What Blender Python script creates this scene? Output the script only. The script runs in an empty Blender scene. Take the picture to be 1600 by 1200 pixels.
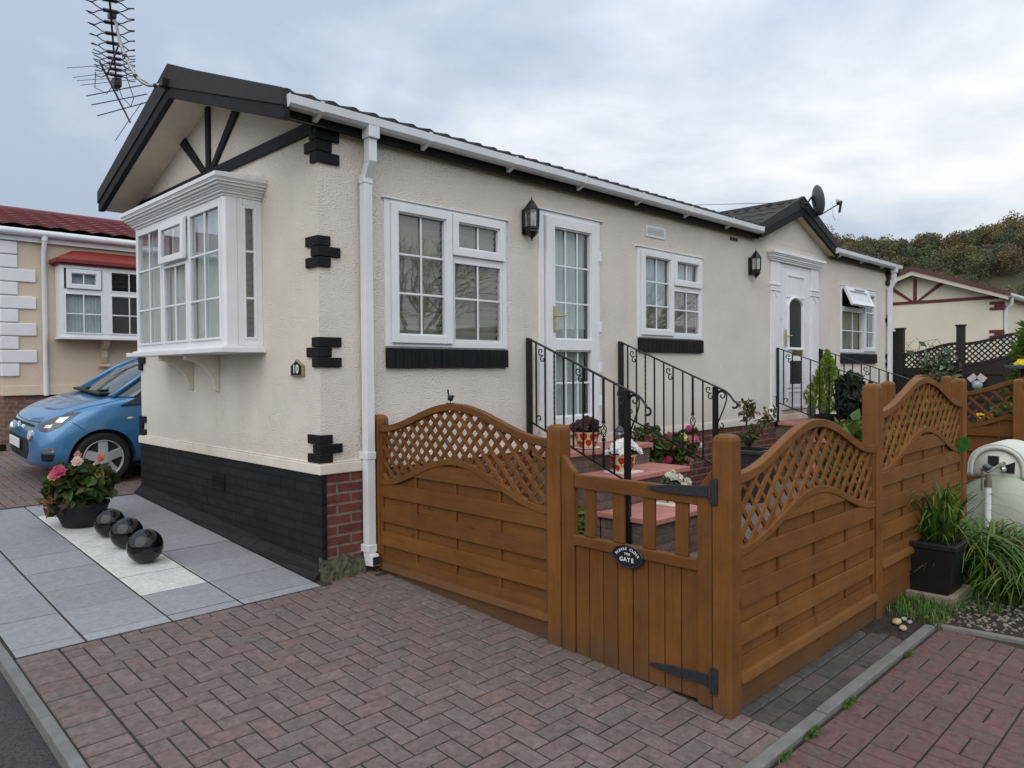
import bpy, bmesh, math, random
import numpy as np
from mathutils import Vector, Matrix
R = math.radians
random.seed(7)
rng = np.random.default_rng(11)
scene = bpy.context.scene
COL = scene.collection

# ------------------------------------------------------------------ materials
def nt(name):
    m = bpy.data.materials.new(name); m.use_nodes = True
    n = m.node_tree.nodes; l = m.node_tree.links
    b = n['Principled BSDF']
    return m, n, l, b

def node(n, t, **k):
    x = n.new(t)
    for a, v in k.items():
        if a in x.inputs.keys(): x.inputs[a].default_value = v
        else: setattr(x, a, v)
    return x

def ramp(n, stops):
    r = n.new('ShaderNodeValToRGB'); e = r.color_ramp.elements
    while len(e) < len(stops): e.new(.5)
    for i, (p, c) in enumerate(stops):
        e[i].position = p; e[i].color = (c[0], c[1], c[2], 1) if not isinstance(c, (int, float)) else (c, c, c, 1)
    return r

def c4(c): return (c[0], c[1], c[2], 1)

def mat(name, base, rough=.6, var=.15, vs=3.0, bump=0.0, bs=60.0, bdist=.01, metal=0.0, scale=(1, 1, 1), spec=.5, coat=0.0, dirt=0.0, dirtcol=(.05, .045, .035), detail=5, attr=False, sheen=0):
    m, n, l, b = nt(name)
    tc = n.new('ShaderNodeTexCoord')
    mp = node(n, 'ShaderNodeMapping'); mp.inputs['Scale'].default_value = scale
    l.new(tc.outputs['Object'], mp.inputs['Vector'])
    nz = node(n, 'ShaderNodeTexNoise', Scale=vs, Detail=detail, Roughness=.6); l.new(mp.outputs[0], nz.inputs['Vector'])
    rp = ramp(n, [(.3, 1 - var), (.7, 1 + var)]); l.new(nz.outputs['Fac'], rp.inputs[0])
    mx = node(n, 'ShaderNodeMix', data_type='RGBA', blend_type='MULTIPLY'); mx.inputs[0].default_value = 1
    if attr:
        at = n.new('ShaderNodeAttribute'); at.attribute_name = 'Col'; l.new(at.outputs['Color'], mx.inputs[6])
    else: mx.inputs[6].default_value = c4(base)
    l.new(rp.outputs[0], mx.inputs[7])
    out = mx.outputs[2]
    if dirt > 0:
        nd = node(n, 'ShaderNodeTexNoise', Scale=vs * .35, Detail=7, Roughness=.7); l.new(tc.outputs['Object'], nd.inputs['Vector'])
        rd = ramp(n, [(.45, 0), (.72, dirt)]); l.new(nd.outputs['Fac'], rd.inputs[0])
        m2 = node(n, 'ShaderNodeMix', data_type='RGBA'); l.new(rd.outputs[0], m2.inputs[0]); l.new(out, m2.inputs[6]); m2.inputs[7].default_value = c4(dirtcol)
        out = m2.outputs[2]
    l.new(out, b.inputs['Base Color'])
    b.inputs['Roughness'].default_value = rough; b.inputs['Metallic'].default_value = metal
    b.inputs['Specular IOR Level'].default_value = spec; b.inputs['Coat Weight'].default_value = coat
    if bump > 0:
        nb = node(n, 'ShaderNodeTexNoise', Scale=bs, Detail=4, Roughness=.6); l.new(mp.outputs[0], nb.inputs['Vector'])
        bp = node(n, 'ShaderNodeBump', Strength=bump, Distance=bdist); l.new(nb.outputs['Fac'], bp.inputs['Height']); l.new(bp.outputs[0], b.inputs['Normal'])
    return m

def stucco(name, base, amt=.6):
    m, n, l, b = nt(name)
    tc = n.new('ShaderNodeTexCoord')
    # dabbed render: sparse raised flecks on a softly uneven coat
    mp = node(n, 'ShaderNodeMapping'); mp.inputs['Scale'].default_value = (1, 1, 1.7); l.new(tc.outputs['Object'], mp.inputs['Vector'])
    n1 = node(n, 'ShaderNodeTexNoise', Scale=66, Detail=1.5, Roughness=.5, Distortion=.0); l.new(mp.outputs[0], n1.inputs['Vector'])
    nl = node(n, 'ShaderNodeTexNoise', Scale=2.6, Detail=4); l.new(tc.outputs['Object'], nl.inputs['Vector'])
    sm_ = node(n, 'ShaderNodeMath', operation='MULTIPLY_ADD'); l.new(nl.outputs['Fac'], sm_.inputs[0]); sm_.inputs[1].default_value = .28; l.new(n1.outputs['Fac'], sm_.inputs[2])
    r1 = ramp(n, [(.60, 0), (.76, .35), (.95, 1)]); l.new(sm_.outputs[0], r1.inputs[0])
    n2 = node(n, 'ShaderNodeTexNoise', Scale=75, Detail=3); l.new(tc.outputs['Object'], n2.inputs['Vector'])
    ad = node(n, 'ShaderNodeMath', operation='MULTIPLY_ADD'); l.new(n2.outputs['Fac'], ad.inputs[0]); ad.inputs[1].default_value = .22; l.new(r1.outputs[0], ad.inputs[2])
    bp = node(n, 'ShaderNodeBump', Strength=amt, Distance=.011); l.new(ad.outputs[0], bp.inputs['Height']); l.new(bp.outputs[0], b.inputs['Normal'])
    n3 = node(n, 'ShaderNodeTexNoise', Scale=1.1, Detail=8, Roughness=.7); l.new(tc.outputs['Object'], n3.inputs['Vector'])
    r3 = ramp(n, [(.3, [x * .92 for x in base]), (.55, base), (.8, [min(1, x * 1.05) for x in base])]); l.new(n3.outputs['Fac'], r3.inputs[0])
    # rain streaking, stretched downwards
    m4 = node(n, 'ShaderNodeMapping'); m4.inputs['Scale'].default_value = (9, 9, .5); l.new(tc.outputs['Object'], m4.inputs['Vector'])
    n4 = node(n, 'ShaderNodeTexNoise', Scale=1, Detail=5); l.new(m4.outputs[0], n4.inputs['Vector'])
    r4 = ramp(n, [(.55, 1), (.9, .95)]); l.new(n4.outputs['Fac'], r4.inputs[0])
    mx = node(n, 'ShaderNodeMix', data_type='RGBA', blend_type='MULTIPLY'); mx.inputs[0].default_value = 1
    l.new(r3.outputs[0], mx.inputs[6]); l.new(r4.outputs[0], mx.inputs[7])
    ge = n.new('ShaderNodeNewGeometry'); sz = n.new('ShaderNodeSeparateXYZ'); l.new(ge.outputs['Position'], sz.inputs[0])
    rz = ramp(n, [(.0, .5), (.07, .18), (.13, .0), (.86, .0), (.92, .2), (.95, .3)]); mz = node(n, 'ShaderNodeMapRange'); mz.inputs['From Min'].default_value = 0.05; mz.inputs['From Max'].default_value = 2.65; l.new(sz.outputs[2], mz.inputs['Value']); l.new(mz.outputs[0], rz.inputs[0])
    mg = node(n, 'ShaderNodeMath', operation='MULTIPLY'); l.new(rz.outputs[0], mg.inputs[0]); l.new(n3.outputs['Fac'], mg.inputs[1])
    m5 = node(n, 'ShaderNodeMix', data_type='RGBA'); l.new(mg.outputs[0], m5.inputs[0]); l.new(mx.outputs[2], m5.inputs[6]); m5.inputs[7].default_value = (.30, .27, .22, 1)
    l.new(m5.outputs[2], b.inputs['Base Color']); b.inputs['Roughness'].default_value = .85; b.inputs['Specular IOR Level'].default_value = .25
    return m

def brickmat(name, c1, c2, mortar, bw=.225, rh=.075, ms=.010, bump=.5, rough=.85, squash=1.0, dirt=.4, voff=0.0, uoff=0.0):
    m, n, l, b = nt(name)
    tc = n.new('ShaderNodeTexCoord')
    sp = n.new('ShaderNodeSeparateXYZ'); l.new(tc.outputs['Object'], sp.inputs[0])
    ad = node(n, 'ShaderNodeMath', operation='ADD'); l.new(sp.outputs[0], ad.inputs[0]); l.new(sp.outputs[1], ad.inputs[1])
    a2 = node(n, 'ShaderNodeMath', operation='ADD'); l.new(ad.outputs[0], a2.inputs[0]); a2.inputs[1].default_value = uoff + 50 * bw
    z2 = node(n, 'ShaderNodeMath', operation='ADD'); l.new(sp.outputs[2], z2.inputs[0]); z2.inputs[1].default_value = voff + 50 * rh
    cb = n.new('ShaderNodeCombineXYZ'); l.new(a2.outputs[0], cb.inputs[0]); l.new(z2.outputs[0], cb.inputs[1])
    wob = node(n, 'ShaderNodeTexNoise', Scale=9, Detail=3); l.new(tc.outputs['Object'], wob.inputs['Vector'])
    wv = node(n, 'ShaderNodeVectorMath', operation='SCALE'); l.new(wob.outputs['Color'], wv.inputs[0]); wv.inputs['Scale'].default_value = .012
    av = node(n, 'ShaderNodeVectorMath', operation='ADD'); l.new(cb.outputs[0], av.inputs[0]); l.new(wv.outputs[0], av.inputs[1])
    br = n.new('ShaderNodeTexBrick'); br.inputs['Scale'].default_value = 1
    br.inputs['Brick Width'].default_value = bw; br.inputs['Row Height'].default_value = rh; br.inputs['Mortar Size'].default_value = ms; br.inputs['Mortar Smooth'].default_value = .25
    br.inputs['Color1'].default_value = c4(c1); br.inputs['Color2'].default_value = c4(c2); br.inputs['Mortar'].default_value = c4(mortar)
    l.new(av.outputs[0], br.inputs['Vector'])
    nz = node(n, 'ShaderNodeTexNoise', Scale=14, Detail=8, Roughness=.7); l.new(tc.outputs['Object'], nz.inputs['Vector'])
    rp = ramp(n, [(.3, .65), (.7, 1.3)]); l.new(nz.outputs['Fac'], rp.inputs[0])
    mx = node(n, 'ShaderNodeMix', data_type='RGBA', blend_type='MULTIPLY'); mx.inputs[0].default_value = 1
    l.new(br.outputs['Color'], mx.inputs[6]); l.new(rp.outputs[0], mx.inputs[7]); l.new(mx.outputs[2], b.inputs['Base Color'])
    iv = node(n, 'ShaderNodeMath', operation='SUBTRACT'); iv.inputs[0].default_value = 1; l.new(br.outputs['Fac'], iv.inputs[1])
    ma = node(n, 'ShaderNodeMath', operation='MULTIPLY_ADD'); l.new(nz.outputs['Fac'], ma.inputs[0]); ma.inputs[1].default_value = .35; l.new(iv.outputs[0], ma.inputs[2])
    bp = node(n, 'ShaderNodeBump', Strength=bump, Distance=.01); l.new(ma.outputs[0], bp.inputs['Height']); l.new(bp.outputs[0], b.inputs['Normal'])
    b.inputs['Roughness'].default_value = rough; b.inputs['Specular IOR Level'].default_value = .3
    return m

def glassmat(name, tint=(.9, .95, .95), refl=.015, rough=0.012, wav=.004):
    m, n, l, b = nt(name); n.remove(b); out = n['Material Output']
    t = node(n, 'ShaderNodeBsdfTransparent'); t.inputs[0].default_value = c4(tint)
    g = node(n, 'ShaderNodeBsdfGlossy'); g.inputs['Roughness'].default_value = rough; g.inputs['Color'].default_value = (.95, .97, 1, 1)
    ge = n.new('ShaderNodeNewGeometry'); dt = node(n, 'ShaderNodeVectorMath', operation='DOT_PRODUCT'); l.new(ge.outputs['Incoming'], dt.inputs[0]); l.new(ge.outputs['Normal'], dt.inputs[1])
    ab = node(n, 'ShaderNodeMath', operation='ABSOLUTE'); l.new(dt.outputs['Value'], ab.inputs[0]); om = node(n, 'ShaderNodeMath', operation='SUBTRACT'); om.inputs[0].default_value = 1; l.new(ab.outputs[0], om.inputs[1])
    pw = node(n, 'ShaderNodeMath', operation='POWER'); l.new(om.outputs[0], pw.inputs[0]); pw.inputs[1].default_value = 5; lw = node(n, 'ShaderNodeMath', operation='MULTIPLY_ADD'); l.new(pw.outputs[0], lw.inputs[0]); lw.inputs[1].default_value = .95; lw.inputs[2].default_value = .045
    tc = n.new('ShaderNodeTexCoord'); nz = node(n, 'ShaderNodeTexNoise', Scale=2.2, Detail=2); l.new(tc.outputs['Object'], nz.inputs['Vector'])
    bp = node(n, 'ShaderNodeBump', Strength=.25, Distance=wav); l.new(nz.outputs['Fac'], bp.inputs['Height']); l.new(bp.outputs[0], g.inputs['Normal'])
    ma = node(n, 'ShaderNodeMath', operation='MULTIPLY_ADD'); l.new(lw.outputs[0], ma.inputs[0]); ma.inputs[1].default_value = 2.4; ma.inputs[2].default_value = refl; ma.use_clamp = True
    mx = n.new('ShaderNodeMixShader'); l.new(ma.outputs[0], mx.inputs[0]); l.new(t.outputs[0], mx.inputs[1]); l.new(g.outputs[0], mx.inputs[2]); l.new(mx.outputs[0], out.inputs[0])
    return m

def wood(name, base, along):
    # stained softwood: grain stretched along axis 0/1/2, knots, wear
    m, n, l, b = nt(name)
    tc = n.new('ShaderNodeTexCoord'); sc = [34, 34, 34]; sc[along] = 2.2
    mp = node(n, 'ShaderNodeMapping'); mp.inputs['Scale'].default_value = sc; l.new(tc.outputs['Object'], mp.inputs['Vector'])
    g = node(n, 'ShaderNodeTexNoise', Scale=1, Detail=6, Roughness=.65, Distortion=.6); l.new(mp.outputs[0], g.inputs['Vector'])
    r1 = ramp(n, [(.25, [x * .74 for x in base]), (.5, base), (.78, [x * 1.16 for x in base])]); l.new(g.outputs['Fac'], r1.inputs[0])
    w = node(n, 'ShaderNodeTexNoise', Scale=2.3, Detail=6, Roughness=.7); l.new(tc.outputs['Object'], w.inputs['Vector'])
    r2 = ramp(n, [(.3, (.72, .66, .6)), (.55, (1, 1, 1)), (.75, (1.16, 1.12, 1.1))]); l.new(w.outputs['Fac'], r2.inputs[0])
    mx = node(n, 'ShaderNodeMix', data_type='RGBA', blend_type='MULTIPLY'); mx.inputs[0].default_value = 1; l.new(r1.outputs[0], mx.inputs[6]); l.new(r2.outputs[0], mx.inputs[7])
    vo = node(n, 'ShaderNodeTexVoronoi', Scale=1); k = [7, 7, 7]; k[along] = 3.0
    m3 = node(n, 'ShaderNodeMapping'); m3.inputs['Scale'].default_value = k; l.new(tc.outputs['Object'], m3.inputs['Vector']); l.new(m3.outputs[0], vo.inputs['Vector'])
    r3 = ramp(n, [(.04, (.42, .34, .28)), (.11, (1, 1, 1))]); l.new(vo.outputs['Distance'], r3.inputs[0])
    m4 = node(n, 'ShaderNodeMix', data_type='RGBA', blend_type='MULTIPLY'); m4.inputs[0].default_value = .8; l.new(mx.outputs[2], m4.inputs[6]); l.new(r3.outputs[0], m4.inputs[7])
    ge = n.new('ShaderNodeNewGeometry'); sz = n.new('ShaderNodeSeparateXYZ'); l.new(ge.outputs['Position'], sz.inputs[0])
    hy = node(n, 'ShaderNodeMath', operation='MULTIPLY_ADD'); l.new(sz.outputs[1], hy.inputs[0]); hy.inputs[1].default_value = -.058; l.new(sz.outputs[2], hy.inputs[2])
    nd = node(n, 'ShaderNodeTexNoise', Scale=7, Detail=6, Roughness=.7); l.new(tc.outputs['Object'], nd.inputs['Vector'])
    ha = node(n, 'ShaderNodeMath', operation='MULTIPLY_ADD'); l.new(nd.outputs['Fac'], ha.inputs[0]); ha.inputs[1].default_value = -.30; l.new(hy.outputs[0], ha.inputs[2])
    rd = ramp(n, [(.0, .62), (1, 0)]); mz = node(n, 'ShaderNodeMapRange'); mz.inputs['From Min'].default_value = -.90; mz.inputs['From Max'].default_value = -.70; l.new(ha.outputs[0], mz.inputs['Value']); l.new(mz.outputs[0], rd.inputs[0])
    ri = ramp(n, [(0, (.80, .78, .76)), (.5, (1, 1, 1)), (1, (1.16, 1.17, 1.2))]); l.new(ge.outputs['Random Per Island'], ri.inputs[0])
    m7 = node(n, 'ShaderNodeMix', data_type='RGBA', blend_type='MULTIPLY'); m7.inputs[0].default_value = 1; l.new(m4.outputs[2], m7.inputs[6]); l.new(ri.outputs[0], m7.inputs[7])
    m6 = node(n, 'ShaderNodeMix', data_type='RGBA'); l.new(rd.outputs[0], m6.inputs[0]); l.new(m7.outputs[2], m6.inputs[6]); m6.inputs[7].default_value = (.075, .055, .035, 1)
    l.new(m6.outputs[2], b.inputs['Base Color']); b.inputs['Roughness'].default_value = .62; b.inputs['Specular IOR Level'].default_value = .3
    bp = node(n, 'ShaderNodeBump', Strength=.35, Distance=.004); l.new(g.outputs['Fac'], bp.inputs['Height']); l.new(bp.outputs[0], b.inputs['Normal'])
    return m

def leafmat(name, rough=.5, trans=.25, gloss=.35):
    m, n, l, b = nt(name)
    at = n.new('ShaderNodeAttribute'); at.attribute_name = 'Col'
    tc = n.new('ShaderNodeTexCoord'); nz = node(n, 'ShaderNodeTexNoise', Scale=26, Detail=3); l.new(tc.outputs['Object'], nz.inputs['Vector'])
    rp = ramp(n, [(.3, .7), (.7, 1.25)]); l.new(nz.outputs['Fac'], rp.inputs[0])
    mx = node(n, 'ShaderNodeMix', data_type='RGBA', blend_type='MULTIPLY'); mx.inputs[0].default_value = 1; l.new(at.outputs['Color'], mx.inputs[6]); l.new(rp.outputs[0], mx.inputs[7])
    l.new(mx.outputs[2], b.inputs['Base Color']); b.inputs['Roughness'].default_value = rough; b.inputs['Specular IOR Level'].default_value = gloss
    tr = n.new('ShaderNodeBsdfTranslucent'); l.new(mx.outputs[2], tr.inputs[0])
    ms = n.new('ShaderNodeMixShader'); ms.inputs[0].default_value = trans
    l.new(b.outputs[0], ms.inputs[1]); l.new(tr.outputs[0], ms.inputs[2]); l.new(ms.outputs[0], n['Material Output'].inputs[0])
    return m

M = {}
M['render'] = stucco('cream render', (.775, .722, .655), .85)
M['render_peach'] = stucco('peach render', (.68, .57, .455), .4)
M['render_far'] = stucco('cream render far', (.72, .67, .555), .3)
M['cream'] = mat('cream paint', (.72, .67, .59), .6, .08, 5, .15, 50, dirt=.35, dirtcol=(.35, .3, .24))
M['soffit'] = mat('soffit board', (.55, .47, .36), .7, .1, 4, .1, 50)
M['upvc'] = mat('white upvc', (.79, .81, .84), .3, .04, 4, spec=.5, dirt=.22, dirtcol=(.50, .49, .46))
M['pipe'] = mat('white pipe', (.74, .77, .82), .35, .06, 3, dirt=.3, dirtcol=(.45, .44, .42))
M['black'] = mat('black paint', (.0060, .0060, .0072), .62, .4, 12, .5, 60, spec=.25, dirt=.5, dirtcol=(.022, .021, .020))
M['blackbrick'] = brickmat('black painted brick', (.0075, .008, .0095), (.012, .0125, .015), (.006, .006, .007), bump=1.0, rough=.66)
M['brick'] = brickmat('red brick', (.165, .048, .037), (.115, .038, .033), (.17, .145, .115))
M['brick_old'] = brickmat('buff brick', (.26, .12, .075), (.17, .09, .07), (.2, .18, .15), rh=.07)
M['stepbrick'] = brickmat('step brick', (.20, .13, .10), (.13, .10, .085), (.12, .11, .1), rh=.072, bump=.8)
M['charcoal'] = mat('charcoal verge', (.016, .017, .018), .7, .2, 9, .3, 40)
M['tile'] = mat('dark roof tile', (.024, .019, .020), .75, .3, 7, .5, 120, dirt=.4, dirtcol=(.06, .06, .05))
M['tile_red'] = mat('red roof tile', (.125, .017, .019), .6, .25, 7, .4, 90)
M['tile_brown'] = mat('brown roof tile', (.11, .045, .035), .7, .25, 7, .3, 90)
M['red'] = mat('red paint', (.20, .022, .017), .5, .2, 7)
M['maroon'] = mat('maroon paint', (.115, .012, .020), .6, .2, 7)
M['iron'] = mat('wrought iron', (.004, .004, .0045), .42, .3, 20, .2, 90)
M['galv'] = mat('galvanised', (.32, .32, .34), .42, .3, 20, metal=.7)
M['brass'] = mat('brass', (.62, .45, .16), .25, .15, 20, metal=1)
M['glass'] = glassmat('window glass')
M['glass_dark'] = glassmat('dark glass', (.35, .38, .4), .02)
M['lampglass'] = glassmat('lantern glass', (.85, .86, .85), .02, .05)
M['wood_x'] = wood('stained wood along x', (.202, .083, .0185), 0)
M['wood_y'] = wood('stained wood along y', (.166, .066, .0135), 1)
M['wood_z'] = wood('stained wood upright', (.172, .0685, .0140), 2)
M['wood_dark'] = mat('dark stained wood', (.013, .009, .0085), .65, .3, 9, .3, 70, scale=(1, 1, 6))
M['tread'] = mat('pink paving tile', (.46, .20, .165), .75, .14, 8, .3, 70, dirt=.35, dirtcol=(.25, .14, .12))
M['paver'] = mat('block paver', (.3, .2, .18), .85, .34, 30, .7, 190, .004, attr=True, dirt=.7, dirtcol=(.10, .090, .078), detail=10)
M['slab'] = mat('paving slab', (.3, .32, .36), .8, .15, 34, .5, 210, .003, attr=True, dirt=.3, dirtcol=(.17, .165, .15), detail=12)
M['joint'] = mat('joint sand', (.032, .027, .023), .95, .35, 30, .5, 160)
M['mossjoint'] = mat('mossy joint', (.028, .028, .018), .95, .4, 18, .5, 160, dirt=.6, dirtcol=(.03, .045, .012))
M['concrete'] = mat('concrete', (.17, .17, .16), .9, .2, 9, .4, 130, dirt=.5, dirtcol=(.12, .12, .10))
M['yard'] = mat('yard concrete', (.15, .14, .14), .9, .3, 6, .4, 120, dirt=.4, dirtcol=(.1, .1, .09))
M['asphalt'] = mat('asphalt', (.048, .048, .05), .9, .75, 95, 1.0, 130, dirt=.35, dirtcol=(.085, .08, .07))
M['yellow'] = mat('yellow road paint', (.55, .36, .06), .8, .3, 22, .3, 140)
M['earth'] = mat('soil', (.035, .028, .02), 1, .5, 24, 1, 60, .03)
M['ground'] = mat('terrain', (.06, .075, .03), 1, .4, .5, .4, 8, .05)
M['stone'] = mat('stone', (.33, .29, .22), .9, .4, 20, .5, 60)
M['moss'] = mat('mossy concrete', (.10, .095, .06), .95, .5, 11, 1, 55, .02, dirt=.7, dirtcol=(.03, .04, .012))
M['leaf'] = leafmat('foliage')
M['petal'] = leafmat('petals', .6, .35, .2)
M['bark'] = mat('bark', (.06, .045, .032), .95, .4, 14, .8, 40, scale=(1, 1, .3))
M['gloss_black'] = mat('polished black stone', (.003, .003, .004), .025, .2, 4, spec=.55)
M['plastic'] = mat('black plastic', (.006, .006, .0065), .5, .3, 8, .15, 60)
M['dark'] = mat('dark interior', (.012, .012, .013), .9, .1, 4)
M['white'] = mat('white paint', (.75, .75, .73), .5, .06, 6)
M['slate_pot'] = mat('dark grey planter', (.035, .038, .04), .5, .2, 9)
M['tank'] = mat('pale green tank', (.39, .43, .34), .45, .14, 3, .1, 60, dirt=.35, dirtcol=(.26, .29, .2))
M['hood'] = mat('tank hood', (.58, .60, .55), .5, .1, 3, dirt=.3, dirtcol=(.45, .44, .36))
M['statue'] = mat('stone ornament', (.20, .20, .19), .9, .3, 20, .4, 60)
# ------------------------------------------------------------------ mesh builder
class MB:
    def __init__(s, T=None): s.v = []; s.f = []; s.c = []; s.T = T or Matrix(); s.col = (1, 1, 1)
    def add(s, vs, fs):
        o = len(s.v)
        for p in vs: s.v.append(tuple(s.T @ Vector(p)))
        flip = s.T.determinant() < 0
        for f in fs:
            t = [o + i for i in f]
            if flip: t.reverse()
            s.f.append(t); s.c.append(s.col)
    def box(s, x0, x1, y0, y1, z0, z1):
        if x0 > x1: x0, x1 = x1, x0
        if y0 > y1: y0, y1 = y1, y0
        if z0 > z1: z0, z1 = z1, z0
        s.add([(x0, y0, z0), (x1, y0, z0), (x1, y1, z0), (x0, y1, z0), (x0, y0, z1), (x1, y0, z1), (x1, y1, z1), (x0, y1, z1)],
              [(0, 3, 2, 1), (4, 5, 6, 7), (0, 1, 5, 4), (1, 2, 6, 5), (2, 3, 7, 6), (3, 0, 4, 7)]); return s
    def hexa(s, b, t):   # 4 bottom pts ccw, 4 top pts
        s.add(list(b) + list(t), [(0, 3, 2, 1), (4, 5, 6, 7), (0, 1, 5, 4), (1, 2, 6, 5), (2, 3, 7, 6), (3, 0, 4, 7)]); return s
    def bar(s, p, q, w, h, up=(0, 0, 1)):
        p = Vector(p); q = Vector(q); d = (q - p).normalized(); up = Vector(up)
        a = d.cross(up)
        if a.length < 1e-4: a = d.cross(Vector((1, 0, 0)))
        a.normalize(); b = a.cross(d); a *= w / 2; b *= h / 2
        s.hexa([p - a - b, p + a - b, p + a + b, p - a + b], [q - a - b, q + a - b, q + a + b, q - a + b]); return s
    def tube(s, pts, r, n=8, caps=True):
        pts = [Vector(p) for p in pts]; k = len(pts); rr = r if isinstance(r, (list, tuple)) else [r] * k
        vs = []; prev = None
        for i, p in enumerate(pts):
            d = (pts[min(i + 1, k - 1)] - pts[max(i - 1, 0)])
            d = d.normalized() if d.length > 1e-9 else Vector((0, 0, 1))
            if prev is None:
                a = d.cross(Vector((0, 0, 1)))
                if a.length < .05: a = d.cross(Vector((1, 0, 0)))
            else: a = prev - d * prev.dot(d)
            a.normalize(); prev = a; b = d.cross(a)
            for j in range(n):
                t = 2 * math.pi * j / n; vs.append(p + (a * math.cos(t) + b * math.sin(t)) * rr[i])
        fs = [(i * n + j, i * n + (j + 1) % n, (i + 1) * n + (j + 1) % n, (i + 1) * n + j) for i in range(k - 1) for j in range(n)]
        if caps: fs += [tuple(range(n))[::-1], tuple(range((k - 1) * n, k * n))]
        s.add(vs, fs); return s
    def lathe(s, prof, n=24, c=(0, 0, 0), sq=False, rot=0):
        # prof: list of (r,z)
        vs = []
        for r, z in prof:
            for j in range(n):
                t = 2 * math.pi * j / n + rot; vs.append((c[0] + r * math.cos(t), c[1] + r * math.sin(t), c[2] + z))
        k = len(prof)
        fs = [(i * n + j, i * n + (j + 1) % n, (i + 1) * n + (j + 1) % n, (i + 1) * n + j) for i in range(k - 1) for j in range(n)]
        if prof[0][0] > 1e-5: fs.append(tuple(range(n))[::-1])
        if prof[-1][0] > 1e-5: fs.append(tuple(range((k - 1) * n, k * n)))
        s.add(vs, fs); return s
    def prism(s, poly, d0, d1, plane='yz'):
        # extrude polygon given in a plane, along the remaining axis
        def P(a, b, d): return {'yz': (d, a, b), 'xz': (a, d, b), 'xy': (a, b, d)}[plane]
        n = len(poly); vs = [P(a, b, d0) for a, b in poly] + [P(a, b, d1) for a, b in poly]
        s.add(vs, [tuple(range(n))[::-1], tuple(range(n, 2 * n))] + [(i, (i + 1) % n, n + (i + 1) % n, n + i) for i in range(n)]); return s
    def ring(s, u0, u1, v0, v1, wd, w0, w1):
        # rectangular frame in local (u,w,v): drawn as x=u, y=w, z=v
        s.box(u0, u0 + wd, w0, w1, v0, v1); s.box(u1 - wd, u1, w0, w1, v0, v1)
        s.box(u0 + wd, u1 - wd, w0, w1, v0, v0 + wd); s.box(u0 + wd, u1 - wd, w0, w1, v1 - wd, v1); return s
    def sphere(s, c, r, n=16, m=10, sc=(1, 1, 1)):
        prof = [(math.sin(math.pi * i / m), -math.cos(math.pi * i / m)) for i in range(m + 1)]
        vs = [(c[0], c[1], c[2] - r * sc[2])]
        for a, z in prof[1:-1]:
            for j in range(n): vs.append((c[0] + r * sc[0] * a * math.cos(2 * math.pi * j / n), c[1] + r * sc[1] * a * math.sin(2 * math.pi * j / n), c[2] + r * sc[2] * z))
        vs.append((c[0], c[1], c[2] + r * sc[2])); L = len(vs) - 1
        fs = [(0, 1 + (j + 1) % n, 1 + j) for j in range(n)]
        for i in range(m - 2):
            for j in range(n): a = 1 + i * n + j; b = 1 + i * n + (j + 1) % n; fs.append((a, b, b + n, a + n))
        o = 1 + (m - 2) * n; fs += [(o + j, o + (j + 1) % n, L) for j in range(n)]
        s.add(vs, fs); return s
    def build(s, name, m, parent=None, bevel=0, smooth=False, seg=2, fix=True, local=False):
        me = bpy.data.meshes.new(name)
        off = world_loc(parent) if (parent and not local) else Vector()
        me.from_pydata([tuple(Vector(p) - off) for p in s.v], [], s.f)
        if fix:
            bm = bmesh.new(); bm.from_mesh(me); bmesh.ops.recalc_face_normals(bm, faces=bm.faces); bm.to_mesh(me); bm.free()
        if any(c != (1, 1, 1) for c in s.c):
            at = me.color_attributes.new('Col', 'FLOAT_COLOR', 'CORNER')
            arr = np.ones((len(me.loops), 4), np.float32); i = 0
            for f, c in zip(s.f, s.c): arr[i:i + len(f), :3] = c; i += len(f)
            at.data.foreach_set('color', arr.ravel())
        o = bpy.data.objects.new(name, me); COL.objects.link(o)
        if m is not None: me.materials.append(M[m] if isinstance(m, str) else m)
        if parent is not None: o.parent = parent
        if smooth:
            me.polygons.foreach_set('use_smooth', [True] * len(me.polygons))
            if smooth != 'all':
                try: me.set_sharp_from_angle(angle=R(40))
                except Exception: pass
        if bevel:
            b = o.modifiers.new('bevel', 'BEVEL'); b.width = bevel; b.segments = seg; b.limit_method = 'ANGLE'; b.angle_limit = R(35); b.harden_normals = False
        return o

def world_loc(o):
    p = Vector()
    while o is not None: p = p + Vector(o.location); o = o.parent
    return p
def world_rot(o):
    return o.rotation_euler

def thing(name, label, cat, loc=(0, 0, 0), group=None, kind=None):
    o = bpy.data.objects.new(name, None); COL.objects.link(o); o.location = loc; o.empty_display_size = .1
    return tag(o, label, cat, group, kind)
def tag(o, label, cat, group=None, kind=None):
    if label: o['label'] = label
    if cat: o['category'] = cat
    if group: o['group'] = group
    if kind: o['kind'] = kind
    return o
def struct(o): o['kind'] = 'structure'; return o
def dup(root, loc, label=None):
    r = root.copy(); COL.objects.link(r); r.location = loc
    if label: r['label'] = label
    for ch in list(root.children):
        c = ch.copy(); COL.objects.link(c); c.parent = r
        for g in list(ch.children):
            d = g.copy(); COL.objects.link(d); d.parent = c
    return r

# local wall frames: x=u (right, seen from outside), y=w (outwards), z=v
def TY(y=0): return Matrix(((1, 0, 0, 0), (0, -1, 0, y), (0, 0, 1, 0), (0, 0, 0, 1)))           # wall facing -Y
def TX(x=0): return Matrix(((0, -1, 0, x), (-1, 0, 0, 0), (0, 0, 1, 0), (0, 0, 0, 1)))          # wall facing -X, u = -Y

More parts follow.
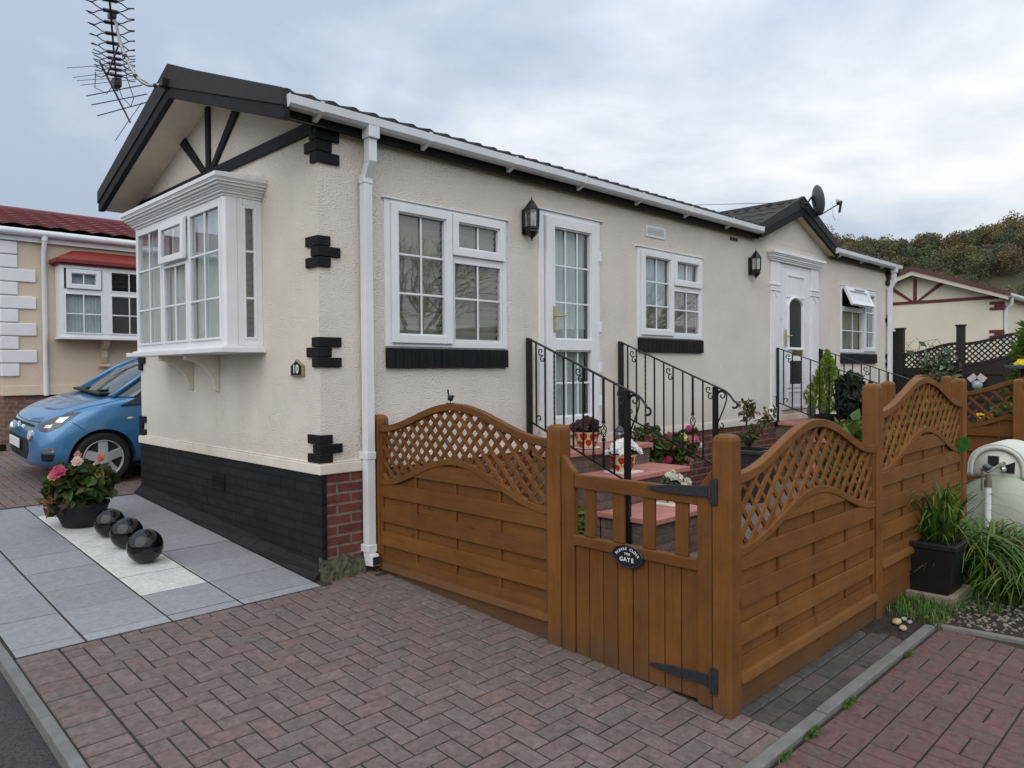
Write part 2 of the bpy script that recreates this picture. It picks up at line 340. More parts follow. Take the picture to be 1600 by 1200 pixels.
def quads(name, V, colr, m, parent=None, smooth=False, local=False):
    """V (N,k,3) array of k-gons with a colour each"""
    V = np.asarray(V, np.float32); N, k, _ = V.shape
    off = world_loc(parent) if (parent and not local) else Vector()
    V = V - np.array(off, np.float32)
    me = bpy.data.meshes.new(name)
    me.vertices.add(N * k); me.vertices.foreach_set('co', V.reshape(-1))
    me.loops.add(N * k); me.loops.foreach_set('vertex_index', np.arange(N * k, dtype=np.int32))
    me.polygons.add(N); me.polygons.foreach_set('loop_start', np.arange(0, N * k, k, dtype=np.int32)); me.polygons.foreach_set('loop_total', np.full(N, k, np.int32))
    me.update(calc_edges=True)
    at = me.color_attributes.new('Col', 'FLOAT_COLOR', 'CORNER')
    c = np.ones((N, k, 4), np.float32); c[:, :, :3] = np.asarray(colr, np.float32)[:, None, :]; at.data.foreach_set('color', c.ravel())
    me.materials.append(M[m]); me.validate()
    o = bpy.data.objects.new(name, me); COL.objects.link(o)
    if parent is not None: o.parent = parent
    return o

def unit(v): return v / np.maximum(np.linalg.norm(v, axis=-1, keepdims=True), 1e-9)
def leafquads(P, size, rng, droop=.0, aspect=1.6, up=.3, sizevar=.4):
    """random leaf shaped quads (diamond) at points P"""
    N = len(P); nrm = unit(rng.normal(size=(N, 3)) + np.array([0, 0, up])); t = unit(np.cross(nrm, rng.normal(size=(N, 3)))); b = np.cross(nrm, t)
    s = (size * (1 + sizevar * rng.uniform(-1, 1, N)))[:, None]
    t = t + np.array([0, 0, -droop])
    return np.stack([P - t * s * aspect * .5, P + b * s * .5 + nrm * s * .12, P + t * s * aspect * .5, P - b * s * .5 + nrm * s * .12], 1)
def leafhex(P, size, rng, droop=.0, aspect=1.6, up=.3, sizevar=.4):
    """folded six-point leaves"""
    N = len(P); nrm = unit(rng.normal(size=(N, 3)) + np.array([0, 0, up])); t = unit(np.cross(nrm, rng.normal(size=(N, 3)))); b = np.cross(nrm, t)
    s = (size * (1 + sizevar * rng.uniform(-1, 1, N)))[:, None]; t = t + np.array([0, 0, -droop]); L = s * aspect * .5
    f = nrm * s * .16
    A = P - t * L; B = P + t * L - nrm * s * .1
    h1 = np.stack([A, A + t * L * .7 + b * s * .42 + f, A + t * L * 1.35 + b * s * .36 + f * .8, B], 1); h2 = np.stack([A, B, A + t * L * 1.35 - b * s * .36 + f * .8, A + t * L * .7 - b * s * .42 + f], 1)
    return np.concatenate([h1, h2])
def jitter(base, N, rng, amt=.25, alt=None, p=.2):
    c = np.tile(np.array(base, float), (N, 1))
    if alt is not None:
        k = rng.random(N) < p; c[k] = alt
    return np.clip(c * (1 + amt * rng.uniform(-1, 1, (N, 1))) * (1 + .12 * rng.uniform(-1, 1, (N, 3))), 0, 1)
def blob(N, c, rad, rng, shell=.5):
    d = unit(rng.normal(size=(N, 3))); r = rng.uniform(shell, 1, (N, 1)) ** .7
    return np.array(c) + d * r * np.array(rad)
def blade(mb, p, h, lean, w, bend, seg=5):
    """an arching grass blade from p, leaning towards angle lean"""
    dx, dy = math.cos(lean), math.sin(lean); px, py = -dy, dx
    vs = []
    for i in range(seg + 1):
        t = i / seg; out = bend * t ** 1.6; k_ = min(1.0, .25 + .75 * bend / max(h, .01)); z = h * ((1 + k_) * t - 1.55 * k_ * t * t); ww = w * (1 - t ** 2 * .92) / 2
        x = p[0] + dx * out; y = p[1] + dy * out
        vs += [(x - px * ww, y - py * ww, p[2] + z), (x + px * ww, y + py * ww, p[2] + z)]
    mb.add(vs, [(2 * i, 2 * i + 1, 2 * i + 3, 2 * i + 2) for i in range(seg)])
def flower(mb, c, r, n=6, up=(0, 0, 1), layers=2):
    up = Vector(up).normalized(); a = up.orthogonal().normalized(); b = up.cross(a); c = Vector(c)
    for L in range(layers):
        rr = r * (1 - .35 * L); lift = r * (.1 + .35 * L)
        for i in range(n):
            t = 2 * math.pi * (i + .5 * L) / n + random.random() * .4; d = a * math.cos(t) + b * math.sin(t); s = up.cross(d)
            mb.add([c + up * (lift * .4), c + d * rr * .6 + s * rr * .42 + up * lift, c + d * rr + up * (lift * 1.2), c + d * rr * .6 - s * rr * .42 + up * lift], [(0, 1, 2, 3)])

GZ = lambda y: -.735 + .058 * y          # the plot falls gently towards the camera
# ------------------------------------------------------------------ windows, doors, walls
def wall(mb, T, u0, u1, v0, v1, holes, depth=.09):
    us = sorted({u0, u1, *[h[0] for h in holes], *[h[1] for h in holes]}); vs = sorted({v0, v1, *[h[2] for h in holes], *[h[3] for h in holes]})
    mb.T = T
    for a, b in zip(us, us[1:]):
        for c, d in zip(vs, vs[1:]):
            if any(h[0] - 1e-6 <= a and b <= h[1] + 1e-6 and h[2] - 1e-6 <= c and d <= h[3] + 1e-6 for h in holes): continue
            mb.add([(a, 0, c), (b, 0, c), (b, 0, d), (a, 0, d)], [(0, 1, 2, 3)])
    for a, b, c, d in holes:
        for p in ([(a, 0, c), (a, 0, d), (a, -depth, d), (a, -depth, c)], [(b, 0, c), (b, -depth, c), (b, -depth, d), (b, 0, d)], [(a, 0, d), (b, 0, d), (b, -depth, d), (a, -depth, d)], [(a, 0, c), (a, -depth, c), (b, -depth, c), (b, 0, c)]):
            mb.add(p, [(0, 1, 2, 3)])
    mb.T = Matrix()

def slats(T, u0, u1, v0, v1, w, parent, col, pitch=.05):
    mb = MB(T); v = v0
    while v < v1 - .005:
        mb.add([(u0, w, v), (u1, w, v), (u1, w + .03, v + pitch * .86), (u0, w + .03, v + pitch * .86)], [(0, 1, 2, 3)]); v += pitch
    mb.add([(u0, w - .01, v0), (u1, w - .01, v0), (u1, w - .01, v1), (u0, w - .01, v1)], [(0, 1, 2, 3)])
    return mb.build('blind', col, parent, fix=False)
def drape(T, u0, u1, v0, v1, w, parent, col, pleat=.06, amp=.018, name='curtain'):
    mb = MB(T); n = max(12, int((u1 - u0) / pleat * 8)); vs = []
    for i in range(n + 1):
        u = u0 + (u1 - u0) * i / n; ph = 2 * math.pi * (u - u0) / pleat
        d = amp * (math.sin(ph) + .4 * math.sin(ph * .37 + 1)); vs += [(u, w + d, v0), (u, w + d * .7, v1)]
    mb.add(vs, [(2 * i, 2 * i + 2, 2 * i + 3, 2 * i + 1) for i in range(n)])
    return mb.build(name, col, parent, smooth='all', fix=False)

M['blind'] = mat('beige blind', (.47, .43, .36), .7, .06, 6)
M['blind_grey'] = mat('grey blind', (.46, .45, .42), .7, .06, 6)
M['net'] = mat('net curtain', (.50, .53, .56), .8, .12, 5)
M['net_green'] = mat('door curtain', (.50, .55, .55), .8, .12, 5)
M['curtain_stripe'] = mat('striped curtain', (.36, .34, .27), .8, .3, 1, scale=(16, 16, .2))
M['obscure'] = mat('obscure glass', (.014, .017, .02), .3, .6, 40, .6, 90, spec=.25)

def bars(mb, u0, u1, v0, v1, nu, vlist, t=.018):
    for i in range(1, nu):
        u = u0 + (u1 - u0) * i / nu; mb.box(u - t / 2, u + t / 2, -.006, .004, v0, v1)
    for v in vlist: mb.box(u0, u1, -.005, .005, v - t / 2, v + t / 2)

def light(T, part, rect, sash, nu, vl, fill, glass='glass', sw=.062):
    """one light of a window: frame (sash or bead), glazing bars, pane and what hangs behind it"""
    u0, u1, v0, v1 = rect
    mb = MB(T)
    if sash: mb.ring(u0, u1, v0, v1, sw, -.03, .034); g = (u0 + sw, u1 - sw, v0 + sw, v1 - sw)
    else: mb.ring(u0, u1, v0, v1, .02, -.02, .010); g = (u0 + .02, u1 - .02, v0 + .02, v1 - .02)
    if sash: mb.ring(g[0] - .001, g[1] + .001, g[2] - .001, g[3] + .001, .012, -.02, .020); g = (g[0] + .011, g[1] - .011, g[2] + .011, g[3] - .011)
    bars(mb, *g, nu, vl)
    s = mb.build('sash' if sash else 'glazing_bead', 'upvc', part, bevel=.004)
    p = MB(T); p.add([(g[0], -.012, g[2]), (g[1], -.012, g[2]), (g[1], -.012, g[3]), (g[0], -.012, g[3])], [(0, 1, 2, 3)])
    p.build('pane', glass, part, fix=False)
    for f in fill:
        a, b = (f[1], f[2]) if len(f) > 2 else (g[2], g[3])
        a = max(a, g[2] - .03); b = min(b, g[3] + .03)
        if f[0] == 'blind': slats(T, g[0] - .02, g[1] + .02, a, b, -.075, part, 'blind', .055)
        elif f[0] == 'blindg': slats(T, g[0] - .02, g[1] + .02, a, b, -.075, part, 'blind_grey', .05)
        elif f[0] == 'net': drape(T, g[0] - .02, g[1] + .02, a, b, -.07, part, 'net', .045, .009)
        elif f[0] == 'green': drape(T, g[0] - .02, g[1] + .02, a, b, -.085, part, 'net_green', .13, .016)
        elif f[0] == 'stripe': drape(T, g[0] - .02, g[1] + .02, a, b, -.085, part, 'curtain_stripe', .08, .012)
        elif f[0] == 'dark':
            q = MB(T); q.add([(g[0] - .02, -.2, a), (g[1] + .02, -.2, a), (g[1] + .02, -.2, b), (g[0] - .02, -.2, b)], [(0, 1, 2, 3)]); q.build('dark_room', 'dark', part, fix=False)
    return s

def window(T, parent, rect, lights, mull=(), trans=(), fw=.052, name='window', drip=True):
    u0, u1, v0, v1 = rect; mb = MB(T); mb.ring(u0, u1, v0, v1, fw, -.06, .012)
    for u, a, b in mull: mb.box(u - .03, u + .03, -.05, .010, a, b)
    for v, a, b in trans: mb.box(a, b, -.048, .008, v - .025, v + .025)
    if drip: mb.box(u0 - .025, u1 + .025, -.02, .028, v1 + .001, v1 + .010)
    w = mb.build(name, 'upvc', parent, bevel=.004)
    for L in lights: light(T, w, **L)
    return w

house = thing('park_home', 'cream rendered park home with black timbering, white bay window and black painted plinth', 'house', (0, 0, -.74))
T0 = TY(0); TG = TX(0)
HX, HY, EZ = 11.42, 3.60, 2.50
mb = MB()
W1 = (.552, 1.838, .915, 2.032); W2 = (3.788, 5.086, 1.073, 2.033); W3 = (9.24, 10.76, .975, 2.038); D1 = (2.252, 3.146, .175, 2.200); D2 = (7.13, 8.04, .14, 2.18)
wall(mb, T0, 0, HX, 0.0, EZ, [W1, W2, W3, D1, D2])
mb.add([(0, 0, 0), (0, HY, 0), (0, HY, EZ), (0, HY / 2, 3.17), (0, 0, EZ)], [(0, 1, 2, 3, 4)])
mb.add([(HX, 0, 0), (HX, HY, 0), (HX, HY, EZ), (HX, HY / 2, 3.17), (HX, 0, EZ)], [(0, 4, 3, 2, 1)])
mb.add([(0, HY, 0), (HX, HY, 0), (HX, HY, EZ), (0, HY, EZ)], [(0, 1, 2, 3)])
mb.add([(6.42, -.004, EZ - .06), (8.72, -.004, EZ - .06), (7.57, -.004, 3.0)], [(0, 1, 2)])    # porch gable
mb.build('wall', 'render', house, fix=False)
# dark backing so that nothing shines through the rooms
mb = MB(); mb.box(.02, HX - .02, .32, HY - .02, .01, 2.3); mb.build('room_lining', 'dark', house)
# plinth strip
mb = MB(); mb.box(-.028, HX + .02, -.028, 0.0, 0, .074); mb.box(-.028, 0, 0.0, HY + .028, 0, .074)
mb.box(-.020, HX + .01, -.020, 0.0, .0745, .088); mb.box(-.020, 0, 0, HY + .02, .0745, .088)
mb.build('plinth_band', 'cream', house, bevel=.006)
# black painted brick plinth of the gable, with its flared mortar foot
mb = MB(); y0, y1 = -.02, HY + .01
mb.add([(-.012, y0, -.001), (-.012, y1, -.001), (-.012, y1, GZ(y1) - .1), (-.012, y0, GZ(y0) - .1)], [(0, 1, 2, 3)])
mb.add([(-.012, y0, -.001), (-.012, y0, GZ(y0) - .1), (.03, y0, GZ(y0) - .1), (.03, y0, -.001)], [(0, 1, 2, 3)])
mb.add([(-.012, y1, -.001), (.2, y1, -.001), (.2, y1, GZ(y1) - .1), (-.012, y1, GZ(y1) - .1)], [(0, 1, 2, 3)])
n = 24; vs = []
for i in range(n + 1):
    y = -.03 + (HY + .04) * i / n; g = GZ(y); k = random.uniform(-.008, .008)
    vs += [(-.012, y, g + .095 + k), (-.040 + k * .5, y, g + .055), (-.085 + k, y, g + .010)]
mb.add(vs, [(3 * i + j, 3 * i + 3 + j, 3 * i + 4 + j, 3 * i + 1 + j) for i in range(n) for j in range(2)])
mb.add([vs[0], vs[1], vs[2], (-.012, -.03, GZ(0) - .05)], [(0, 1, 2, 3)])
mb.build('black_plinth', 'blackbrick', house, fix=False)
mb = MB(); mb.T = TG
for k in range(5): mb.box(-1.78, -1.57, .012, .022, -.27 + k * .022, -.258 + k * .022)
mb.ring(-1.80, -1.55, -.285, -.15, .016, .010, .024); mb.build('vent', 'black', house)
mb = MB(); mb.add([(.03, -.012, -.001), (HX, -.012, -.001), (HX, -.012, -.95), (.03, -.012, -.95)], [(0, 3, 2, 1)])
mb.add([(HX - .01, -.012, -.001), (HX - .01, HY, -.001), (HX - .01, HY, -.9), (HX - .01, -.012, -.9)], [(0, 3, 2, 1)])
mb.build('brick_plinth', 'brick', house, fix=False)
mb = MB(); random.seed(3)
from mathutils import noise
vs = []; NI, NJ = 46, 16
for i in range(NI + 1):
    for j in range(NJ + 1):
        u = i / NI; t = j / NJ; x = -.035 + .35 * u; q = noise.noise((x * 13, t * 2.2, 3.1)) * .6 + noise.noise((x * 38, t * 7, 1.7)) * .4
        ztop = -.585 - .035 * u + .035 * noise.noise((x * 9, 0, 9)); e = min(1, t * 5) * (1 if i not in (0,) else .6)
        vs.append((x, -.013 - (.022 + .062 * t + .032 * q) * e, ztop + (-.76 - ztop) * t + .010 * q * e))
mb.add(vs, [(i * (NJ + 1) + j, (i + 1) * (NJ + 1) + j, (i + 1) * (NJ + 1) + j + 1, i * (NJ + 1) + j + 1) for i in range(NI) for j in range(NJ)])
mb.add([vs[0], vs[NJ], (-.035, -.013, -.77)], [(0, 1, 2)])
mb.build('mossy_footing', 'moss', house, fix=False)

# black quoins
def quoin(zs, gl, xl, corner='near'):
    mb = MB()
    z0, z1 = zs; h = (z1 - z0) / 3
    for k in range(3):
        g = gl[k]; x = xl[k]; a = z1 - (k + 1) * h + .002; b = z1 - k * h - .002; t = .022
        if corner == 'near': mb.prism([(-t, -t), (x, -t), (x, -.0), (0, 0), (0, g), (-t, g)], a, b, 'xy')
        elif corner == 'left': mb.prism([(-t, HY + t), (-t, HY - g), (0, HY - g), (0, HY), (x, HY), (x, HY + t)], a, b, 'xy')
        else: mb.prism([(HX + t, -t), (HX + t, g), (HX, g), (HX, 0), (HX - x, 0), (HX - x, -t)], a, b, 'xy')
    return mb.build('quoin', 'black', house, bevel=.004)
S, L, s_, l_ = .075, .150, .085, .165
Q = [((2.194, 2.432), (S, L, S), (l_, s_ + .02, l_)), ((1.464, 1.686), (L, S, L), (s_, l_, s_)), ((.757, .974), (S, L, S), (l_, s_, l_)), ((.078, .282), (L, S, L), (s_, l_, s_))]
for q in Q: quoin(*q); quoin(q[0], q[1], q[2], 'left'); quoin(q[0], q[1], q[2], 'far')

# gable timbering
mb = MB(); t0, t1 = -.026, 0.0
mb.prism([(.03, 2.40), (.03, 2.49), (3.57, 2.49), (3.57, 2.40)], t0, t1, 'yz')
mb.prism([(1.765, 2.491), (1.765, 3.09), (1.845, 3.09), (1.845, 2.491)], t0 + .003, t1, 'yz')
for sgn in (1, -1):
    c = 1.805
    mb.prism([(c + sgn * .042, 2.4915), (c + sgn * .14, 2.4915), (c + sgn * .665, 2.885), (c + sgn * .555, 2.925)][::sgn], t0 + .001, t1, 'yz')
mb.build('timbering', 'black', house, bevel=.004)

# roof
def tiled(x0, x1, ya, za, yb, zb, nrow, wl=.17, amp=.013, flip=False):
    """wavy tile sheet from the eave (ya,za) up to the ridge (yb,zb), waves along x; steps between the courses"""
    mb = MB(); nx = int((x1 - x0) / wl * 8); L = math.hypot(yb - ya, zb - za); nyv = (-(zb - za) / L, abs(yb - ya) / L); rows = []
    sgn = 1 if yb > ya else -1
    for r in range(nrow):
        rows += [(r / nrow, .016), ((r + 1) / nrow - .002, .0)]
    vs = []
    for t, lift in rows:
        for i in range(nx + 1):
            x = x0 + (x1 - x0) * i / nx; w = max(-.25, math.sin(2 * math.pi * x / wl)) * amp + lift
            vs.append((x, ya + (yb - ya) * t - sgn * abs(nyv[0]) * w, za + (zb - za) * t + nyv[1] * w))
    k = nx + 1
    mb.add(vs, [(r * k + i, r * k + i + 1, (r + 1) * k + i + 1, (r + 1) * k + i) for r in range(len(rows) - 1) for i in range(nx)])
    # turned down front lip
    lip = [(v[0], v[1], v[2] - .03) for v in vs[:k]]
    mb.add(lip + vs[:k], [(i, i + 1, k + i + 1, k + i) for i in range(nx)])
    return mb
rf = tiled(-.30, HX + .10, -.135, 2.565, 1.8, 3.265, 5); rb = tiled(-.30, HX + .10, 3.735, 2.565, 1.8, 3.265, 5)
rf.add(rb.v, rb.f)
# the porch roof cuts through the eave: drop the main tiles below it
keep = []
for f in rf.f:
    c_ = sum((Vector(rf.v[i]) for i in f), Vector()) / len(f)
    zp = 3.105 - .424 * abs(c_.x - 7.57)
    keep.append(not (c_.y < 1.7 and zp - .03 > c_.z and abs(c_.x - 7.57) < 1.25))
rf.c = [c for c, k in zip(rf.c, keep) if k]; rf.f = [f for f, k in zip(rf.f, keep) if k]
roof = rf.build('roof', 'tile', house, fix=False, smooth=True)
mb = MB()
for i in range(28): mb.prism([(1.66, 3.215), (1.70, 3.262), (1.80, 3.292), (1.90, 3.262), (1.94, 3.215)], -.30 + i * .42, -.30 + i * .42 + .405, 'yz')
mb.build('ridge', 'charcoal', roof)
# verge: dark cap over a black bargeboard
def verge(x, parent, d=-.0):
    cap = MB(); bd = MB(); x0, x1 = x, x + .055
    for s in (-1, 1):
        Y = lambda y: 1.8 + s * y
        # cap (deep at the ridge, thinner at the eave)
        cap.prism([(Y(0), 3.318), (Y(.55), 3.105), (Y(1.94), 2.590), (Y(1.95), 2.470), (Y(0.0), 3.122)][::s], x0 - .012, x1, 'yz')
        bd.prism([(Y(0), 3.1215), (Y(1.948), 2.4695), (Y(1.955), 2.392), (Y(1.90), 2.392), (Y(0), 3.036)][::s], x0, x1 - .003, 'yz')
    cap.build('verge_cap', 'charcoal', parent, bevel=.006); bd.build('bargeboard', 'black', parent, bevel=.004)
verge(-.338, house); verge(HX + .09, house)
mb = MB()
for s in (-1, 1):
    Y = lambda y: 1.8 + s * y
    mb.add([(-.29, Y(0), 3.045), (-.29, Y(1.93), 2.402), (0.0, Y(1.93), 2.402), (0.0, Y(0), 3.045)], [(0, 1, 2, 3)])
mb.build('soffit', 'soffit', house, fix=False)
# fascia along the eaves, gutters, downpipes
mb = MB()
for a, b in ((-.28, 6.40), (8.74, HX + .08)): mb.box(a, b, -.075, -.055, 2.418, 2.558); mb.box(a, b, -.055, 0.0, 2.435, 2.45)
mb.box(-.28, HX + .08, HY + .055, HY + .075, 2.435, 2.558); mb.build('fascia', 'black', house)
def gutter(a, b, name='gutter'):
    mb = MB(); P = [(-.078, 2.545), (-.078, 2.486), (-.10, 2.470), (-.165, 2.470), (-.188, 2.488), (-.192, 2.541), (-.184, 2.545), (-.180, 2.541), (-.178, 2.493), (-.16, 2.479), (-.105, 2.479), (-.088, 2.491), (-.088, 2.545)]
    mb.prism(P, a, b, 'yz'); 
    for e in (a - .003, b + .0005): mb.prism([(-.076, 2.549), (-.076, 2.482), (-.10, 2.466), (-.166, 2.466), (-.191, 2.485), (-.195, 2.549)], e, e + .0025, 'yz')
    g = mb.build(name, 'pipe', house)
    x = a + .22
    while x < b - .05:
        mk = MB(); mk.prism([(-.076, 2.515), (-.076, 2.435), (-.09, 2.435), (-.155, 2.463), (-.1915, 2.482), (-.196, 2.550), (-.1925, 2.550), (-.1885, 2.4875), (-.1655, 2.4695), (-.10, 2.4695)], x, x + .03, 'yz'); x += .93
        mk.build('bracket', 'pipe', g)
    return g
gutter(-.302, 6.30); gutter(8.70, 11.55)
def downpipe(x, zb, shoe=True):
    mb = MB(); w = .034; y0, y1 = -.034, -.102
    mb.box(x - w - .012, x + w + .012, -.092, -.186, 2.40, 2.488)            # outlet
    mb.box(x - w, x + w, -.098, -.166, 2.235, 2.40)
    mb.hexa([(x - w, -.034, 2.12), (x + w, -.034, 2.12), (x + w, -.102, 2.12), (x - w, -.102, 2.12)], [(x - w, -.098, 2.234), (x + w, -.098, 2.234), (x + w, -.166, 2.234), (x - w, -.166, 2.234)])
    mb.box(x - w - .004, x + w + .004, -.030, -.106, 2.09, 2.15)
    mb.box(x - w, x + w, y0, y1, zb + .09, 2.09)
    for z in (.085, zb + .10): mb.box(x - w - .005, x + w + .005, -.0, -.107, z, z + .055)
    mb.hexa([(x - w, -.06, zb), (x + w, -.06, zb), (x + w, -.15, zb + .01), (x - w, -.15, zb + .01)], [(x - w, y0, zb + .09), (x + w, y0, zb + .09), (x + w, y1 - .03, zb + .09), (x - w, y1 - .03, zb + .09)])
    o = mb.build('downpipe', 'pipe', house, bevel=.004)
    mb = MB(); mb.box(x - w + .006, x + w - .006, -.149, -.1525, zb + .015, zb + .075); mb.build('pipe_mouth', 'dark', o)
downpipe(.352, -.695); downpipe(11.30, -.70)

# long-wall windows
b1 = [('blind', .9, 2.0)]
window(T0, house, W1, [
    dict(rect=(.606, 1.203, .945, 2.008), sash=True, nu=2, vl=[1.627, 1.327], fill=[('blind', .9, 2.05)]),
    dict(rect=(1.212, 1.806, 1.672, 2.008), sash=True, nu=2, vl=[], fill=[('blindg', 1.6, 2.05)]),
    dict(rect=(1.226, 1.782, .965, 1.628), sash=False, nu=2, vl=[1.322], fill=[('blind', .9, 1.7)])], mull=[(1.207, .967, 1.98)], trans=[(1.648, 1.237, 1.786)])
window(T0, house, W2, [
    dict(rect=(3.845, 4.455, 1.10, 2.008), sash=True, nu=2, vl=[1.68, 1.42], fill=[('net', 1.42, 2.0), ('blind', 1.1, 1.42)]),
    dict(rect=(4.462, 5.055, 1.672, 2.008), sash=True, nu=2, vl=[], fill=[('net',)]),
    dict(rect=(4.474, 5.034, 1.122, 1.628), sash=False, nu=2, vl=[1.40], fill=[('blind', 1.12, 1.65)])], mull=[(4.455, 1.125, 1.98)], trans=[(1.648, 4.485, 5.034)])
w3 = window(T0, house, W3, [
    dict(rect=(9.285, 10.20, 1.01, 1.66), sash=False, nu=2, vl=[1.33], fill=[('stripe',)]),
    dict(rect=(10.21, 10.735, 1.005, 2.01), sash=True, nu=2, vl=[1.66, 1.33], fill=[('stripe',)])], mull=[(10.2, 1.027, 1.986)], trans=[(1.69, 9.292, 10.17)])
# the top light stands open, hinged along its head
To = T0 @ Matrix.Translation((0, .02, 2.01)) @ Matrix.Rotation(R(24), 4, 'X') @ Matrix.Translation((0, 0, -2.01))
mb = MB(To); mb.ring(9.295, 10.215, 1.69, 2.01, .075, .0, .045); mb.build('open_sash', 'upvc', w3, bevel=.004)
mb = MB(To); mb.add([(9.36, .02, 1.75), (10.15, .02, 1.75), (10.15, .02, 1.95), (9.36, .02, 1.95)], [(0, 1, 2, 3)]); mb.build('frosted_pane', mat('frosted pane', (.62, .66, .7), .25, .05, 5), w3, fix=False)
mb = MB(To); mb.box(9.62, 10.02, .046, .062, 1.952, 1.975); mb.build('trickle_vent', 'galv', w3)
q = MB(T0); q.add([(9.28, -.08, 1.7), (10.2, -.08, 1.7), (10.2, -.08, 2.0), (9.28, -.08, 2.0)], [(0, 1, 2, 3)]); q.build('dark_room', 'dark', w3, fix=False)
# black brick sills
for u0, u1, a, b in ((.553, 1.832, .752, .905), (3.79, 5.078, .915, 1.064), (9.235, 10.775, .805, .962)):
    mb = MB(T0); n = round((u1 - u0) / .0755); w = (u1 - u0) / n
    for i in range(n): k = random.uniform(-.002, .002); mb.box(u0 + i * w + .0014, u0 + (i + 1) * w - .0014, 0.0, .034 + k, a + abs(k), b)
    mb.box(u0 + .002, u1 - .002, 0, .027, a + .003, b - .003)
    mb.build('brick_sill', 'black', house, bevel=.004)

# glazed side door
mb = MB(T0); u0, u1, v0, v1 = D1
mb.box(u0, u0 + .07, -.06, .012, v0, v1); mb.box(u1 - .05, u1, -.06, .012, v0, v1); mb.box(u0 + .07, u1 - .05, -.06, .012, v1 - .045, v1); mb.box(u0 + .07, u1 - .05, -.06, .014, v0, v0 + .022)
mb.box(u0 - .03, u1 + .05, -.02, .03, v1 + .001, v1 + .011)
door = mb.build('glazed_door', 'upvc', house, bevel=.004)
a0, a1 = 2.335, 3.10
mb = MB(T0); z0, z1 = .205, 2.155
mb.box(a0, a0 + .115, -.03, .036, z0, z1); mb.box(a1 - .112, a1, -.03, .036, z0, z1); mb.box(a0 + .115, a1 - .112, -.03, .036, z1 - .092, z1); mb.box(a0 + .115, a1 - .112, -.03, .036, z0, z0 + .08); mb.box(a0 + .115, a1 - .112, -.03, .036, .915, 1.018)
for r in ((2.445, 2.993, 1.014, 2.067), (2.445, 2.993, .281, .919)): mb.ring(*r, .016, -.02, .022)
bars(mb, 2.458, 2.98, 1.02, 2.06, 3, [1.711, 1.364]); bars(mb, 2.458, 2.98, .285, .91, 3, [.603])
mb.build('door_leaf', 'upvc', door, bevel=.004)
for a, b in ((1.02, 2.06), (.285, .915)):
    p = MB(T0); p.add([(2.455, -.012, a), (2.982, -.012, a), (2.982, -.012, b), (2.455, -.012, b)], [(0, 1, 2, 3)]); p.build('pane', 'glass', door, fix=False)
    drape(T0, 2.43, 3.0, a - .02, b + .02, -.085, door, 'net_green', .14, .016)
def handle(u, v, parent, d=1):
    mb = MB(T0); mb.box(u - .014, u + .014, .036, .044, v - .12, v + .12)
    mb.tube([(u, .04, v + .03), (u, .075, v + .03), (u + .02 * d, .082, v + .03), (u + .11 * d, .082, v + .038)], .009, 8); mb.build('handle', 'brass', parent, bevel=.002)
handle(2.428, 1.20, door)
mb = MB(T0)
for z in (1.85, 1.15, .75, .42): mb = MB(T0); mb.box(3.098, 3.128, .012, .05, z - .05, z + .05); mb.build('hinge', 'upvc', door, bevel=.005)
mb = MB(T0); mb.box(2.24, 3.16, 0, .05, .105, .172); mb.build('threshold', 'cream', door, bevel=.004)

# front door with its moulded surround
mb = MB(T0)
def moulded(a, b, layers):
    for o, z0, z1 in layers: mb.box(a - o, b + o, 0, .03 + o, z0, z1)
moulded(6.83, 8.36, [(.02, 2.19, 2.215), (.035, 2.2155, 2.235), (.05, 2.2355, 2.265), (.065, 2.2655, 2.285), (.08, 2.2855, 2.325)])
for a, b in ((6.83, 7.085), (8.09, 8.36)):
    mb.box(a, b, 0, .028, .02, 2.189); mb.box(a + .04, b - .04, .028, .036, .35, 1.72)
    for z, o in ((1.80, .012), (1.835, .006), (1.875, .014)): mb.box(a - o, b + o, 0, .03 + o, z - .014, z + .014)
    mb.prism([(a + .09, 1.76), ((a + b) / 2, 1.68), (b - .09, 1.76)], .03, .048, 'xz'); mb.box(a - .01, b + .01, 0, .04, .02, .2)
sur = mb.build('door_surround', 'upvc', house, bevel=.003)
mb = MB(T0); mb.box(7.086, 7.17, -.06, .012, .14, 2.188); mb.box(8.0, 8.089, -.06, .012, .14, 2.188); mb.box(7.17, 8.0, -.06, .012, 2.14, 2.188)
fd = mb.build('front_door', 'upvc', house, bevel=.004)
mb = MB(T0); mb.box(7.175, 7.995, -.03, .02, .15, 2.135)
mb.ring(7.30, 7.87, 1.72, 2.05, .03, .018, .034); mb.ring(7.32, 7.85, .17, .42, .03, .018, .032)
mb.ring(7.325, 7.795, .455, .885, .05, .018, .036)
pts = [(7.56 + .235 * math.cos(t), .028, 1.60 + .13 * math.sin(t)) for t in [math.pi * i / 14 for i in range(15)]]
mb.tube([(7.795, .028, 1.0)] + pts + [(7.325, .028, 1.0), (7.795, .028, 1.0)], .024, 6)
mb.build('door_leaf', 'upvc', fd, bevel=.003)
mb = MB(T0); mb.add([(7.36, .024, 1.03), (7.76, .024, 1.03)] + [(7.56 + .20 * math.cos(t), .024, 1.60 + .10 * math.sin(t)) for t in [math.pi * i / 14 for i in range(15)]], [tuple(range(17))])
mb.add([(7.37, .024, .50), (7.75, .024, .50), (7.75, .024, .84), (7.37, .024, .84)], [(0, 1, 2, 3)]); mb.build('obscure_pane', 'obscure', fd, fix=False)
mb = MB(T0); mb.ring(7.46, 7.80, .915, 1.0, .012, .02, .03); mb.box(7.47, 7.79, .02, .026, .925, .99); mb.build('letter_plate', 'brass', fd)
handle(7.235, 1.15, fd); mb = MB(T0); mb.box(7.10, 7.125, .012, .035, 1.42, 1.50); mb.build('bell_push', 'upvc', fd)
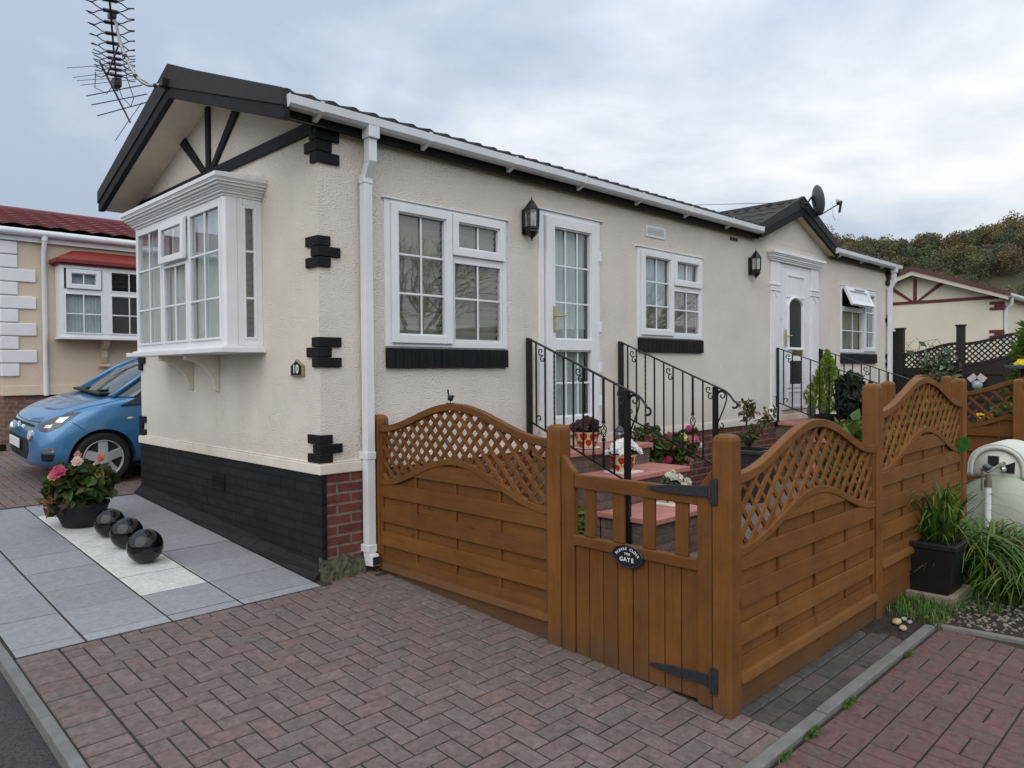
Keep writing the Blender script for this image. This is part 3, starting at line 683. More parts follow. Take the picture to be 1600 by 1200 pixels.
# porch roof
mb = MB(); A = 7.57
def porch_slope(s):
    m2 = MB(); nv = 24; rows = []
    for r in range(4): rows += [(r / 4, .014), ((r + 1) / 4 - .002, 0)]
    vs = []
    for t, lift in rows:
        for i in range(nv * 3 + 1):
            y = -.135 + 2.0 * i / (nv * 3); w = max(-.25, math.sin(2 * math.pi * y / .17)) * .013 + lift
            vs.append((A + s * (1.25 * (1 - t)), y, 2.575 + .53 * t + w))
    k = nv * 3 + 1
    m2.add(vs, [(r * k + i, r * k + i + 1, (r + 1) * k + i + 1, (r + 1) * k + i) for r in range(len(rows) - 1) for i in range(k - 1)]); return m2
for s in (-1, 1): q = porch_slope(s); mb.add(q.v, q.f)
pr = mb.build('porch_roof', 'tile', house, fix=False, smooth=True)
mb = MB()
for i in range(5): mb.prism([(A - .13, 3.065), (A - .09, 3.11), (A, 3.135), (A + .09, 3.11), (A + .13, 3.065)], -.09 + i * .4, -.09 + i * .4 + .39, 'xz')
mb.build('ridge', 'charcoal', pr)
cap = MB(); bd = MB(); sf = MB()
for s in (-1, 1):
    X = lambda x: A + s * x
    cap.prism([(X(0), 3.15), (X(1.27), 2.605), (X(1.27), 2.50), (X(0), 2.985)][::s], -.155, -.10, 'xz')
    bd.prism([(X(0), 2.9845), (X(1.265), 2.4995), (X(1.25), 2.425), (X(1.2), 2.425), (X(0), 2.88)][::s], -.145, -.103, 'xz')
    sf.add([(X(0), -.103, 2.885), (X(1.2), -.103, 2.43), (X(1.2), 0, 2.43), (X(0), 0, 2.885)], [(0, 1, 2, 3)])
cap.build('verge_cap', 'charcoal', pr, bevel=.005); bd.build('bargeboard', 'black', pr, bevel=.004); sf.build('soffit', 'soffit', pr, fix=False)

# bay window on the gable
BX, BY0, BY1 = -.305, .85, 2.75; BZ0, BZ1 = .93, 2.06
TB = TX(BX); TS = TY(BY0); TN = Matrix(((-1, 0, 0, 0), (0, 1, 0, BY1), (0, 0, 1, 0), (0, 0, 0, 1)))
mb = MB(TB); mb.ring(-2.75, -.85, BZ0, BZ1, .05, -.06, .0)
mb.box(-2.11, -2.06, -.05, -.002, BZ0 + .05, BZ1 - .05); mb.box(-1.55, -1.49, -.05, -.002, BZ0 + .05, BZ1 - .05); mb.box(-2.06, -1.55, -.048, -.004, 1.645, 1.69)
mb.T = Matrix(); mb.prism([(BX - .006, BY0 + .055), (BX - .006, BY0 + .006), (BX + .012, BY0 - .012), (BX + .10, BY0 - .012), (BX + .10, BY0 + .055)], BZ0, BZ1, 'xy')
mb.prism([(BX - .006, BY1 - .055), (BX + .10, BY1 - .055), (BX + .10, BY1 + .012), (BX + .012, BY1 + .012), (BX - .006, BY1 - .006)], BZ0, BZ1, 'xy')
mb.T = TS; mb.ring(BX + .101, -.0, BZ0 + .002, BZ1, .048, -.05, .006)
mb.T = TN; mb.ring(0, -BX - .101, BZ0 + .002, BZ1, .048, -.05, .006)
bayw = mb.build('bay_window', 'upvc', house, bevel=.004)
light(TB, bayw, (-2.70, -2.11, BZ0 + .05, BZ1 - .05), False, 2, [1.66, 1.30], [('net',)])
light(TB, bayw, (-1.49, -.905, BZ0 + .05, BZ1 - .05), False, 2, [1.66, 1.30], [('net',)])
light(TB, bayw, (-2.06, -1.55, BZ0 + .05, 1.645), False, 2, [1.30], [('net',)])
light(TS, bayw, (BX + .149, -.048, BZ0 + .05, BZ1 - .05), False, 1, [1.66, 1.30], [('blindg',)])
light(TN, bayw, (.048, -BX - .149, BZ0 + .05, BZ1 - .05), False, 1, [1.66, 1.30], [('blindg',)])
To = TB @ Matrix.Translation((0, .01, BZ1 - .055)) @ Matrix.Rotation(R(1.2), 4, 'X') @ Matrix.Translation((0, 0, -(BZ1 - .055)))
mb = MB(To); mb.ring(-2.075, -1.535, 1.665, BZ1 - .055, .055, .0, .030); bars(mb, -2.02, -1.59, 1.72, 1.95, 2, []); mb.build('open_sash', 'upvc', bayw, bevel=.004)
mb = MB(To); mb.add([(-2.02, .012, 1.72), (-1.59, .012, 1.72), (-1.59, .012, 1.95), (-2.02, .012, 1.95)], [(0, 1, 2, 3)]); mb.build('pane', 'glass', bayw, fix=False)
drape(TB, -2.05, -1.56, 1.68, 2.0, -.075, bayw, 'net', .05, .012)
mb = MB(); 
for o, z0, z1 in ((.045, .880, .918), (.02, .9185, .93)): mb.box(BX - o - .012, 0, BY0 - o - .01, BY1 + o + (.10 if o > .03 else .01), z0, z1)
mb.build('bay_sill', 'upvc', bayw, bevel=.004)
mb = MB()
prof = [(.012, 2.062, 2.082), (.030, 2.0822, 2.100), (.042, 2.1002, 2.112), (.055, 2.1122, 2.130), (.075, 2.1302, 2.150), (.092, 2.1502, 2.166), (.098, 2.1662, 2.176), (.106, 2.1762, 2.210)]
for o, z0, z1 in prof: mb.box(BX - o, 0, BY0 - o, BY1 + o, z0, z1)
mb.hexa([(BX - .10, BY0 - .10, 2.2105), (-.027, BY0 - .10, 2.2105), (-.027, BY1 + .10, 2.2105), (BX - .10, BY1 + .10, 2.2105)], [(-.06, BY0 - .02, 2.25), (-.027, BY0 - .02, 2.25), (-.027, BY1 + .02, 2.25), (-.06, BY1 + .02, 2.25)])
mb.build('bay_cornice', 'upvc', bayw, bevel=.003)
for y in (2.22, 1.66):
    mb = MB(); P = [(0, .879), (-.29, .879)]
    for i in range(9): t = i / 8; P.append((-.29 + .25 * math.sin(t * math.pi / 2), .879 - .04 - .26 * t ** 1.6))
    P += [(0, .56)]
    mb.prism(P, y, y + .05, 'xz'); mb.build('bay_bracket', 'cream', bayw, bevel=.004)
# wall vents
mb = MB(T0); mb.ring(3.95, 4.31, 2.165, 2.285, .02, 0, .012); mb.box(3.97, 4.29, 0, .003, 2.185, 2.265)
for k in range(5): mb.hexa([(3.97, .003, 2.188 + k * .016), (4.29, .003, 2.188 + k * .016), (4.29, .014, 2.184 + k * .016), (3.97, .014, 2.184 + k * .016)][::-1], [(3.97, .003, 2.194 + k * .016), (4.29, .003, 2.194 + k * .016), (4.29, .014, 2.190 + k * .016), (3.97, .014, 2.190 + k * .016)][::-1])
mb.build('vent', 'upvc', house)
mb = MB(T0)
for k in range(3): mb.box(5.755 + k * .07, 5.805 + k * .07, .002, .010, 2.335, 2.378)
mb.build('vent_holes', mat('vent terracotta', (.08, .055, .045), .8), house)
# ------------------------------------------------------------------ ground
def tz(x, y):
    # broad terrain: the local fall near the plot, level further off
    return -.80 + .058 * max(-9, min(14, y))
mb = MB(); xs = [-260, -120, -60, -30, -15, -8, -4, -2, 0, 2, 4, 6, 9, 12, 16, 22, 30, 45, 70, 110, 180, 300]; ys = [-220, -100, -50, -25, -15, -9, -6, -4, -3, -2, -1, 0, 2, 4, 7, 10, 14, 20, 40, 90, 200, 320]
vs = [(x, y, tz(x, y)) for y in ys for x in xs]; k = len(xs)
mb.add(vs, [(j * k + i, j * k + i + 1, (j + 1) * k + i + 1, (j + 1) * k + i) for j in range(len(ys) - 1) for i in range(k - 1)])
struct(mb.build('ground', 'ground', fix=False))
def sheet(name, m, pts, dz=0.0):
    mb = MB(); mb.add([(x, y, GZ(y) + dz) for x, y in pts], [tuple(range(len(pts)))]); return struct(mb.build(name, m, fix=False))
sheet('road', 'asphalt', [(-7.2, -9), (-1.925, -9), (-1.925, 14), (-7.2, 14)], -.05)
sheet('far_pavement', 'concrete', [(-9.0, -9), (-7.2, -9), (-7.2, 14), (-9.0, 14)], -.03)
sheet('road_marking', 'yellow', [(-2.19, -9), (-2.11, -9), (-2.11, 3.0), (-2.19, 3.0)], -.046)
# concrete edging kerbs
def kerb(a, b, w, top, L=.915, name='kerb'):
    mb = MB(); a = Vector((*a, 0)); b = Vector((*b, 0)); d = (b - a); n = max(1, round(d.length / L)); d /= n; s = Vector((-d.y, d.x, 0)).normalized() * w
    for i in range(n):
        p = a + d * (i + .004); q = a + d * (i + .996); k = random.uniform(-.004, .004)
        P = [p, q, q + s, p + s]
        mb.hexa([(v.x, v.y, GZ(v.y) - .12) for v in P], [(v.x, v.y, GZ(v.y) + top + k) for v in P])
    return struct(mb.build(name, 'concrete', bevel=.006))
kerb((-1.875, -9), (-1.875, 9), .052, .006)
kerb((-.9, -3.232), (2.44, -3.232), .058, .022)
kerb((2.45, -3.20), (2.90, -4.6), .05, .018)

BC = [((.166, .121, .112), .40), ((.160, .120, .112), .32), ((.170, .115, .106), .16), ((.150, .122, .114), .10), ((.180, .116, .105), .02)]
def bcol(p=None):
    r = random.random(); a = 0
    for c, w in (p or BC):
        a += w
        if r < a: break
    k = random.uniform(.92, 1.08); return tuple(x * k for x in c)
def brick(mb, x0, y0, x1, y1, dz=0):
    g = getattr(mb, 'g', .0042); x0 += g; y0 += g; x1 -= g; y1 -= g; b = .006; t = random.uniform(-.0018, .0018) + dz
    z = lambda x, y: GZ(y) + t + (x - x0) * tl
    tl = random.uniform(-.008, .008)
    top = [(x0 + b, y0 + b), (x1 - b, y0 + b), (x1 - b, y1 - b), (x0 + b, y1 - b)]; mid = [(x0, y0), (x1, y0), (x1, y1), (x0, y1)]
    mb.col = bcol(mb.pal)
    mb.add([(x, y, z(x, y)) for x, y in top] + [(x, y, z(x, y) - .005) for x, y in mid] + [(x, y, z(x, y) - .03) for x, y in mid],
           [(0, 1, 2, 3)] + [(4 + i, 4 + (i + 1) % 4, (i + 1) % 4, i) for i in range(4)] + [(8 + i, 8 + (i + 1) % 4, 4 + (i + 1) % 4, 4 + i) for i in range(4)])
def inside(x, y, boxes): return any(a <= x <= b and c <= y <= d for a, b, c, d in boxes)
def herring(name, area, excl, pal=None, w=.1, offs=(0, 0)):
    mb = MB(); mb.pal = pal; a, b, c, d = area; nx = int((b - a) / w) + 3; ny = int((d - c) / w) + 3
    for i in range(-2, nx):
        for j in range(-2, ny):
            r = (i - j) % 4
            if r == 0: q = (a + i * w, c + j * w, a + (i + 2) * w, c + (j + 1) * w)
            elif r == 3: q = (a + i * w, c + j * w, a + (i + 1) * w, c + (j + 2) * w)
            else: continue
            q = (max(q[0], a), max(q[1], c), min(q[2], b), min(q[3], d))
            if q[2] - q[0] < .02 or q[3] - q[1] < .02: continue
            cx, cy = (q[0] + q[2]) / 2, (q[1] + q[3]) / 2
            if inside(cx, cy, excl): continue
            q = list(q)
            for ea, eb, ec, ed in excl:        # trim blocks that run under an edge
                ox = min(q[2], eb) - max(q[0], ea); oy = min(q[3], ed) - max(q[1], ec)
                if ox > 0 and oy > 0:
                    if ox < oy:
                        if cx < ea + .2 and q[0] < ea: q[2] = ea
                        else: q[0] = eb
                    else:
                        if q[1] < ec: q[3] = ec
                        else: q[1] = ed
            if q[2] - q[0] < .02 or q[3] - q[1] < .02: continue
            brick(mb, *q)
    return mb
# driveway: herringbone with a stretcher course along the kerb
mb = herring('driveway', (-1.665, 2.4, -7.4, -.14), [(.46, 6, -2.88, 1), (-.9, 6, -9, -3.232), (.50, 3, -3.24, -2.85)])
def course(mb, x0, x1, y0, y1, n, horiz=True):
    for i in range(n):
        if horiz: brick(mb, x0, y0 + (y1 - y0) * i / n, x1, y0 + (y1 - y0) * (i + 1) / n)
        else: brick(mb, x0 + (x1 - x0) * i / n, y0, x0 + (x1 - x0) * (i + 1) / n, y1)
course(mb, -1.868, -1.668, -7.4, -.14, 72)
h2 = herring('d', (.0, .44, -.14, .0), []); mb.add(h2.v, []);
o = len(mb.v) - len(h2.v); mb.f += [[i + o for i in f] for f in h2.f]; mb.c += h2.c
struct(mb.build('driveway', 'paver', fix=False))
sheet('driveway_bed', 'joint', [(-1.873, -9), (2.43, -9), (2.43, 0.0), (-1.873, 0.0)], -.0055)
# stained strip of blocks along the outside of the side fence is darker
PD = [((.062, .057, .055), .5), ((.05, .048, .047), .3), ((.09, .07, .066), .2)]
mb = MB(); mb.pal = PD
for j in range(4):
    x = .50 - (.1 if j % 2 else 0)
    while x < 2.30:
        if min(x + .2, 2.30) - max(x, .50) > .02: brick(mb, max(x, .50), -3.174 + j * .1, min(x + .2, 2.30), -3.074 + j * .1, .0)
        x += .2
struct(mb.build('stained_blocks', 'paver', fix=False))
from mathutils import noise
mb = MB(); vs = []; NS = 26
for i in range(NS + 1):
    for j in range(NS + 1):
        x = 1.98 + .50 * i / NS; y = -3.175 + .29 * j / NS; e = min(1, (x - 2.02) / .12 + .8 * noise.noise((x * 9, y * 9, 2))); e = max(-.4, e)
        vs.append((x, y, GZ(y) + .010 * e - .002 + .006 * noise.noise((x * 40, y * 40, 5)) * max(0, e)))
mb.add(vs, [(i * (NS + 1) + j, (i + 1) * (NS + 1) + j, (i + 1) * (NS + 1) + j + 1, i * (NS + 1) + j + 1) for i in range(NS) for j in range(NS)])
struct(mb.build('soil_bed', 'earth', fix=False))
# basket-weave maroon blocks beyond the edging
PM = [((.130, .066, .063), .45), ((.122, .066, .063), .3), ((.113, .066, .064), .2), ((.138, .072, .066), .05)]
mb = MB(); mb.pal = PM; mb.g = .0028
for i in range(-5, 20):
    for j in range(16):
        x = -.9 + i * .2; y = -3.445 - j * .2
        xr = 2.5 + (-3.25 - y) * .32
        if x + .2 > xr or x < -1.0: continue
        if (i + j) % 2: brick(mb, x, y, x + .2, y + .1); brick(mb, x, y + .1, x + .2, y + .2)
        else: brick(mb, x, y, x + .1, y + .2); brick(mb, x + .1, y, x + .2, y + .2)
struct(mb.build('basketweave_paving', 'paver', fix=False))
sheet('basketweave_bed', 'mossjoint', [(-1.0, -7), (3.6, -7), (2.52, -3.24), (-1.0, -3.24)], -.0055)
# slab terrace in front of the gable
mb = MB(); mb.pal = None; random.seed(21)
XC = [-1.866, -1.533, -1.076, -.638, -.085]; rows = [-.14, -.030]
y = -.030
while y < 3.45: y += .444; rows.append(min(y, 3.585))
def slab(mb, x0, x1, y0, y1, col):
    g = .0065; x0 += g; x1 -= g; y0 += g; y1 -= g; b = .005; t = random.uniform(-.002, .002); mb.col = col
    P = [(x0, y0), (x1, y0), (x1, y1), (x0, y1)]; T = [(x0 + b, y0 + b), (x1 - b, y0 + b), (x1 - b, y1 - b), (x0 + b, y1 - b)]
    mb.add([(x, y, GZ(y) + .006 + t) for x, y in T] + [(x, y, GZ(y) + .002 + t) for x, y in P] + [(x, y, GZ(y) - .03) for x, y in P],
           [(0, 1, 2, 3)] + [(4 + i, 4 + (i + 1) % 4, (i + 1) % 4, i) for i in range(4)] + [(8 + i, 8 + (i + 1) % 4, 4 + (i + 1) % 4, 4 + i) for i in range(4)])
for ci in range(4):
    for ri in range(len(rows) - 1):
        a, b = rows[ri], rows[ri + 1]
        if b - a < .03: continue
        white = ci == 2 - 0 and 2 <= ri <= 7
        k = random.uniform(.93, 1.07); col = (.56 * k, .57 * k, .545 * k) if white else tuple(v * k for v in (.262, .272, .286))
        if ri == 0: col = tuple(v * 1.12 for v in col)
        slab(mb, XC[ci], XC[ci + 1], a, b, col)
struct(mb.build('slab_terrace', 'slab', fix=False))
sheet('slab_bed', 'joint', [(-1.873, -.14), (-.0, -.14), (-.0, 3.60), (-1.873, 3.60)], .0005)
# block paving behind, where the car stands
PF = [((.15, .11, .105), .5), ((.18, .11, .10), .3), ((.13, .115, .11), .2)]
mb = herring('h', (-2.4, 3.4, 3.6, 8.0), [(.2, 4, 2, 3.9)], PF)
struct(mb.build('parking_bay', 'paver', fix=False))
sheet('parking_bed', 'joint', [(-2.4, 3.6), (4.2, 3.6), (4.2, 8.0), (-2.4, 8.0)], -.0055)
# red paved apron with a dark edge in front of the neighbour
mb = MB(); mb.box(-2.6, -.55, 7.35, 8.55, -.45, GZ(8) + .10); struct(mb.build('red_apron', mat('red paving', (.26, .10, .085), .8, .25, 8, .3, 60), bevel=.01))
mb = MB(); mb.box(-2.6, -.52, 7.28, 7.345, -.5, GZ(7.3) + .09); struct(mb.build('apron_edge', 'black'))
# yard behind the fence, gravel to the right
sheet('yard_paving', 'yard', [(.46, -2.88), (12, -2.88), (12, 0), (.46, 0)], .004)
sheet('gravel_bed', 'earth', [(2.46, -3.2), (2.95, -4.7), (4.4, -7), (14, -7), (14, -2.882), (2.46, -2.882)], .006)
N = 6500; gx = rng.uniform(2.5, 8, N); gy = rng.uniform(-4.6, -3.0, N); ok = gx > 2.55 + (-3.2 - gy) * .34; gx, gy = gx[ok], gy[ok]; N = len(gx)
s = rng.uniform(.006, .017, N); V = []; Cc = []
for x, y, q in zip(gx, gy, s):
    z = GZ(y) + .008; c = rng.uniform(.10, .30); col = (c, c * .88, c * .72); a = rng.uniform(0, 6.28, 4) * .15 + np.arange(4) * 1.57
    R4 = [(x + q * math.cos(t), y + q * math.sin(t), z) for t in a]; tp = [(x + q * .5 * math.cos(t), y + q * .5 * math.sin(t), z + q * .7) for t in a]
    V.append(tp); Cc.append(col)
    for i in range(4): V.append([R4[i], R4[(i + 1) % 4], tp[(i + 1) % 4], tp[i]]); Cc.append(col)
M['gravel'] = mat('gravel', (1, 1, 1), .9, .3, 60, .3, 200, attr=True)
tag(quads('gravel', V, Cc, 'gravel'), 'loose pale gravel on the ground beside the lily planter', 'gravel', kind='stuff')
for x, y, r in ((2.30, -3.05, .035), (2.22, -3.11, .028), (2.40, -3.06, .022), (2.37, -3.10, .02)):
    mb = MB(); mb.sphere((0, 0, 0), r, 9, 6, (1.2, .8, .55)); mb.v = [(p[0] + x + random.uniform(-1, 1) * r * .15, p[1] + y + random.uniform(-1, 1) * r * .15, p[2] + GZ(y) + .014 + r * .4) for p in mb.v]
    tag(mb.build('pebble', mat('pale pebble', (.40, .33, .19) if r > .025 else (.28, .27, .25), .85, .3, 40), smooth='all'), 'pale pebble lying on the dark soil by the fence corner', 'pebble', 'pebbles on the soil')
# ------------------------------------------------------------------ stained timber fence and gate
def bell(t): return .5 + .5 * math.cos(2 * math.pi * (t - .5))
def post(x, y, zt, parent, zb=None, name='post'):
    mb = MB(); w = .05; zb = GZ(y) - .05 if zb is None else zb
    prof = [(w, zb), (w, zt - .032), (w * .90, zt - .015), (w * .62, zt - .003), (w * .2, zt)]
    vs = [(x + sx * r, y + sy * r, z) for r, z in prof for sx, sy in ((-1, -1), (1, -1), (1, 1), (-1, 1))]
    mb.add(vs, [(4 * i + j, 4 * i + (j + 1) % 4, 4 * i + 4 + (j + 1) % 4, 4 * i + 4 + j) for i in range(len(prof) - 1) for j in range(4)] + [(0, 3, 2, 1), tuple(range(len(vs) - 4, len(vs)))])
    return mb.build(name, 'wood_z', parent, bevel=.007)
def panel(axis, a, b, c, top, low, amp_t, amp_l, zb, parent, rows=None, face=-1, pitch=.10, phase=lambda t: t, cap=True):
    """woven fence panel with an arched trellis head. axis: 'x' or 'y' runs a..b, c = the other coordinate, face = side that is the front"""
    L = b - a; wm = 'wood_x' if axis == 'x' else 'wood_y'
    if axis == 'x': T = Matrix(((1, 0, 0, a), (0, -face, 0, c), (0, 0, 1, 0), (0, 0, 0, 1))) if face > 0 else Matrix(((1, 0, 0, a), (0, -1, 0, c), (0, 0, 1, 0), (0, 0, 0, 1)))
    else: T = Matrix(((0, -1, 0, c), (1, 0, 0, a), (0, 0, 1, 0), (0, 0, 0, 1)))
    U = lambda u: top + amp_t * bell(phase(u / L)); D = lambda u: low + amp_l * bell(phase(u / L))
    fr = MB(T); n = 40
    def rail(fn, th, d0, d1):
        vs = []
        for i in range(n + 1):
            u = L * i / n; e = 1e-3; sl = (fn(min(L, u + e)) - fn(max(0, u - e))) / (min(L, u + e) - max(0, u - e)); nx, nz = -sl / math.hypot(1, sl), 1 / math.hypot(1, sl); z = fn(u)
            uu = max(.0, min(L, u - nx * th)); 
            vs += [(u, d0, z), (u, d1, z), (uu, d1, z - nz * th), (uu, d0, z - nz * th)]
        fr.add(vs, [(4 * i + j, 4 * i + (j + 1) % 4, 4 * i + 4 + (j + 1) % 4, 4 * i + 4 + j) for i in range(n) for j in range(4)] + [(0, 1, 2, 3), tuple(range(4 * n, 4 * n + 4))])
    rail(U, .046, -.022, .026); rail(D, .040, -.02, .024)
    root = fr.build('panel_frame', wm, parent, bevel=.004)
    st = MB(T); zbb = zb + .02
    st.box(0, .030, -.02, .018, zbb, U(0) - .047); st.build('stile', 'wood_z', root, bevel=.003)
    st = MB(T); st.box(L - .030, L, -.02, .018, zbb, U(L) - .047); st.build('stile', 'wood_z', root, bevel=.003)
    # trellis laths, two crossing layers
    tr = MB(T); w = .025; S = .003
    for sg in (1, -1):
        k = -int(1.2 / pitch)
        while k * pitch < L + 1.2:
            u0 = k * pitch; pts = []
            for i in range(420):
                v = D(0) - .1 + i * .003; u = u0 + sg * (v - low)
                if .03 < u < L - .03 and D(u) - .02 < v < U(u) - .03: pts.append((u, v))
            seg = []; 
            for p in pts:
                if seg and p[1] - seg[-1][1] > .008:
                    if len(seg) > 6: tr.bar((seg[0][0], sg * .0055, seg[0][1]), (seg[-1][0], sg * .0055, seg[-1][1]), .010, w, (0, 1, 0)) if False else tr.bar((seg[0][0], sg * .0068, seg[0][1]), (seg[-1][0], sg * .0068, seg[-1][1]), w, .0125, (0, 1, 0))
                    seg = []
                seg.append(p)
            if len(seg) > 6: tr.bar((seg[0][0], sg * .0068, seg[0][1]), (seg[-1][0], sg * .0068, seg[-1][1]), w, .0125, (0, 1, 0))
            k += 1
    tr.build('trellis', wm, root, fix=False)
    # woven boards under the lower rail
    bd = MB(T); z = zb + .235; i = 0; nseg = 36
    def strip(z0, z1, d0, d1):
        run = []
        for q in range(nseg + 1):
            u = .012 + (L - .024) * q / nseg; t = min(z1, D(u) - .018); run.append((u, z0, t))
        part = []
        def flush(part):
            if len(part) < 2: return
            vs = []
            for u, za, zz in part: vs += [(u, d0, za), (u, d1, za), (u, d1 - .002, zz), (u, d0, zz)]
            m = len(part)
            bd.add(vs, [(4 * i2 + j, 4 * i2 + (j + 1) % 4, 4 * i2 + 4 + (j + 1) % 4, 4 * i2 + 4 + j) for i2 in range(m - 1) for j in range(4)] + [(0, 1, 2, 3), tuple(range(4 * m - 4, 4 * m))])
        for r in run:
            if r[2] - r[1] > .006: part.append(r)
            else: flush(part); part = []
        flush(part)
    zmax = low + amp_l
    while z < zmax:
        k = random.uniform(-.003, .003)
        strip(z - .012, z + .092, -.008, -.001)             # recessed board
        strip(z + .075 + k, z + .178 + k, .012, .020)         # proud board
        z += .177
    strip(zb + .15, zb + .245, .004, .012)
    bd.build('woven_boards', wm, root, bevel=.002)
    for q in (.25, .5, .75):
        bt = MB(T); u = L * q; bt.box(u - .011, u + .011, -.001, .0115, zb + .12, D(u) - .03); bt.build('batten', 'wood_z', root, bevel=.002)
    gb = MB(T); gb.box(.0, L, -.018, .014, zb, zb + .135); gb.build('gravel_board', wm, root, bevel=.003)
    rl = MB(T); rl.hexa([(.0, -.01, zb + .1355), (L, -.01, zb + .1355), (L, .044, zb + .1355), (0, .044, zb + .1355)], [(.0, -.01, zb + .185), (L, -.01, zb + .185), (L, .030, zb + .177), (0, .030, zb + .177)]); rl.build('bottom_rail', wm, root, bevel=.004)
    return root
FA = thing('garden_fence', 'brown stained fence panel with arched trellis top between the white downpipe and the gate', 'fence', (.45, -.9, -.8))
post(.455, -.055, .408, FA); post(.450, -1.835, .418, FA, zb=-.90)
panel('y', -1.785, -.105, .440, .330, -.066, .182, .212, -.855, FA)
FB = thing('garden_fence', 'longer brown stained fence with two arched trellis panels stepping up between tall posts', 'fence', (2.4, -2.9, -.9))
post(.450, -2.89, .420, FB); post(2.33, -2.89, .625, FB); post(4.31, -2.89, .632, FB)
panel('x', .50, 2.28, -2.905, .228, -.128, .215, .195, -.903, FB, pitch=.128)
panel('x', 2.38, 4.26, -2.905, .443, .060, .210, .225, -.72, FB, pitch=.128)
mb = MB(); mb.box(2.38, 4.26, -2.91, -2.88, -.93, -.722); mb.build('gravel_board', 'wood_x', FB, bevel=.003)
FC = thing('garden_fence', 'brown fence set back around the gas tank with arched trellis head', 'fence', (6, -2.2, -.9))
post(6.6, -2.2, .632, FC); post(6.52, -2.90, .60, FC); post(4.72, -2.2, .60, FC)
panel('x', 4.77, 6.55, -2.215, .443, .06, .21, .225, -.86, FC)
panel('y', -4.05, -2.25, 6.6, .445, .075, .205, .22, -.86, FC, pitch=.145)
mb = MB(); mb.box(6.585, 6.615, -4.05, -2.25, -.98, -.862); mb.build('gravel_board', 'wood_y', FC)

# gate
gate = thing('garden_gate', 'brown boarded garden gate with four upright slats and black strap hinges', 'gate', (.425, -2.36, -.86))
x0, x1 = .405, .445
mb = MB()
mb.prism([(-1.892, -.872), (-1.892, .240), (-1.905, .246), (-1.985, .160), (-1.985, -.872)], x0, x1, 'yz'); mb.build('stile', 'wood_z', gate, bevel=.005); mb = MB()
mb.prism([(-2.757, -.885), (-2.757, .150), (-2.828, .246), (-2.836, .240), (-2.836, -.885)], x0, x1, 'yz')
mb.build('stile', 'wood_z', gate, bevel=.005)
mb = MB(); mb.box(x0 + .002, x1 - .002, -2.757, -1.985, .072, .150); mb.build('rail', 'wood_y', gate, bevel=.006); mb = MB(); mb.box(x0 - .004, x1 - .002, -2.757, -1.985, -.245, -.188); mb.build('rail', 'wood_y', gate, bevel=.006)
for y in (-2.087, -2.281, -2.472, -2.665):
    mb = MB(); mb.box(x0 + .012, x1 - .01, y - .037, y + .037, -.188, .072); mb.build('slat', 'wood_z', gate, bevel=.004)
mb = MB(); n = 8; w = (2.757 - 1.985) / n
for i in range(n): mb.box(x0 + .012 + random.uniform(-.001, .001), x1 - .012, -2.757 + i * w + .002, -2.757 + (i + 1) * w - .002, -.872, -.246)
mb.box(x0 + .020, x1 - .02, -2.757, -1.985, -.84, -.25); mb.build('boards', 'wood_z', gate, bevel=.006)
M['hinge'] = mat('black hinge', (.018, .021, .025), .5, .3, 30, .25, 120)
for z in (.148, -.748):
    mb = MB(); mb.box(x0 - .016, x0 - .003, -2.872, -2.834, z - .062, z + .062)
    mb.prism([(-2.834, z - .028), (-2.834, z + .026), (-2.62, z + .012), (-2.50, z - .006), (-2.476, z - .016), (-2.50, z - .026), (-2.62, z - .034)], x0 - .012, x0 - .005, 'yz')
    mb.tube([(x0 - .014, -2.834, z - .032), (x0 - .014, -2.834, z + .03)], .009, 8)
    mb.build('strap_hinge', 'hinge', gate, bevel=.002)
# oval sign
sg = thing('gate_sign', 'small black oval sign reading PLEASE CLOSE THE GATE fixed to the gate', 'sign', (.40, -2.355, -.243))
mb = MB(); a, b = .098, .058; pr_ = [(1, 0), (1, .006), (.96, .009), (.9, .007), (.0, .007)]
vs = []; nn = 40
for r, d in pr_[:-1]:
    for i in range(nn): t = 2 * math.pi * i / nn; vs.append((.4005 - d, -2.355 + a * r * math.cos(t), -.243 + b * r * math.sin(t)))
vs.append((.4005 - .007, -2.355, -.243))
fs = [(k * nn + i, k * nn + (i + 1) % nn, (k + 1) * nn + (i + 1) % nn, (k + 1) * nn + i) for k in range(3) for i in range(nn)] + [(3 * nn + i, 3 * nn + (i + 1) % nn, 4 * nn) for i in range(nn)]
mb.add(vs, fs); mb.build('plate', mat('sign enamel', (.012, .012, .02), .3, .1, 9), sg)
def text(parts, name, m, parent, T, depth=.0012):
    """letters placed one by one: (char, u, v, size, angle); T maps (u, v, w)"""
    bmx = bmesh.new()
    for ch, u, v, size, ang in parts:
        cu = bpy.data.curves.new('t', 'FONT'); cu.body = ch; cu.size = size; cu.align_x = 'CENTER'; cu.align_y = 'CENTER'; cu.extrude = depth; cu.offset = size * .022
        ob = bpy.data.objects.new('t', cu); COL.objects.link(ob); dg = bpy.context.evaluated_depsgraph_get(); me = bpy.data.meshes.new_from_object(ob.evaluated_get(dg))
        me.transform(T @ Matrix.Translation((u, v, 0)) @ Matrix.Rotation(ang, 4, 'Z')); bmx.from_mesh(me)
        bpy.data.objects.remove(ob); bpy.data.meshes.remove(me); bpy.data.curves.remove(cu)
    me = bpy.data.meshes.new(name); me.transform(Matrix()); bmx.to_mesh(me); bmx.free()
    off = world_loc(parent); me.transform(Matrix.Translation(-off)); me.materials.append(M[m]); o = bpy.data.objects.new(name, me); COL.objects.link(o); o.parent = parent; return o
TT = Matrix(((0, 0, -1, .3925), (-1, 0, 0, -2.355), (0, 1, 0, -.243), (0, 0, 0, 1)))
P = []
s1 = 'PLEASE CLOSE'
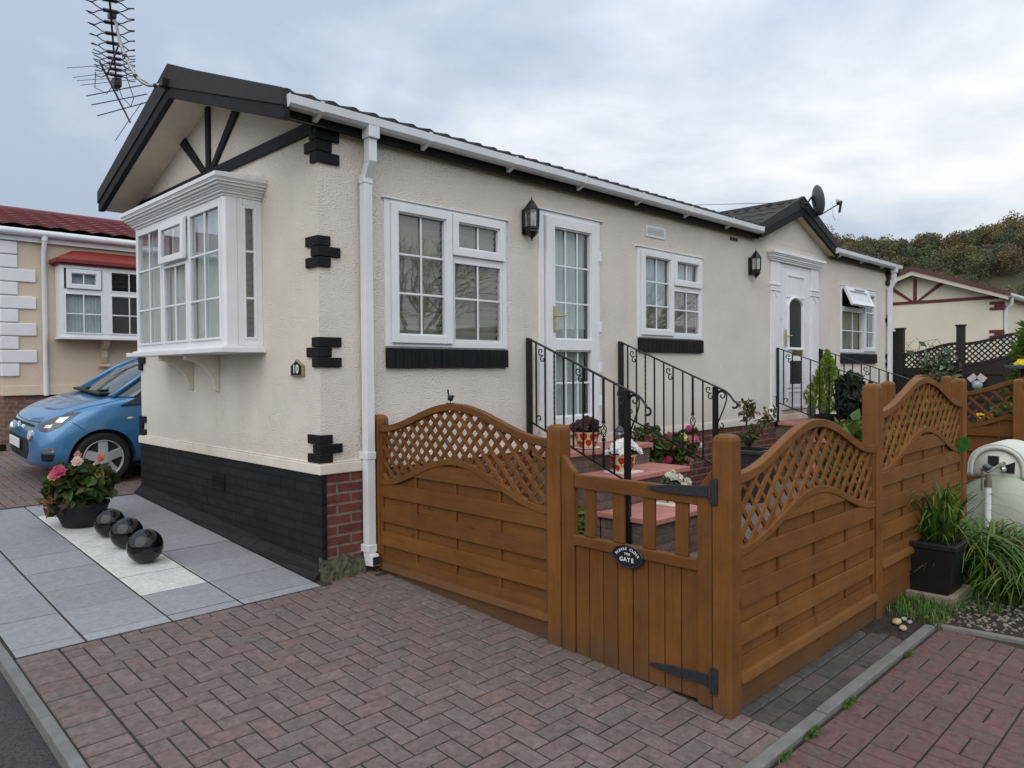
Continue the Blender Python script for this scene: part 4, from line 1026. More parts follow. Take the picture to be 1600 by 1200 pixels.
for i, ch in enumerate(s1):
    th = (i - (len(s1) - 1) / 2) * .178; P.append((ch, .098 * .83 * math.sin(th), -.030 + .070 * math.cos(th), .0185, -th * .8))
for i, ch in enumerate('THE'): P.append((ch, (i - 1) * .0135, .013, .0175, 0))
for i, ch in enumerate('GATE'): P.append((ch, (i - 1.5) * .0235 - .002, -.017, .030, 0))
text(P, 'lettering', 'white', sg, TT)
# number plaque
pl = thing('house_number', 'small house shaped plaque with the number 10 beside the black quoins', 'plaque', (0, .295, .70))
def hexp(s): return [(.295 - .088 * s, .75 - .055 * s), (.295 + .088 * s, .75 - .055 * s), (.295 + .088 * s, .75 + .025 * s), (.295 + .04 * s, .75 + .045 * s), (.295, .75 + .072 * s), (.295 - .04 * s, .75 + .045 * s), (.295 - .088 * s, .75 + .025 * s)]
mb = MB(); mb.prism(hexp(1.0), -.022, -.001, 'yz'); mb.build('plaque_border', mat('old brass', (.30, .24, .13), .5, .3, 30), pl, bevel=.004)
mb = MB(); mb.prism(hexp(.82), -.025, -.0225, 'yz'); mb.build('plaque_face', 'black', pl)
TP = Matrix(((0, 0, -1, -.0265), (-1, 0, 0, .295), (0, 1, 0, .745), (0, 0, 0, 1)))
text([('1', -.026, .0, .085, 0), ('0', .020, 0, .085, 0)], 'numerals', 'white', pl, TP)
# wren silhouette on the arch, small bracket beside the first post
wr = thing('wren_ornament', 'little black metal wren with cocked tail perched on top of the fence arch', 'ornament', (.44, -.893, .51))
mb = MB(); c = (.44, -.893, .545)
mb.sphere(c, .020, 12, 8, (.75, 1.25, 1)); mb.sphere((c[0], c[1] - .020, c[2] + .012), .012, 10, 7); mb.bar((c[0], c[1] + .015, c[2] + .006), (c[0], c[1] + .024, c[2] + .058), .004, .012)
mb.bar((c[0], c[1] - .03, c[2] + .014), (c[0], c[1] - .046, c[2] + .016), .003, .003); mb.build('bird', 'iron', wr, smooth=True)
mb = MB(); mb.tube([(c[0], c[1], c[2] - .018), (c[0], c[1] - .002, .514)], .003, 6); mb.box(.425, .455, -.922, -.866, .508, .515); mb.build('base', 'iron', wr)
mb = MB(); mb.sphere((.47, -.125, .335), .03, 12, 8, (.5, .6, 1.15)); mb.box(.455, .485, -.16, -.10, .292, .30)
tag(mb.build('post_ornament', 'slate_pot', smooth=True), 'small dark ornament tucked behind the fence post by the downpipe', 'ornament')
# ------------------------------------------------------------------ steps and wrought iron rails
def steps(x0, x1, name, label, loc):
    t = thing(name, label, 'steps', loc)
    for i, (ya, yb, z) in enumerate(((-.0, -.42, .0), (-.36, -.84, -.20), (-.78, -1.36, -.45))):
        g = GZ(yb) - .05
        mb = MB(); mb.box(x0 + .03, x1 - .03, yb + .03, (ya if i == 0 else ya - .02), g, z - .046); mb.build('riser', 'stepbrick', t)
        n = 3; w = (x1 - x0) / n; mb = MB()
        for k in range(n): mb.box(x0 + k * w + .003, x0 + (k + 1) * w - .003, yb, ya - .002, z - .045 + random.uniform(-.002, .002), z)
        mb.build('tread', 'tread', t, bevel=.006)
    return t
steps(2.10, 3.47, 'steps', 'brick steps with pink treads leading up to the glazed side door', (2.78, -.6, -.8))
steps(6.95, 8.42, 'steps', 'brick steps with pink treads up to the panelled front door', (7.65, -.6, -.8))

def spiral(c, r0, r1, a0, a1, n=18):
    return [(0, c[0] + (r0 + (r1 - r0) * i / n) * math.cos(a0 + (a1 - a0) * i / n), c[1] + (r0 + (r1 - r0) * i / n) * math.sin(a0 + (a1 - a0) * i / n)) for i in range(n + 1)]
rail0 = thing('handrail', 'black wrought iron handrail on the left of the side door steps, ending behind the gate', 'handrail', (0, 0, 0), 'wrought iron handrails on the steps')
ZT = lambda y: 1.010 + (y + .02) * .410
mb = MB(); mb.box(-.021, .021, -.052, -.01, -.06, 1.012); mb.build('wall_post', 'iron', rail0, bevel=.002)
mb = MB(); mb.box(-.021, .021, -1.131, -1.089, -.80, ZT(-1.11)); mb.build('newel_post', 'iron', rail0, bevel=.002)
mb = MB(); mb.bar((0, -.01, ZT(-.01) + .004), (0, -1.20, ZT(-1.20) + .004), .036, .010)
q = [(0, -1.20 - .10 * i / 8, ZT(-1.20 - .10 * i / 8) + .002 - .0009 * i * i) for i in range(9)]; e = q[-1]
q += [(0, e[1] - .004 + .030 * math.sin(t) * -1 + .0, e[2] - .03 + .03 * math.cos(t)) for t in [.6, 1.2, 1.9, 2.6, 3.3, 4.0]]
for a, b in zip(q, q[1:]): mb.bar(a, b, .036, .010, (1, 0, 0)) if False else mb.tube([a, b], .010, 6)
mb.build('top_rail', 'iron', rail0)
mb = MB(); mb.bar((0, -.05, ZT(-.05) - .735), (0, -1.09, ZT(-1.09) - .735), .012, .014); mb.build('bottom_rail', 'iron', rail0)
ys = [-.115 - .108 * i for i in range(9)]
for i, y in enumerate(ys):
    mb = MB(); zt, zb = ZT(y), ZT(y) - .735
    if i == 2:
        n = 60; vs = []; 
        for k in range(n + 1):
            z = zb + (zt - zb) * k / n; t = 2 * math.pi * k / 5.5
            for j in range(4): a = t + j * math.pi / 2; vs.append((.009 * math.cos(a), y + .009 * math.sin(a), z))
        mb.add(vs, [(4 * k + j, 4 * k + (j + 1) % 4, 4 * k + 4 + (j + 1) % 4, 4 * k + 4 + j) for k in range(n) for j in range(4)])
    elif i == 7:
        zc = zb + .30
        mb.box(-.007, .007, y - .007, y + .007, zb, zc - .06); mb.box(-.008, .008, y - .008, y + .008, zc + .06, zt)
        mb.box(-.011, .011, y - .011, y + .011, zc - .085, zc - .06); mb.box(-.011, .011, y - .011, y + .011, zc + .06, zc + .085)
        for j in range(4): mb.tube([(.026 * math.sin(math.pi * s / 10) * math.cos(s * .33 + j * 1.571), y + .026 * math.sin(math.pi * s / 10) * math.sin(s * .33 + j * 1.571), zc - .06 + .012 * s) for s in range(11)], .0038, 5)
    else: mb.box(-.006, .006, y - .006, y + .006, zb, zt)
    mb.build('baluster', 'iron', rail0)
def scroll_pair(y, z, s=1):
    mb = MB()
    mb.tube(spiral((y + .050, z - .030), .007, .034, 4.4, -1.9), .0058, 6); mb.tube(spiral((y + .026, z - .098), .007, .034, 2.0, 8.0), .0058, 6)
    return mb.build('scroll', 'iron', rail0, smooth='all')
for y in (ys[1], ys[5], -1.09): scroll_pair(y, ZT(y) - .004)
mb = MB(); mb.tube(spiral((ys[0] - .035, ZT(ys[0]) - .735 + .06), .007, .036, 5.5, -.6), .0058, 6); mb.build('scroll', 'iron', rail0, smooth='all')
mb = MB(); zt = ZT(-1.13) - .012
mb.tube(spiral((-1.178, zt - .062), .009, .045, 6.9, .3), .0065, 6)
S_ = [(0, -1.135, zt - .03), (0, -1.165, zt - .012), (0, -1.20, zt - .02), (0, -1.226, zt - .055), (0, -1.224, zt - .10), (0, -1.20, zt - .17), (0, -1.165, zt - .25), (0, -1.137, zt - .31)]
mb.tube(S_, .0065, 6); mb.tube(spiral((-1.166, zt - .345), .007, .033, 6.4, 1.7), .0065, 6); mb.build('end_bracket', 'iron', rail0, smooth='all')
rail0.location = (2.095, 0, 0)
dup(rail0, (3.46, 0, 0), 'black wrought iron handrail on the right of the side door steps')
dup(rail0, (6.97, 0, 0), 'black wrought iron handrail on the left of the front door steps').scale = (1, 1.13, 1)
dup(rail0, (8.42, 0, 0), 'black wrought iron handrail on the right of the front door steps, below the open window').scale = (1, 1.13, 1)

# ------------------------------------------------------------------ wall lanterns
def lantern(x, z, label):
    t = thing('wall_lantern', label, 'lantern', (x, -.06, z), 'black wall lanterns')
    y = -.085; mb = MB()
    mb.box(x - .045, x + .045, -.016, 0, z - .13, z + .09); mb.bar((x, -.016, z - .10), (x, y, z - .115), .02, .02); mb.build('back_plate', 'iron', t, bevel=.004)
    mb = MB(); mb.lathe([(.0, .198), (.007, .19), (.004, .178), (.010, .168), (.022, .158), (.030, .145), (.046, .125), (.062, .10), (.075, .086), (.078, .078), (.068, .074)], 6, (x, y, z), rot=.52); mb.build('cap', 'iron', t)
    mb = MB(); mb.lathe([(.066, -.072), (.068, -.09), (.058, -.10), (.062, -.115), (.042, -.145), (.026, -.160), (.018, -.165), (.008, -.18), (.006, -.19), (.0, -.195)], 6, (x, y, z), rot=.52)
    mb.build('base', 'iron', t)
    mb = MB()
    for j in range(6):
        a = j * math.pi / 3 + .52; mb.bar((x + .064 * math.cos(a), y + .064 * math.sin(a), z - .075), (x + .068 * math.cos(a), y + .068 * math.sin(a), z + .078), .010, .010)
    mb.build('cage', 'iron', t)
    mb = MB(); mb.lathe([(.060, -.073), (.063, .076)], 6, (x, y, z), rot=.52); o = mb.build('glazing', 'lampglass', t)
    mb = MB(); mb.lathe([(.0, -.06), (.014, -.058), (.014, -.01), (.02, .0), (.028, .02), (.022, .05), (.0, .062)], 12, (x, y, z)); mb.build('bulb', mat('lamp bulb', (.75, .75, .72), .3, .02, 4), t, smooth='all')
lantern(2.083, 2.075, 'black wall lantern between the first window and the glazed side door')
lantern(6.275, 2.078, 'black wall lantern on the wall to the left of the front door surround')

# ------------------------------------------------------------------ satellite dish and aerial
d = thing('satellite_dish', 'dark oval mesh satellite dish with feed arm on the porch roof ridge', 'satellite dish', (7.6, -.12, 3.05))
c = Vector((7.94, -.2, 3.14)); ax = Vector((.66, -.72, .17)).normalized(); a = ax.cross(Vector((0, 0, 1))).normalized(); b = a.cross(ax)
vs = []; nr, na = 7, 30
for i in range(nr + 1):
    r = i / nr
    for j in range(na): t = 2 * math.pi * j / na; vs.append(c + a * (.23 * r * math.cos(t)) + b * (.215 * r * math.sin(t)) + ax * (.055 * r * r - .055))
mb = MB(); mb.add(vs, [(i * na + j, i * na + (j + 1) % na, (i + 1) * na + (j + 1) % na, (i + 1) * na + j) for i in range(nr) for j in range(na)])
o = mb.build('dish', mat('dish grey', (.10, .11, .12), .6, .15, 40, .3, 200), d, smooth='all'); sm = o.modifiers.new('s', 'SOLIDIFY'); sm.thickness = .008
mb = MB(); mb.tube([(7.50, -.16, 3.02), (7.62, -.18, 3.06), (7.72, -.19, 3.15), tuple(c - ax * .06)], .013, 8); mb.box(7.44, 7.54, -.17, -.15, 2.97, 3.07); mb.bar(tuple(c - ax * .07 - b * .06), tuple(c - ax * .07 + b * .07), .07, .03); mb.build('mount', 'iron', d)
e0 = c - b * .21; e1 = Vector((8.16, -.40, 3.09)); mb = MB(); mb.bar(e0, e1, .016, .016); mb.tube([e1 + Vector((-.03, 0, .0)), e1 + Vector((.05, -.01, .03))], .026, 10); mb.tube([e1 + Vector((.055, -.01, .035)), e1 + Vector((.02, 0, -.12))], .018, 8); mb.build('feed_arm', 'iron', d)
mb = MB(); mb.sphere(tuple(e1 + Vector((-.04, .0, .045))), .028, 10, 8); mb.build('feed_horn', 'pipe', d, smooth='all')
mb = MB(); mb.tube([e1 + Vector((.02, 0, -.12)), e1 + Vector((-.03, 0, -.22)), e1 + Vector((-.13, 0, -.25)), e1 + Vector((-.21, 0, -.20)), e1 + Vector((-.24, 0, -.08)), e1 + Vector((-.24, 0, -.02))], .005, 6); mb.build('cable', 'pipe', d)

an = thing('television_aerial', 'multi element television aerial on a bent silver mast at the gable peak', 'aerial', (-.36, 1.82, 3.15))
mb = MB(); mp = [(-.30, 1.80, 3.155), (-.37, 1.833, 3.149), (-.416, 1.879, 3.137), (-.457, 1.92, 3.138), (-.495, 1.958, 3.163), (-.532, 1.996, 3.217), (-.561, 2.027, 3.292), (-.59, 2.058, 3.384), (-.615, 2.085, 3.47), (-.632, 2.105, 3.588), (-.642, 2.117, 3.669), (-.664, 2.14, 3.735)]
mb.tube(mp, .0125, 10); mb.build('mast', 'galv', an, smooth=True)
mb = MB()
for i in (2, 5, 7): mb.tube([Vector(mp[i]) - (Vector(mp[i + 1]) - Vector(mp[i])).normalized() * .012, Vector(mp[i]) + (Vector(mp[i + 1]) - Vector(mp[i])).normalized() * .012], .018, 8)
mb.box(-.40, -.33, 1.77, 1.85, 3.12, 3.18); mb.box(-.69, -.64, 2.10, 2.17, 3.70, 3.745); mb.build('clamp', 'iron', an)
p0 = Vector((-.101, 3.877, 3.717)); p1 = Vector((-1.02, 1.08, 3.717)); bd_ = (p1 - p0).normalized(); sd = Vector((-bd_.y, bd_.x, 0))
mb = MB(); mb.bar(p0, p1, .016, .016); mb.build('boom', 'iron', an)
M['alu'] = mat('dull aluminium', (.10, .10, .14), .5, .2, 20, metal=.5)
L_ = (p1 - p0).length; s = .46; st_ = [ .46, .62, .76, .90, 1.05, 1.26, 1.47, 1.70, 1.93, 2.13, 2.33, 2.53, 2.73]
for q in st_:
    cc = p0 + bd_ * q; mb = MB()
    for sg in (-1, 1):
        mb.tube([cc, cc + sd * sg * .055], .016, 6)
        for up in (-1, 1): mb.tube([cc + sd * sg * .045, cc + sd * sg * .085 + Vector((0, 0, up * .012)), cc + sd * sg * .125 + Vector((0, 0, up * .04)), cc + sd * sg * .175 + Vector((0, 0, up * .045)) + bd_ * .03], .0052, 5)
    mb.build('director', 'iron', an)
mb = MB(); cc = p0 + bd_ * .30; mb.box(cc.x - .035, cc.x + .035, cc.y - .06, cc.y + .06, cc.z - .07, cc.z + .02); mb.build('junction_box', 'plastic', an, bevel=.006)
mb = MB(); mb.tube([cc, cc + Vector((.06, .02, -.15)), cc + Vector((.12, -.05, -.24)), cc + Vector((.10, -.2, -.2)), cc + Vector((-.06, -.5, -.12)), Vector(mp[9]), Vector(mp[7]) + Vector((.012, .012, 0)), Vector(mp[5]) + Vector((.012, .012, 0)), Vector(mp[3]) + Vector((0, 0, .014))], .004, 5)
mb.tube([cc, cc + Vector((-.08, .04, -.14)), cc + Vector((-.2, .0, -.12)), cc + Vector((-.22, -.1, .0))], .004, 5); mb.build('cable', 'plastic', an)
q0 = Vector((.06, 3.99, 3.45)); q1 = Vector((-.66, 2.50, 3.45)); mb = MB(); mb.bar(q0, q1, .014, .014); mb.build('boom', 'alu', an)
mb = MB(); mb.bar((-.52, 2.79, 3.45), (-.622, 2.10, 3.50), .012, .012); mb.build('bracket', 'alu', an)
for k in range(7):
    ea, eb = (((-.259, 4.009, 3.45), (-.004, 3.175, 3.45)), ((-.398, 3.699, 3.45), (-.098, 3.005, 3.45)), ((-.507, 3.466, 3.45), (-.212, 2.801, 3.45)), ((-.627, 3.198, 3.45), (-.294, 2.688, 3.45)), ((-.684, 3.103, 3.45), (-.336, 2.645, 3.45)), ((-.73, 3.044, 3.45), (-.398, 2.485, 3.45)), ((-.828, 2.839, 3.45), (-.448, 2.36, 3.45)))[k]
    mb = MB(); mb.tube([ea, eb], .0058 if k < 3 else .003, 5); mb.build('director', 'alu', an)
mb = MB(); mb.tube([(-.035, 4.184, 3.275), (.06, 4.08, 3.47), (.181, 3.979, 3.693)], .004, 5); mb.build('reflector', 'alu', an)
mb = MB(); mb.tube([(2.0, 1.8, 3.29), (6.0, 1.4, 3.02), (7.7, .1, 3.12)], .004, 5); tag(mb.build('roof_cable', 'plastic'), 'thin dark cable running over the roof to the satellite dish', 'cable')

# ------------------------------------------------------------------ polished spheres
for (x, y, r), lb in zip(((-.792, 1.99, .116), (-.793, 1.57, .120), (-.815, 1.10, .125)), ('polished black stone sphere touching the flower bowl, farthest of the three', 'polished black stone sphere in the middle of the row of three', 'polished black stone sphere nearest the driveway at the end of the white slabs')):
    mb = MB(); mb.sphere((x, y, GZ(y) + .004 + r), r, 40, 28); tag(mb.build('stone_sphere', 'gloss_black', smooth='all'), lb, 'sphere', 'black spheres on the white slabs')

# ------------------------------------------------------------------ patterned pots, lantern, planters
M['pot_cream'] = mat('cream glaze', (.62, .55, .30), .25, .08, 9)
M['poppy'] = mat('poppy red glaze', (.45, .012, .012), .25, .25, 30)
M['pot_green'] = mat('green glaze', (.08, .12, .03), .3, .2, 30)
def poppy_pot(x, y, z, label, petals, leaf, r=.118, h=.140, seed=1, saucer='round', nf=14):
    rs = random.Random(seed); g = np.random.default_rng(seed)
    t = thing('flower_pot', label, 'flower pot', (x, y, z), 'poppy patterned pots on the side door steps')
    mb = MB()
    if saucer == 'round': mb.lathe([(.0, .0), (.10, .0), (.125, .012), (.118, .014), (.0, .008)], 28, (x, y, z))
    else: mb.box(x - .13, x + .13, y - .13, y + .13, z + .001, z + .012); mb.box(x - .115, x + .115, y - .115, y + .115, z + .0122, z + .016)
    mb.build('saucer', 'white', t)
    z += .016; mb = MB(); R_ = lambda v: r * (.70 + .30 * v); mb.lathe([(.0, 0), (R_(0), 0), (R_(.5), h * .5), (R_(.9), h * .9), (R_(1) + .004, h), (R_(1) - .008, h + .002), (R_(.9) - .012, h - .03), (.0, h - .03)], 32, (x, y, z)); mb.build('pot', 'pot_cream', t, smooth=True)
    mb = MB(); gm = MB()
    for k in range(16):
        a0 = (k // 2) * .785 + (k % 2) * .39 + rs.uniform(-.12, .12); v0 = (.26, .70)[k % 2] + rs.uniform(-.06, .06); s = rs.uniform(.032, .039); n = 12
        def S(a, v, o): rr = R_(v) + o; return (x + rr * math.cos(a), y + rr * math.sin(a), z + h * v)
        ring = [S(a0 + s * (1 + .15 * math.sin(3 * q)) * math.cos(q) / r, v0 + s * (1 + .15 * math.cos(2 * q)) * math.sin(q) / h, .0015) for q in [2 * math.pi * i / n for i in range(n)]]
        mb.add([S(a0, v0, .0022)] + ring, [(0, 1 + i, 1 + (i + 1) % n) for i in range(n)])
        gm.add([S(a0, v0 - .16, .0014), S(a0 + .07, v0 - .3, .0014), S(a0 + .02, v0 - .42, .0014), S(a0 - .06, v0 - .28, .0014)], [(0, 1, 2, 3)])
        m2 = [S(a0 + .009 * math.cos(q) / r, v0 + .009 * math.sin(q) / h, .003) for q in [2 * math.pi * i / 8 for i in range(8)]]; gm.add(m2, [tuple(range(8))])
    mb.build('poppy_pattern', 'poppy', t, smooth='all', fix=False); gm.build('leaf_pattern', 'pot_green', t, fix=False)
    P = blob(260, (x, y, z + h + .025), (r * 1.15, r * 1.15, .065), g, .2); P[:, 2] = np.maximum(P[:, 2], z + h - .02)
    quads('foliage', leafquads(P, .034, g, aspect=1.3), jitter(leaf, len(P), g, .35), 'leaf', t)
    if petals:
        mb = MB()
        for k in range(nf):
            a = rs.uniform(0, 6.28); q = rs.uniform(.2, 1.15) * r * 1.05; mb.col = tuple(v * rs.uniform(.85, 1.1) for v in petals); zz = z + h + .10 - .06 * (q / r) ** 2
            flower(mb, (x + q * math.cos(a), y + q * math.sin(a), zz + rs.uniform(-.01, .025)), rs.uniform(.034, .048), 6, (math.cos(a) * .5 - .35, math.sin(a) * .5 - .55, .7), 2)
        mb.build('blossom', 'petal', t, fix=False)
    return t
poppy_pot(2.60, -.28, .0, 'red poppy patterned pot of dark heather on the top step', (.10, .045, .055), (.030, .045, .022), seed=3, nf=22)
poppy_pot(2.70, -.62, -.20, 'red poppy patterned pot full of white flowers on the middle step', (.90, .90, .86), (.045, .10, .03), r=.122, h=.148, seed=5, saucer='sq', nf=38)
poppy_pot(2.83, -1.06, -.45, 'red poppy patterned pot with pale flowers on the lowest step, seen through the gate slats', (.66, .66, .50), (.05, .09, .03), seed=8, saucer='sq', nf=12, r=.11)
t = thing('storm_lantern', 'small dark blue grey lantern standing on the top step by the handrail', 'lantern', (3.12, -.26, .0))
mb = MB(); mb.lathe([(.0, 0), (.055, 0), (.058, .02), (.045, .035), (.045, .05)], 16, (3.12, -.26, 0)); mb.build('base', 'slate_pot', t, smooth=True); mb = MB(); mb.lathe([(.045, .125), (.05, .13), (.04, .15), (.022, .17), (.0, .185)], 16, (3.12, -.26, 0)); mb.build('cap', mat('blue grey enamel', (.045, .05, .075), .45, .2, 14), t, smooth=True)
mb = MB(); mb.lathe([(.043, .05), (.047, .085), (.043, .125)], 16, (3.12, -.26, 0)); mb.build('glass', 'glass_dark', t, smooth='all')

def bowl(c, r, h, mats, parent, name='bowl', n=28):
    mb = MB(); mb.lathe([(.0, 0), (r * .70, 0), (r * .9, h * .5), (r * .99, h * .88), (r * 1.03, h * .9), (r * 1.03, h), (r * .97, h), (r * .93, h * .85), (0, h * .82)], n, c); return mb.build(name, mats, parent, smooth=True)
# begonia bowl on the terrace
x, y = -.855, 2.52; z = GZ(y) + .006
t = thing('flower_bowl', 'round black bowl of leafy begonias with pink blooms on the white slabs', 'planter', (x, y, z))
bowl((x, y, z), .21, .20, 'plastic', t)
g = np.random.default_rng(5); rs = random.Random(5)
P = blob(430, (x - .01, y, z + .34), (.27, .27, .21), g, .35); P = P[P[:, 2] > z + .14]
Vv = leafhex(P, .085, g, .25, 1.3, .6); cc = jitter((.046, .088, .020), len(P), g, .6, (.14, .125, .025), .18); quads('foliage', Vv, np.concatenate([cc, cc * .88]), 'leaf', t)
P = blob(80, (x - .17, y - .02, z + .22), (.15, .20, .13), g, .3); cc = jitter((.07, .075, .03), len(P), g, .5, (.20, .08, .035), .22); quads('foliage', leafhex(P, .062, g, .35, 1.5, .2), np.concatenate([cc, cc * .85]), 'leaf', t)
mb = MB()
for k in range(26): a = rs.uniform(0, 6.28); q = rs.uniform(.06, .2); mb.tube([(x + q * .3 * math.cos(a), y + q * .3 * math.sin(a), z + .17), (x + q * math.cos(a), y + q * math.sin(a), z + .33 + rs.uniform(0, .12))], .006, 5)
mb.build('stem', mat('green stem', (.09, .075, .03), .6), t)
for c_, r_, col in (((-.22, -.20, .50), .064, (.60, .10, .20)), ((-.20, -.16, .50), .05, (.70, .28, .28)), ((-.25, -.16, .46), .045, (.66, .25, .22)), ((-.08, -.19, .57), .048, (.76, .56, .50)), ((.10, -.19, .58), .045, (.60, .25, .18)), ((-.02, .02, .60), .035, (.62, .35, .3))):
    mb = MB(); mb.col = col; 
    for L2 in range(3): flower(mb, (x + c_[0], y + c_[1], z + c_[2] + .012 * L2), r_ * (1 - .2 * L2), 9, (-.3, -.6, .5), 2)
    mb.build('blossom', 'petal', t, fix=False)
# ------------------------------------------------------------------ garden behind the fence
def shrub(name, label, cat, c, rad, n, size, col, alt=None, p=.15, group=None, stem=True, seed=1, aspect=1.6, droop=.0, shell=.4, amt=.35, gz=None, flowers=()):
    g = np.random.default_rng(seed); rs = random.Random(seed)
    gz = GZ(c[1]) if gz is None else gz
    t = thing(name, label, cat, (c[0], c[1], gz), group)
    k = 7; cs = [np.array(c) + (g.normal(size=3) * .45).clip(-.7, .7) * np.array(rad) for _ in range(k)]
    P = np.concatenate([blob(n // k, q, np.array(rad) * g.uniform(.4, .62), g, shell) for q in cs]); P = P[P[:, 2] > gz + .02]
    cc = jitter(col, len(P), g, amt, alt, p); quads('foliage', leafhex(P, size, g, droop, aspect, .4), np.concatenate([cc, cc * .88]), 'leaf', t)
    if stem:
        mb = MB()
        for q in cs: mb.tube([(c[0], c[1], gz), tuple((np.array([c[0], c[1], gz]) + q) / 2 + g.normal(size=3) * .02), tuple(q)], [.014, .010, .005], 5)
        mb.build('stem', 'bark', t)
    if flowers:
        mb = MB()
        for fc, nf, r in flowers:
            for _ in range(nf):
                q = P[rs.randrange(len(P))]; d = q - np.array(c); mb.col = tuple(v * rs.uniform(.85, 1.1) for v in fc)
                flower(mb, tuple(q + unit(d) * .02), r * rs.uniform(.8, 1.2), 6, (d[0] - .3, d[1] - .6, max(.2, d[2]) + .2), 2)
        mb.build('blossom', 'petal', t, fix=False)
    return t
PK = (.62, .07, .22); PL = (.68, .26, .30); WH = (.78, .78, .72); YL = (.70, .58, .22)
shrub('geranium', 'mixed pink and cream geraniums below the house wall beside the side door steps', 'flowers', (3.98, -.36, -.10), (.50, .22, .25), 900, .055, (.085, .14, .035), (.16, .08, .04), .15, seed=2, flowers=((PK, 12, .05), (YL, 9, .05), (PL, 9, .045), (WH, 4, .05)))
shrub('geranium', 'bright pink geranium glimpsed low between the gate slats', 'flowers', (1.55, -.72, -.55), (.16, .16, .24), 260, .055, (.04, .075, .025), seed=3, flowers=((PK, 5, .07), ((.6, .05, .2), 4, .06)))
shrub('leafy_plant', 'green leafy plant low behind the trellis left of the gate post', 'plant', (1.35, -1.15, -.52), (.25, .25, .25), 320, .07, (.06, .14, .02), (.16, .2, .03), .2, seed=31)
t = shrub('loose_shrub', 'thin loose shrub with bronze tips growing from a grey planter by the brick plinth', 'shrub', (5.12, -.58, .08), (.28, .22, .25), 250, .042, (.10, .11, .04), (.15, .10, .05), .3, seed=4, gz=-.16, shell=.2)
t = thing('square_planter', 'dark grey square planter holding the thin loose shrub', 'planter', (5.12, -.6, -.77))
mb = MB(); mb.hexa([(4.96, -.76, -.77), (5.28, -.76, -.77), (5.28, -.44, -.77), (4.96, -.44, -.77)], [(4.90, -.82, -.22), (5.34, -.82, -.22), (5.34, -.38, -.22), (4.90, -.38, -.22)])
mb.ring(5.29, 5.81, -.88, -.36, .05, -.0, .0) if False else None; mb.build('pot', 'slate_pot', t, bevel=.01)
mb = MB(); 
for a, b, c_, d_ in ((4.88, 5.36, -.84, -.80), (4.88, 5.36, -.40, -.36), (4.88, 4.92, -.80, -.40), (5.32, 5.36, -.80, -.40)): mb.box(a, b, c_, d_, -.221, -.18)
mb.build('rim', 'slate_pot', t, bevel=.006)
# conifer and dark shrub by the front door
g = np.random.default_rng(9); cx, cy = 7.36, -.56
t = thing('conifer', 'bright green cone shaped dwarf conifer in front of the panelled door', 'conifer', (cx, cy, .0))
n = 3400; h = g.uniform(0, 1, n) ** .8; rad = .30 * np.clip(np.minimum(h * 6, (1 - h) * 1.15 + .02), 0, 1) * g.uniform(.75, 1.1, n); a = g.uniform(0, 6.283, n); rad *= 1 + .16 * np.sin(a * 5 + h * 9)
P = np.stack([cx + rad * np.cos(a), cy + rad * np.sin(a), .12 + h * .84], 1)
d = unit(np.stack([np.cos(a) * .5, np.sin(a) * .5, np.full(n, 1.2)], 1) + g.normal(size=(n, 3)) * .25); s = unit(np.cross(d, g.normal(size=(n, 3)))); L = g.uniform(.035, .075, n)[:, None]
V = np.stack([P - d * L * .5, P + s * L * .16, P + d * L * .6, P - s * L * .16], 1)
quads('foliage', V, jitter((.17, .27, .025), n, g, .4, (.30, .36, .05), .3), 'leaf', t); mb = MB(); mb.tube([(cx, cy, 0), (cx, cy, .8)], [.02, .006], 6); mb.build('trunk', 'bark', t)
t = thing('round_pot', 'dark round pot under the dwarf conifer', 'planter', (cx, cy, -.2)); bowl((cx, cy, -.199), .17, .3, 'plastic', t, 'pot')
shrub('dark_shrub', 'dark bronze leaved shrub in a tall dark pot beside the front steps handrail', 'shrub', (7.22, -1.02, .34), (.36, .28, .26), 1500, .06, (.022, .032, .019), (.045, .06, .035), .25, seed=6, gz=.0)
t = thing('tall_planter', 'tall ribbed dark planter holding the dark bronze shrub', 'planter', (7.14, -1.05, -.45))
mb = MB(); mb.lathe([(.0, 0), (.13, 0), (.165, .42), (.18, .43), (.18, .49), (.16, .49), (.155, .45), (0, .44)], 24, (7.14, -1.05, -.449)); mb.build('pot', 'slate_pot', t, smooth=True)
# small stone animal by the door, leaning slate
t = thing('stone_rabbit', 'small weathered stone rabbit sitting on the top step by the front door', 'ornament', (7.86, -.32, .0))
mb = MB(); mb.sphere((7.86, -.32, .10), .085, 14, 10, (1, .8, 1.2)); mb.sphere((7.82, -.36, .235), .055, 12, 9); mb.sphere((7.825, -.345, .31), .018, 8, 8, (.7, .7, 2.4)); mb.sphere((7.845, -.365, .31), .018, 8, 8, (.7, .7, 2.4)); mb.sphere((7.80, -.38, .03), .04, 10, 6, (1.3, 1, .7)); mb.build('body', 'statue', t, smooth='all')
t = thing('stone_bird', 'grey stone owl figure beside the front door pilaster', 'ornament', (7.5, -.28, .0))
mb = MB(); mb.sphere((7.5, -.28, .13), .075, 14, 10, (.9, .8, 1.5)); mb.sphere((7.5, -.30, .26), .06, 12, 9, (1, .9, .9)); mb.lathe([(.06, 0), (.065, .02), (.05, .03)], 12, (7.5, -.28, 0)); mb.build('body', 'statue', t, smooth='all')
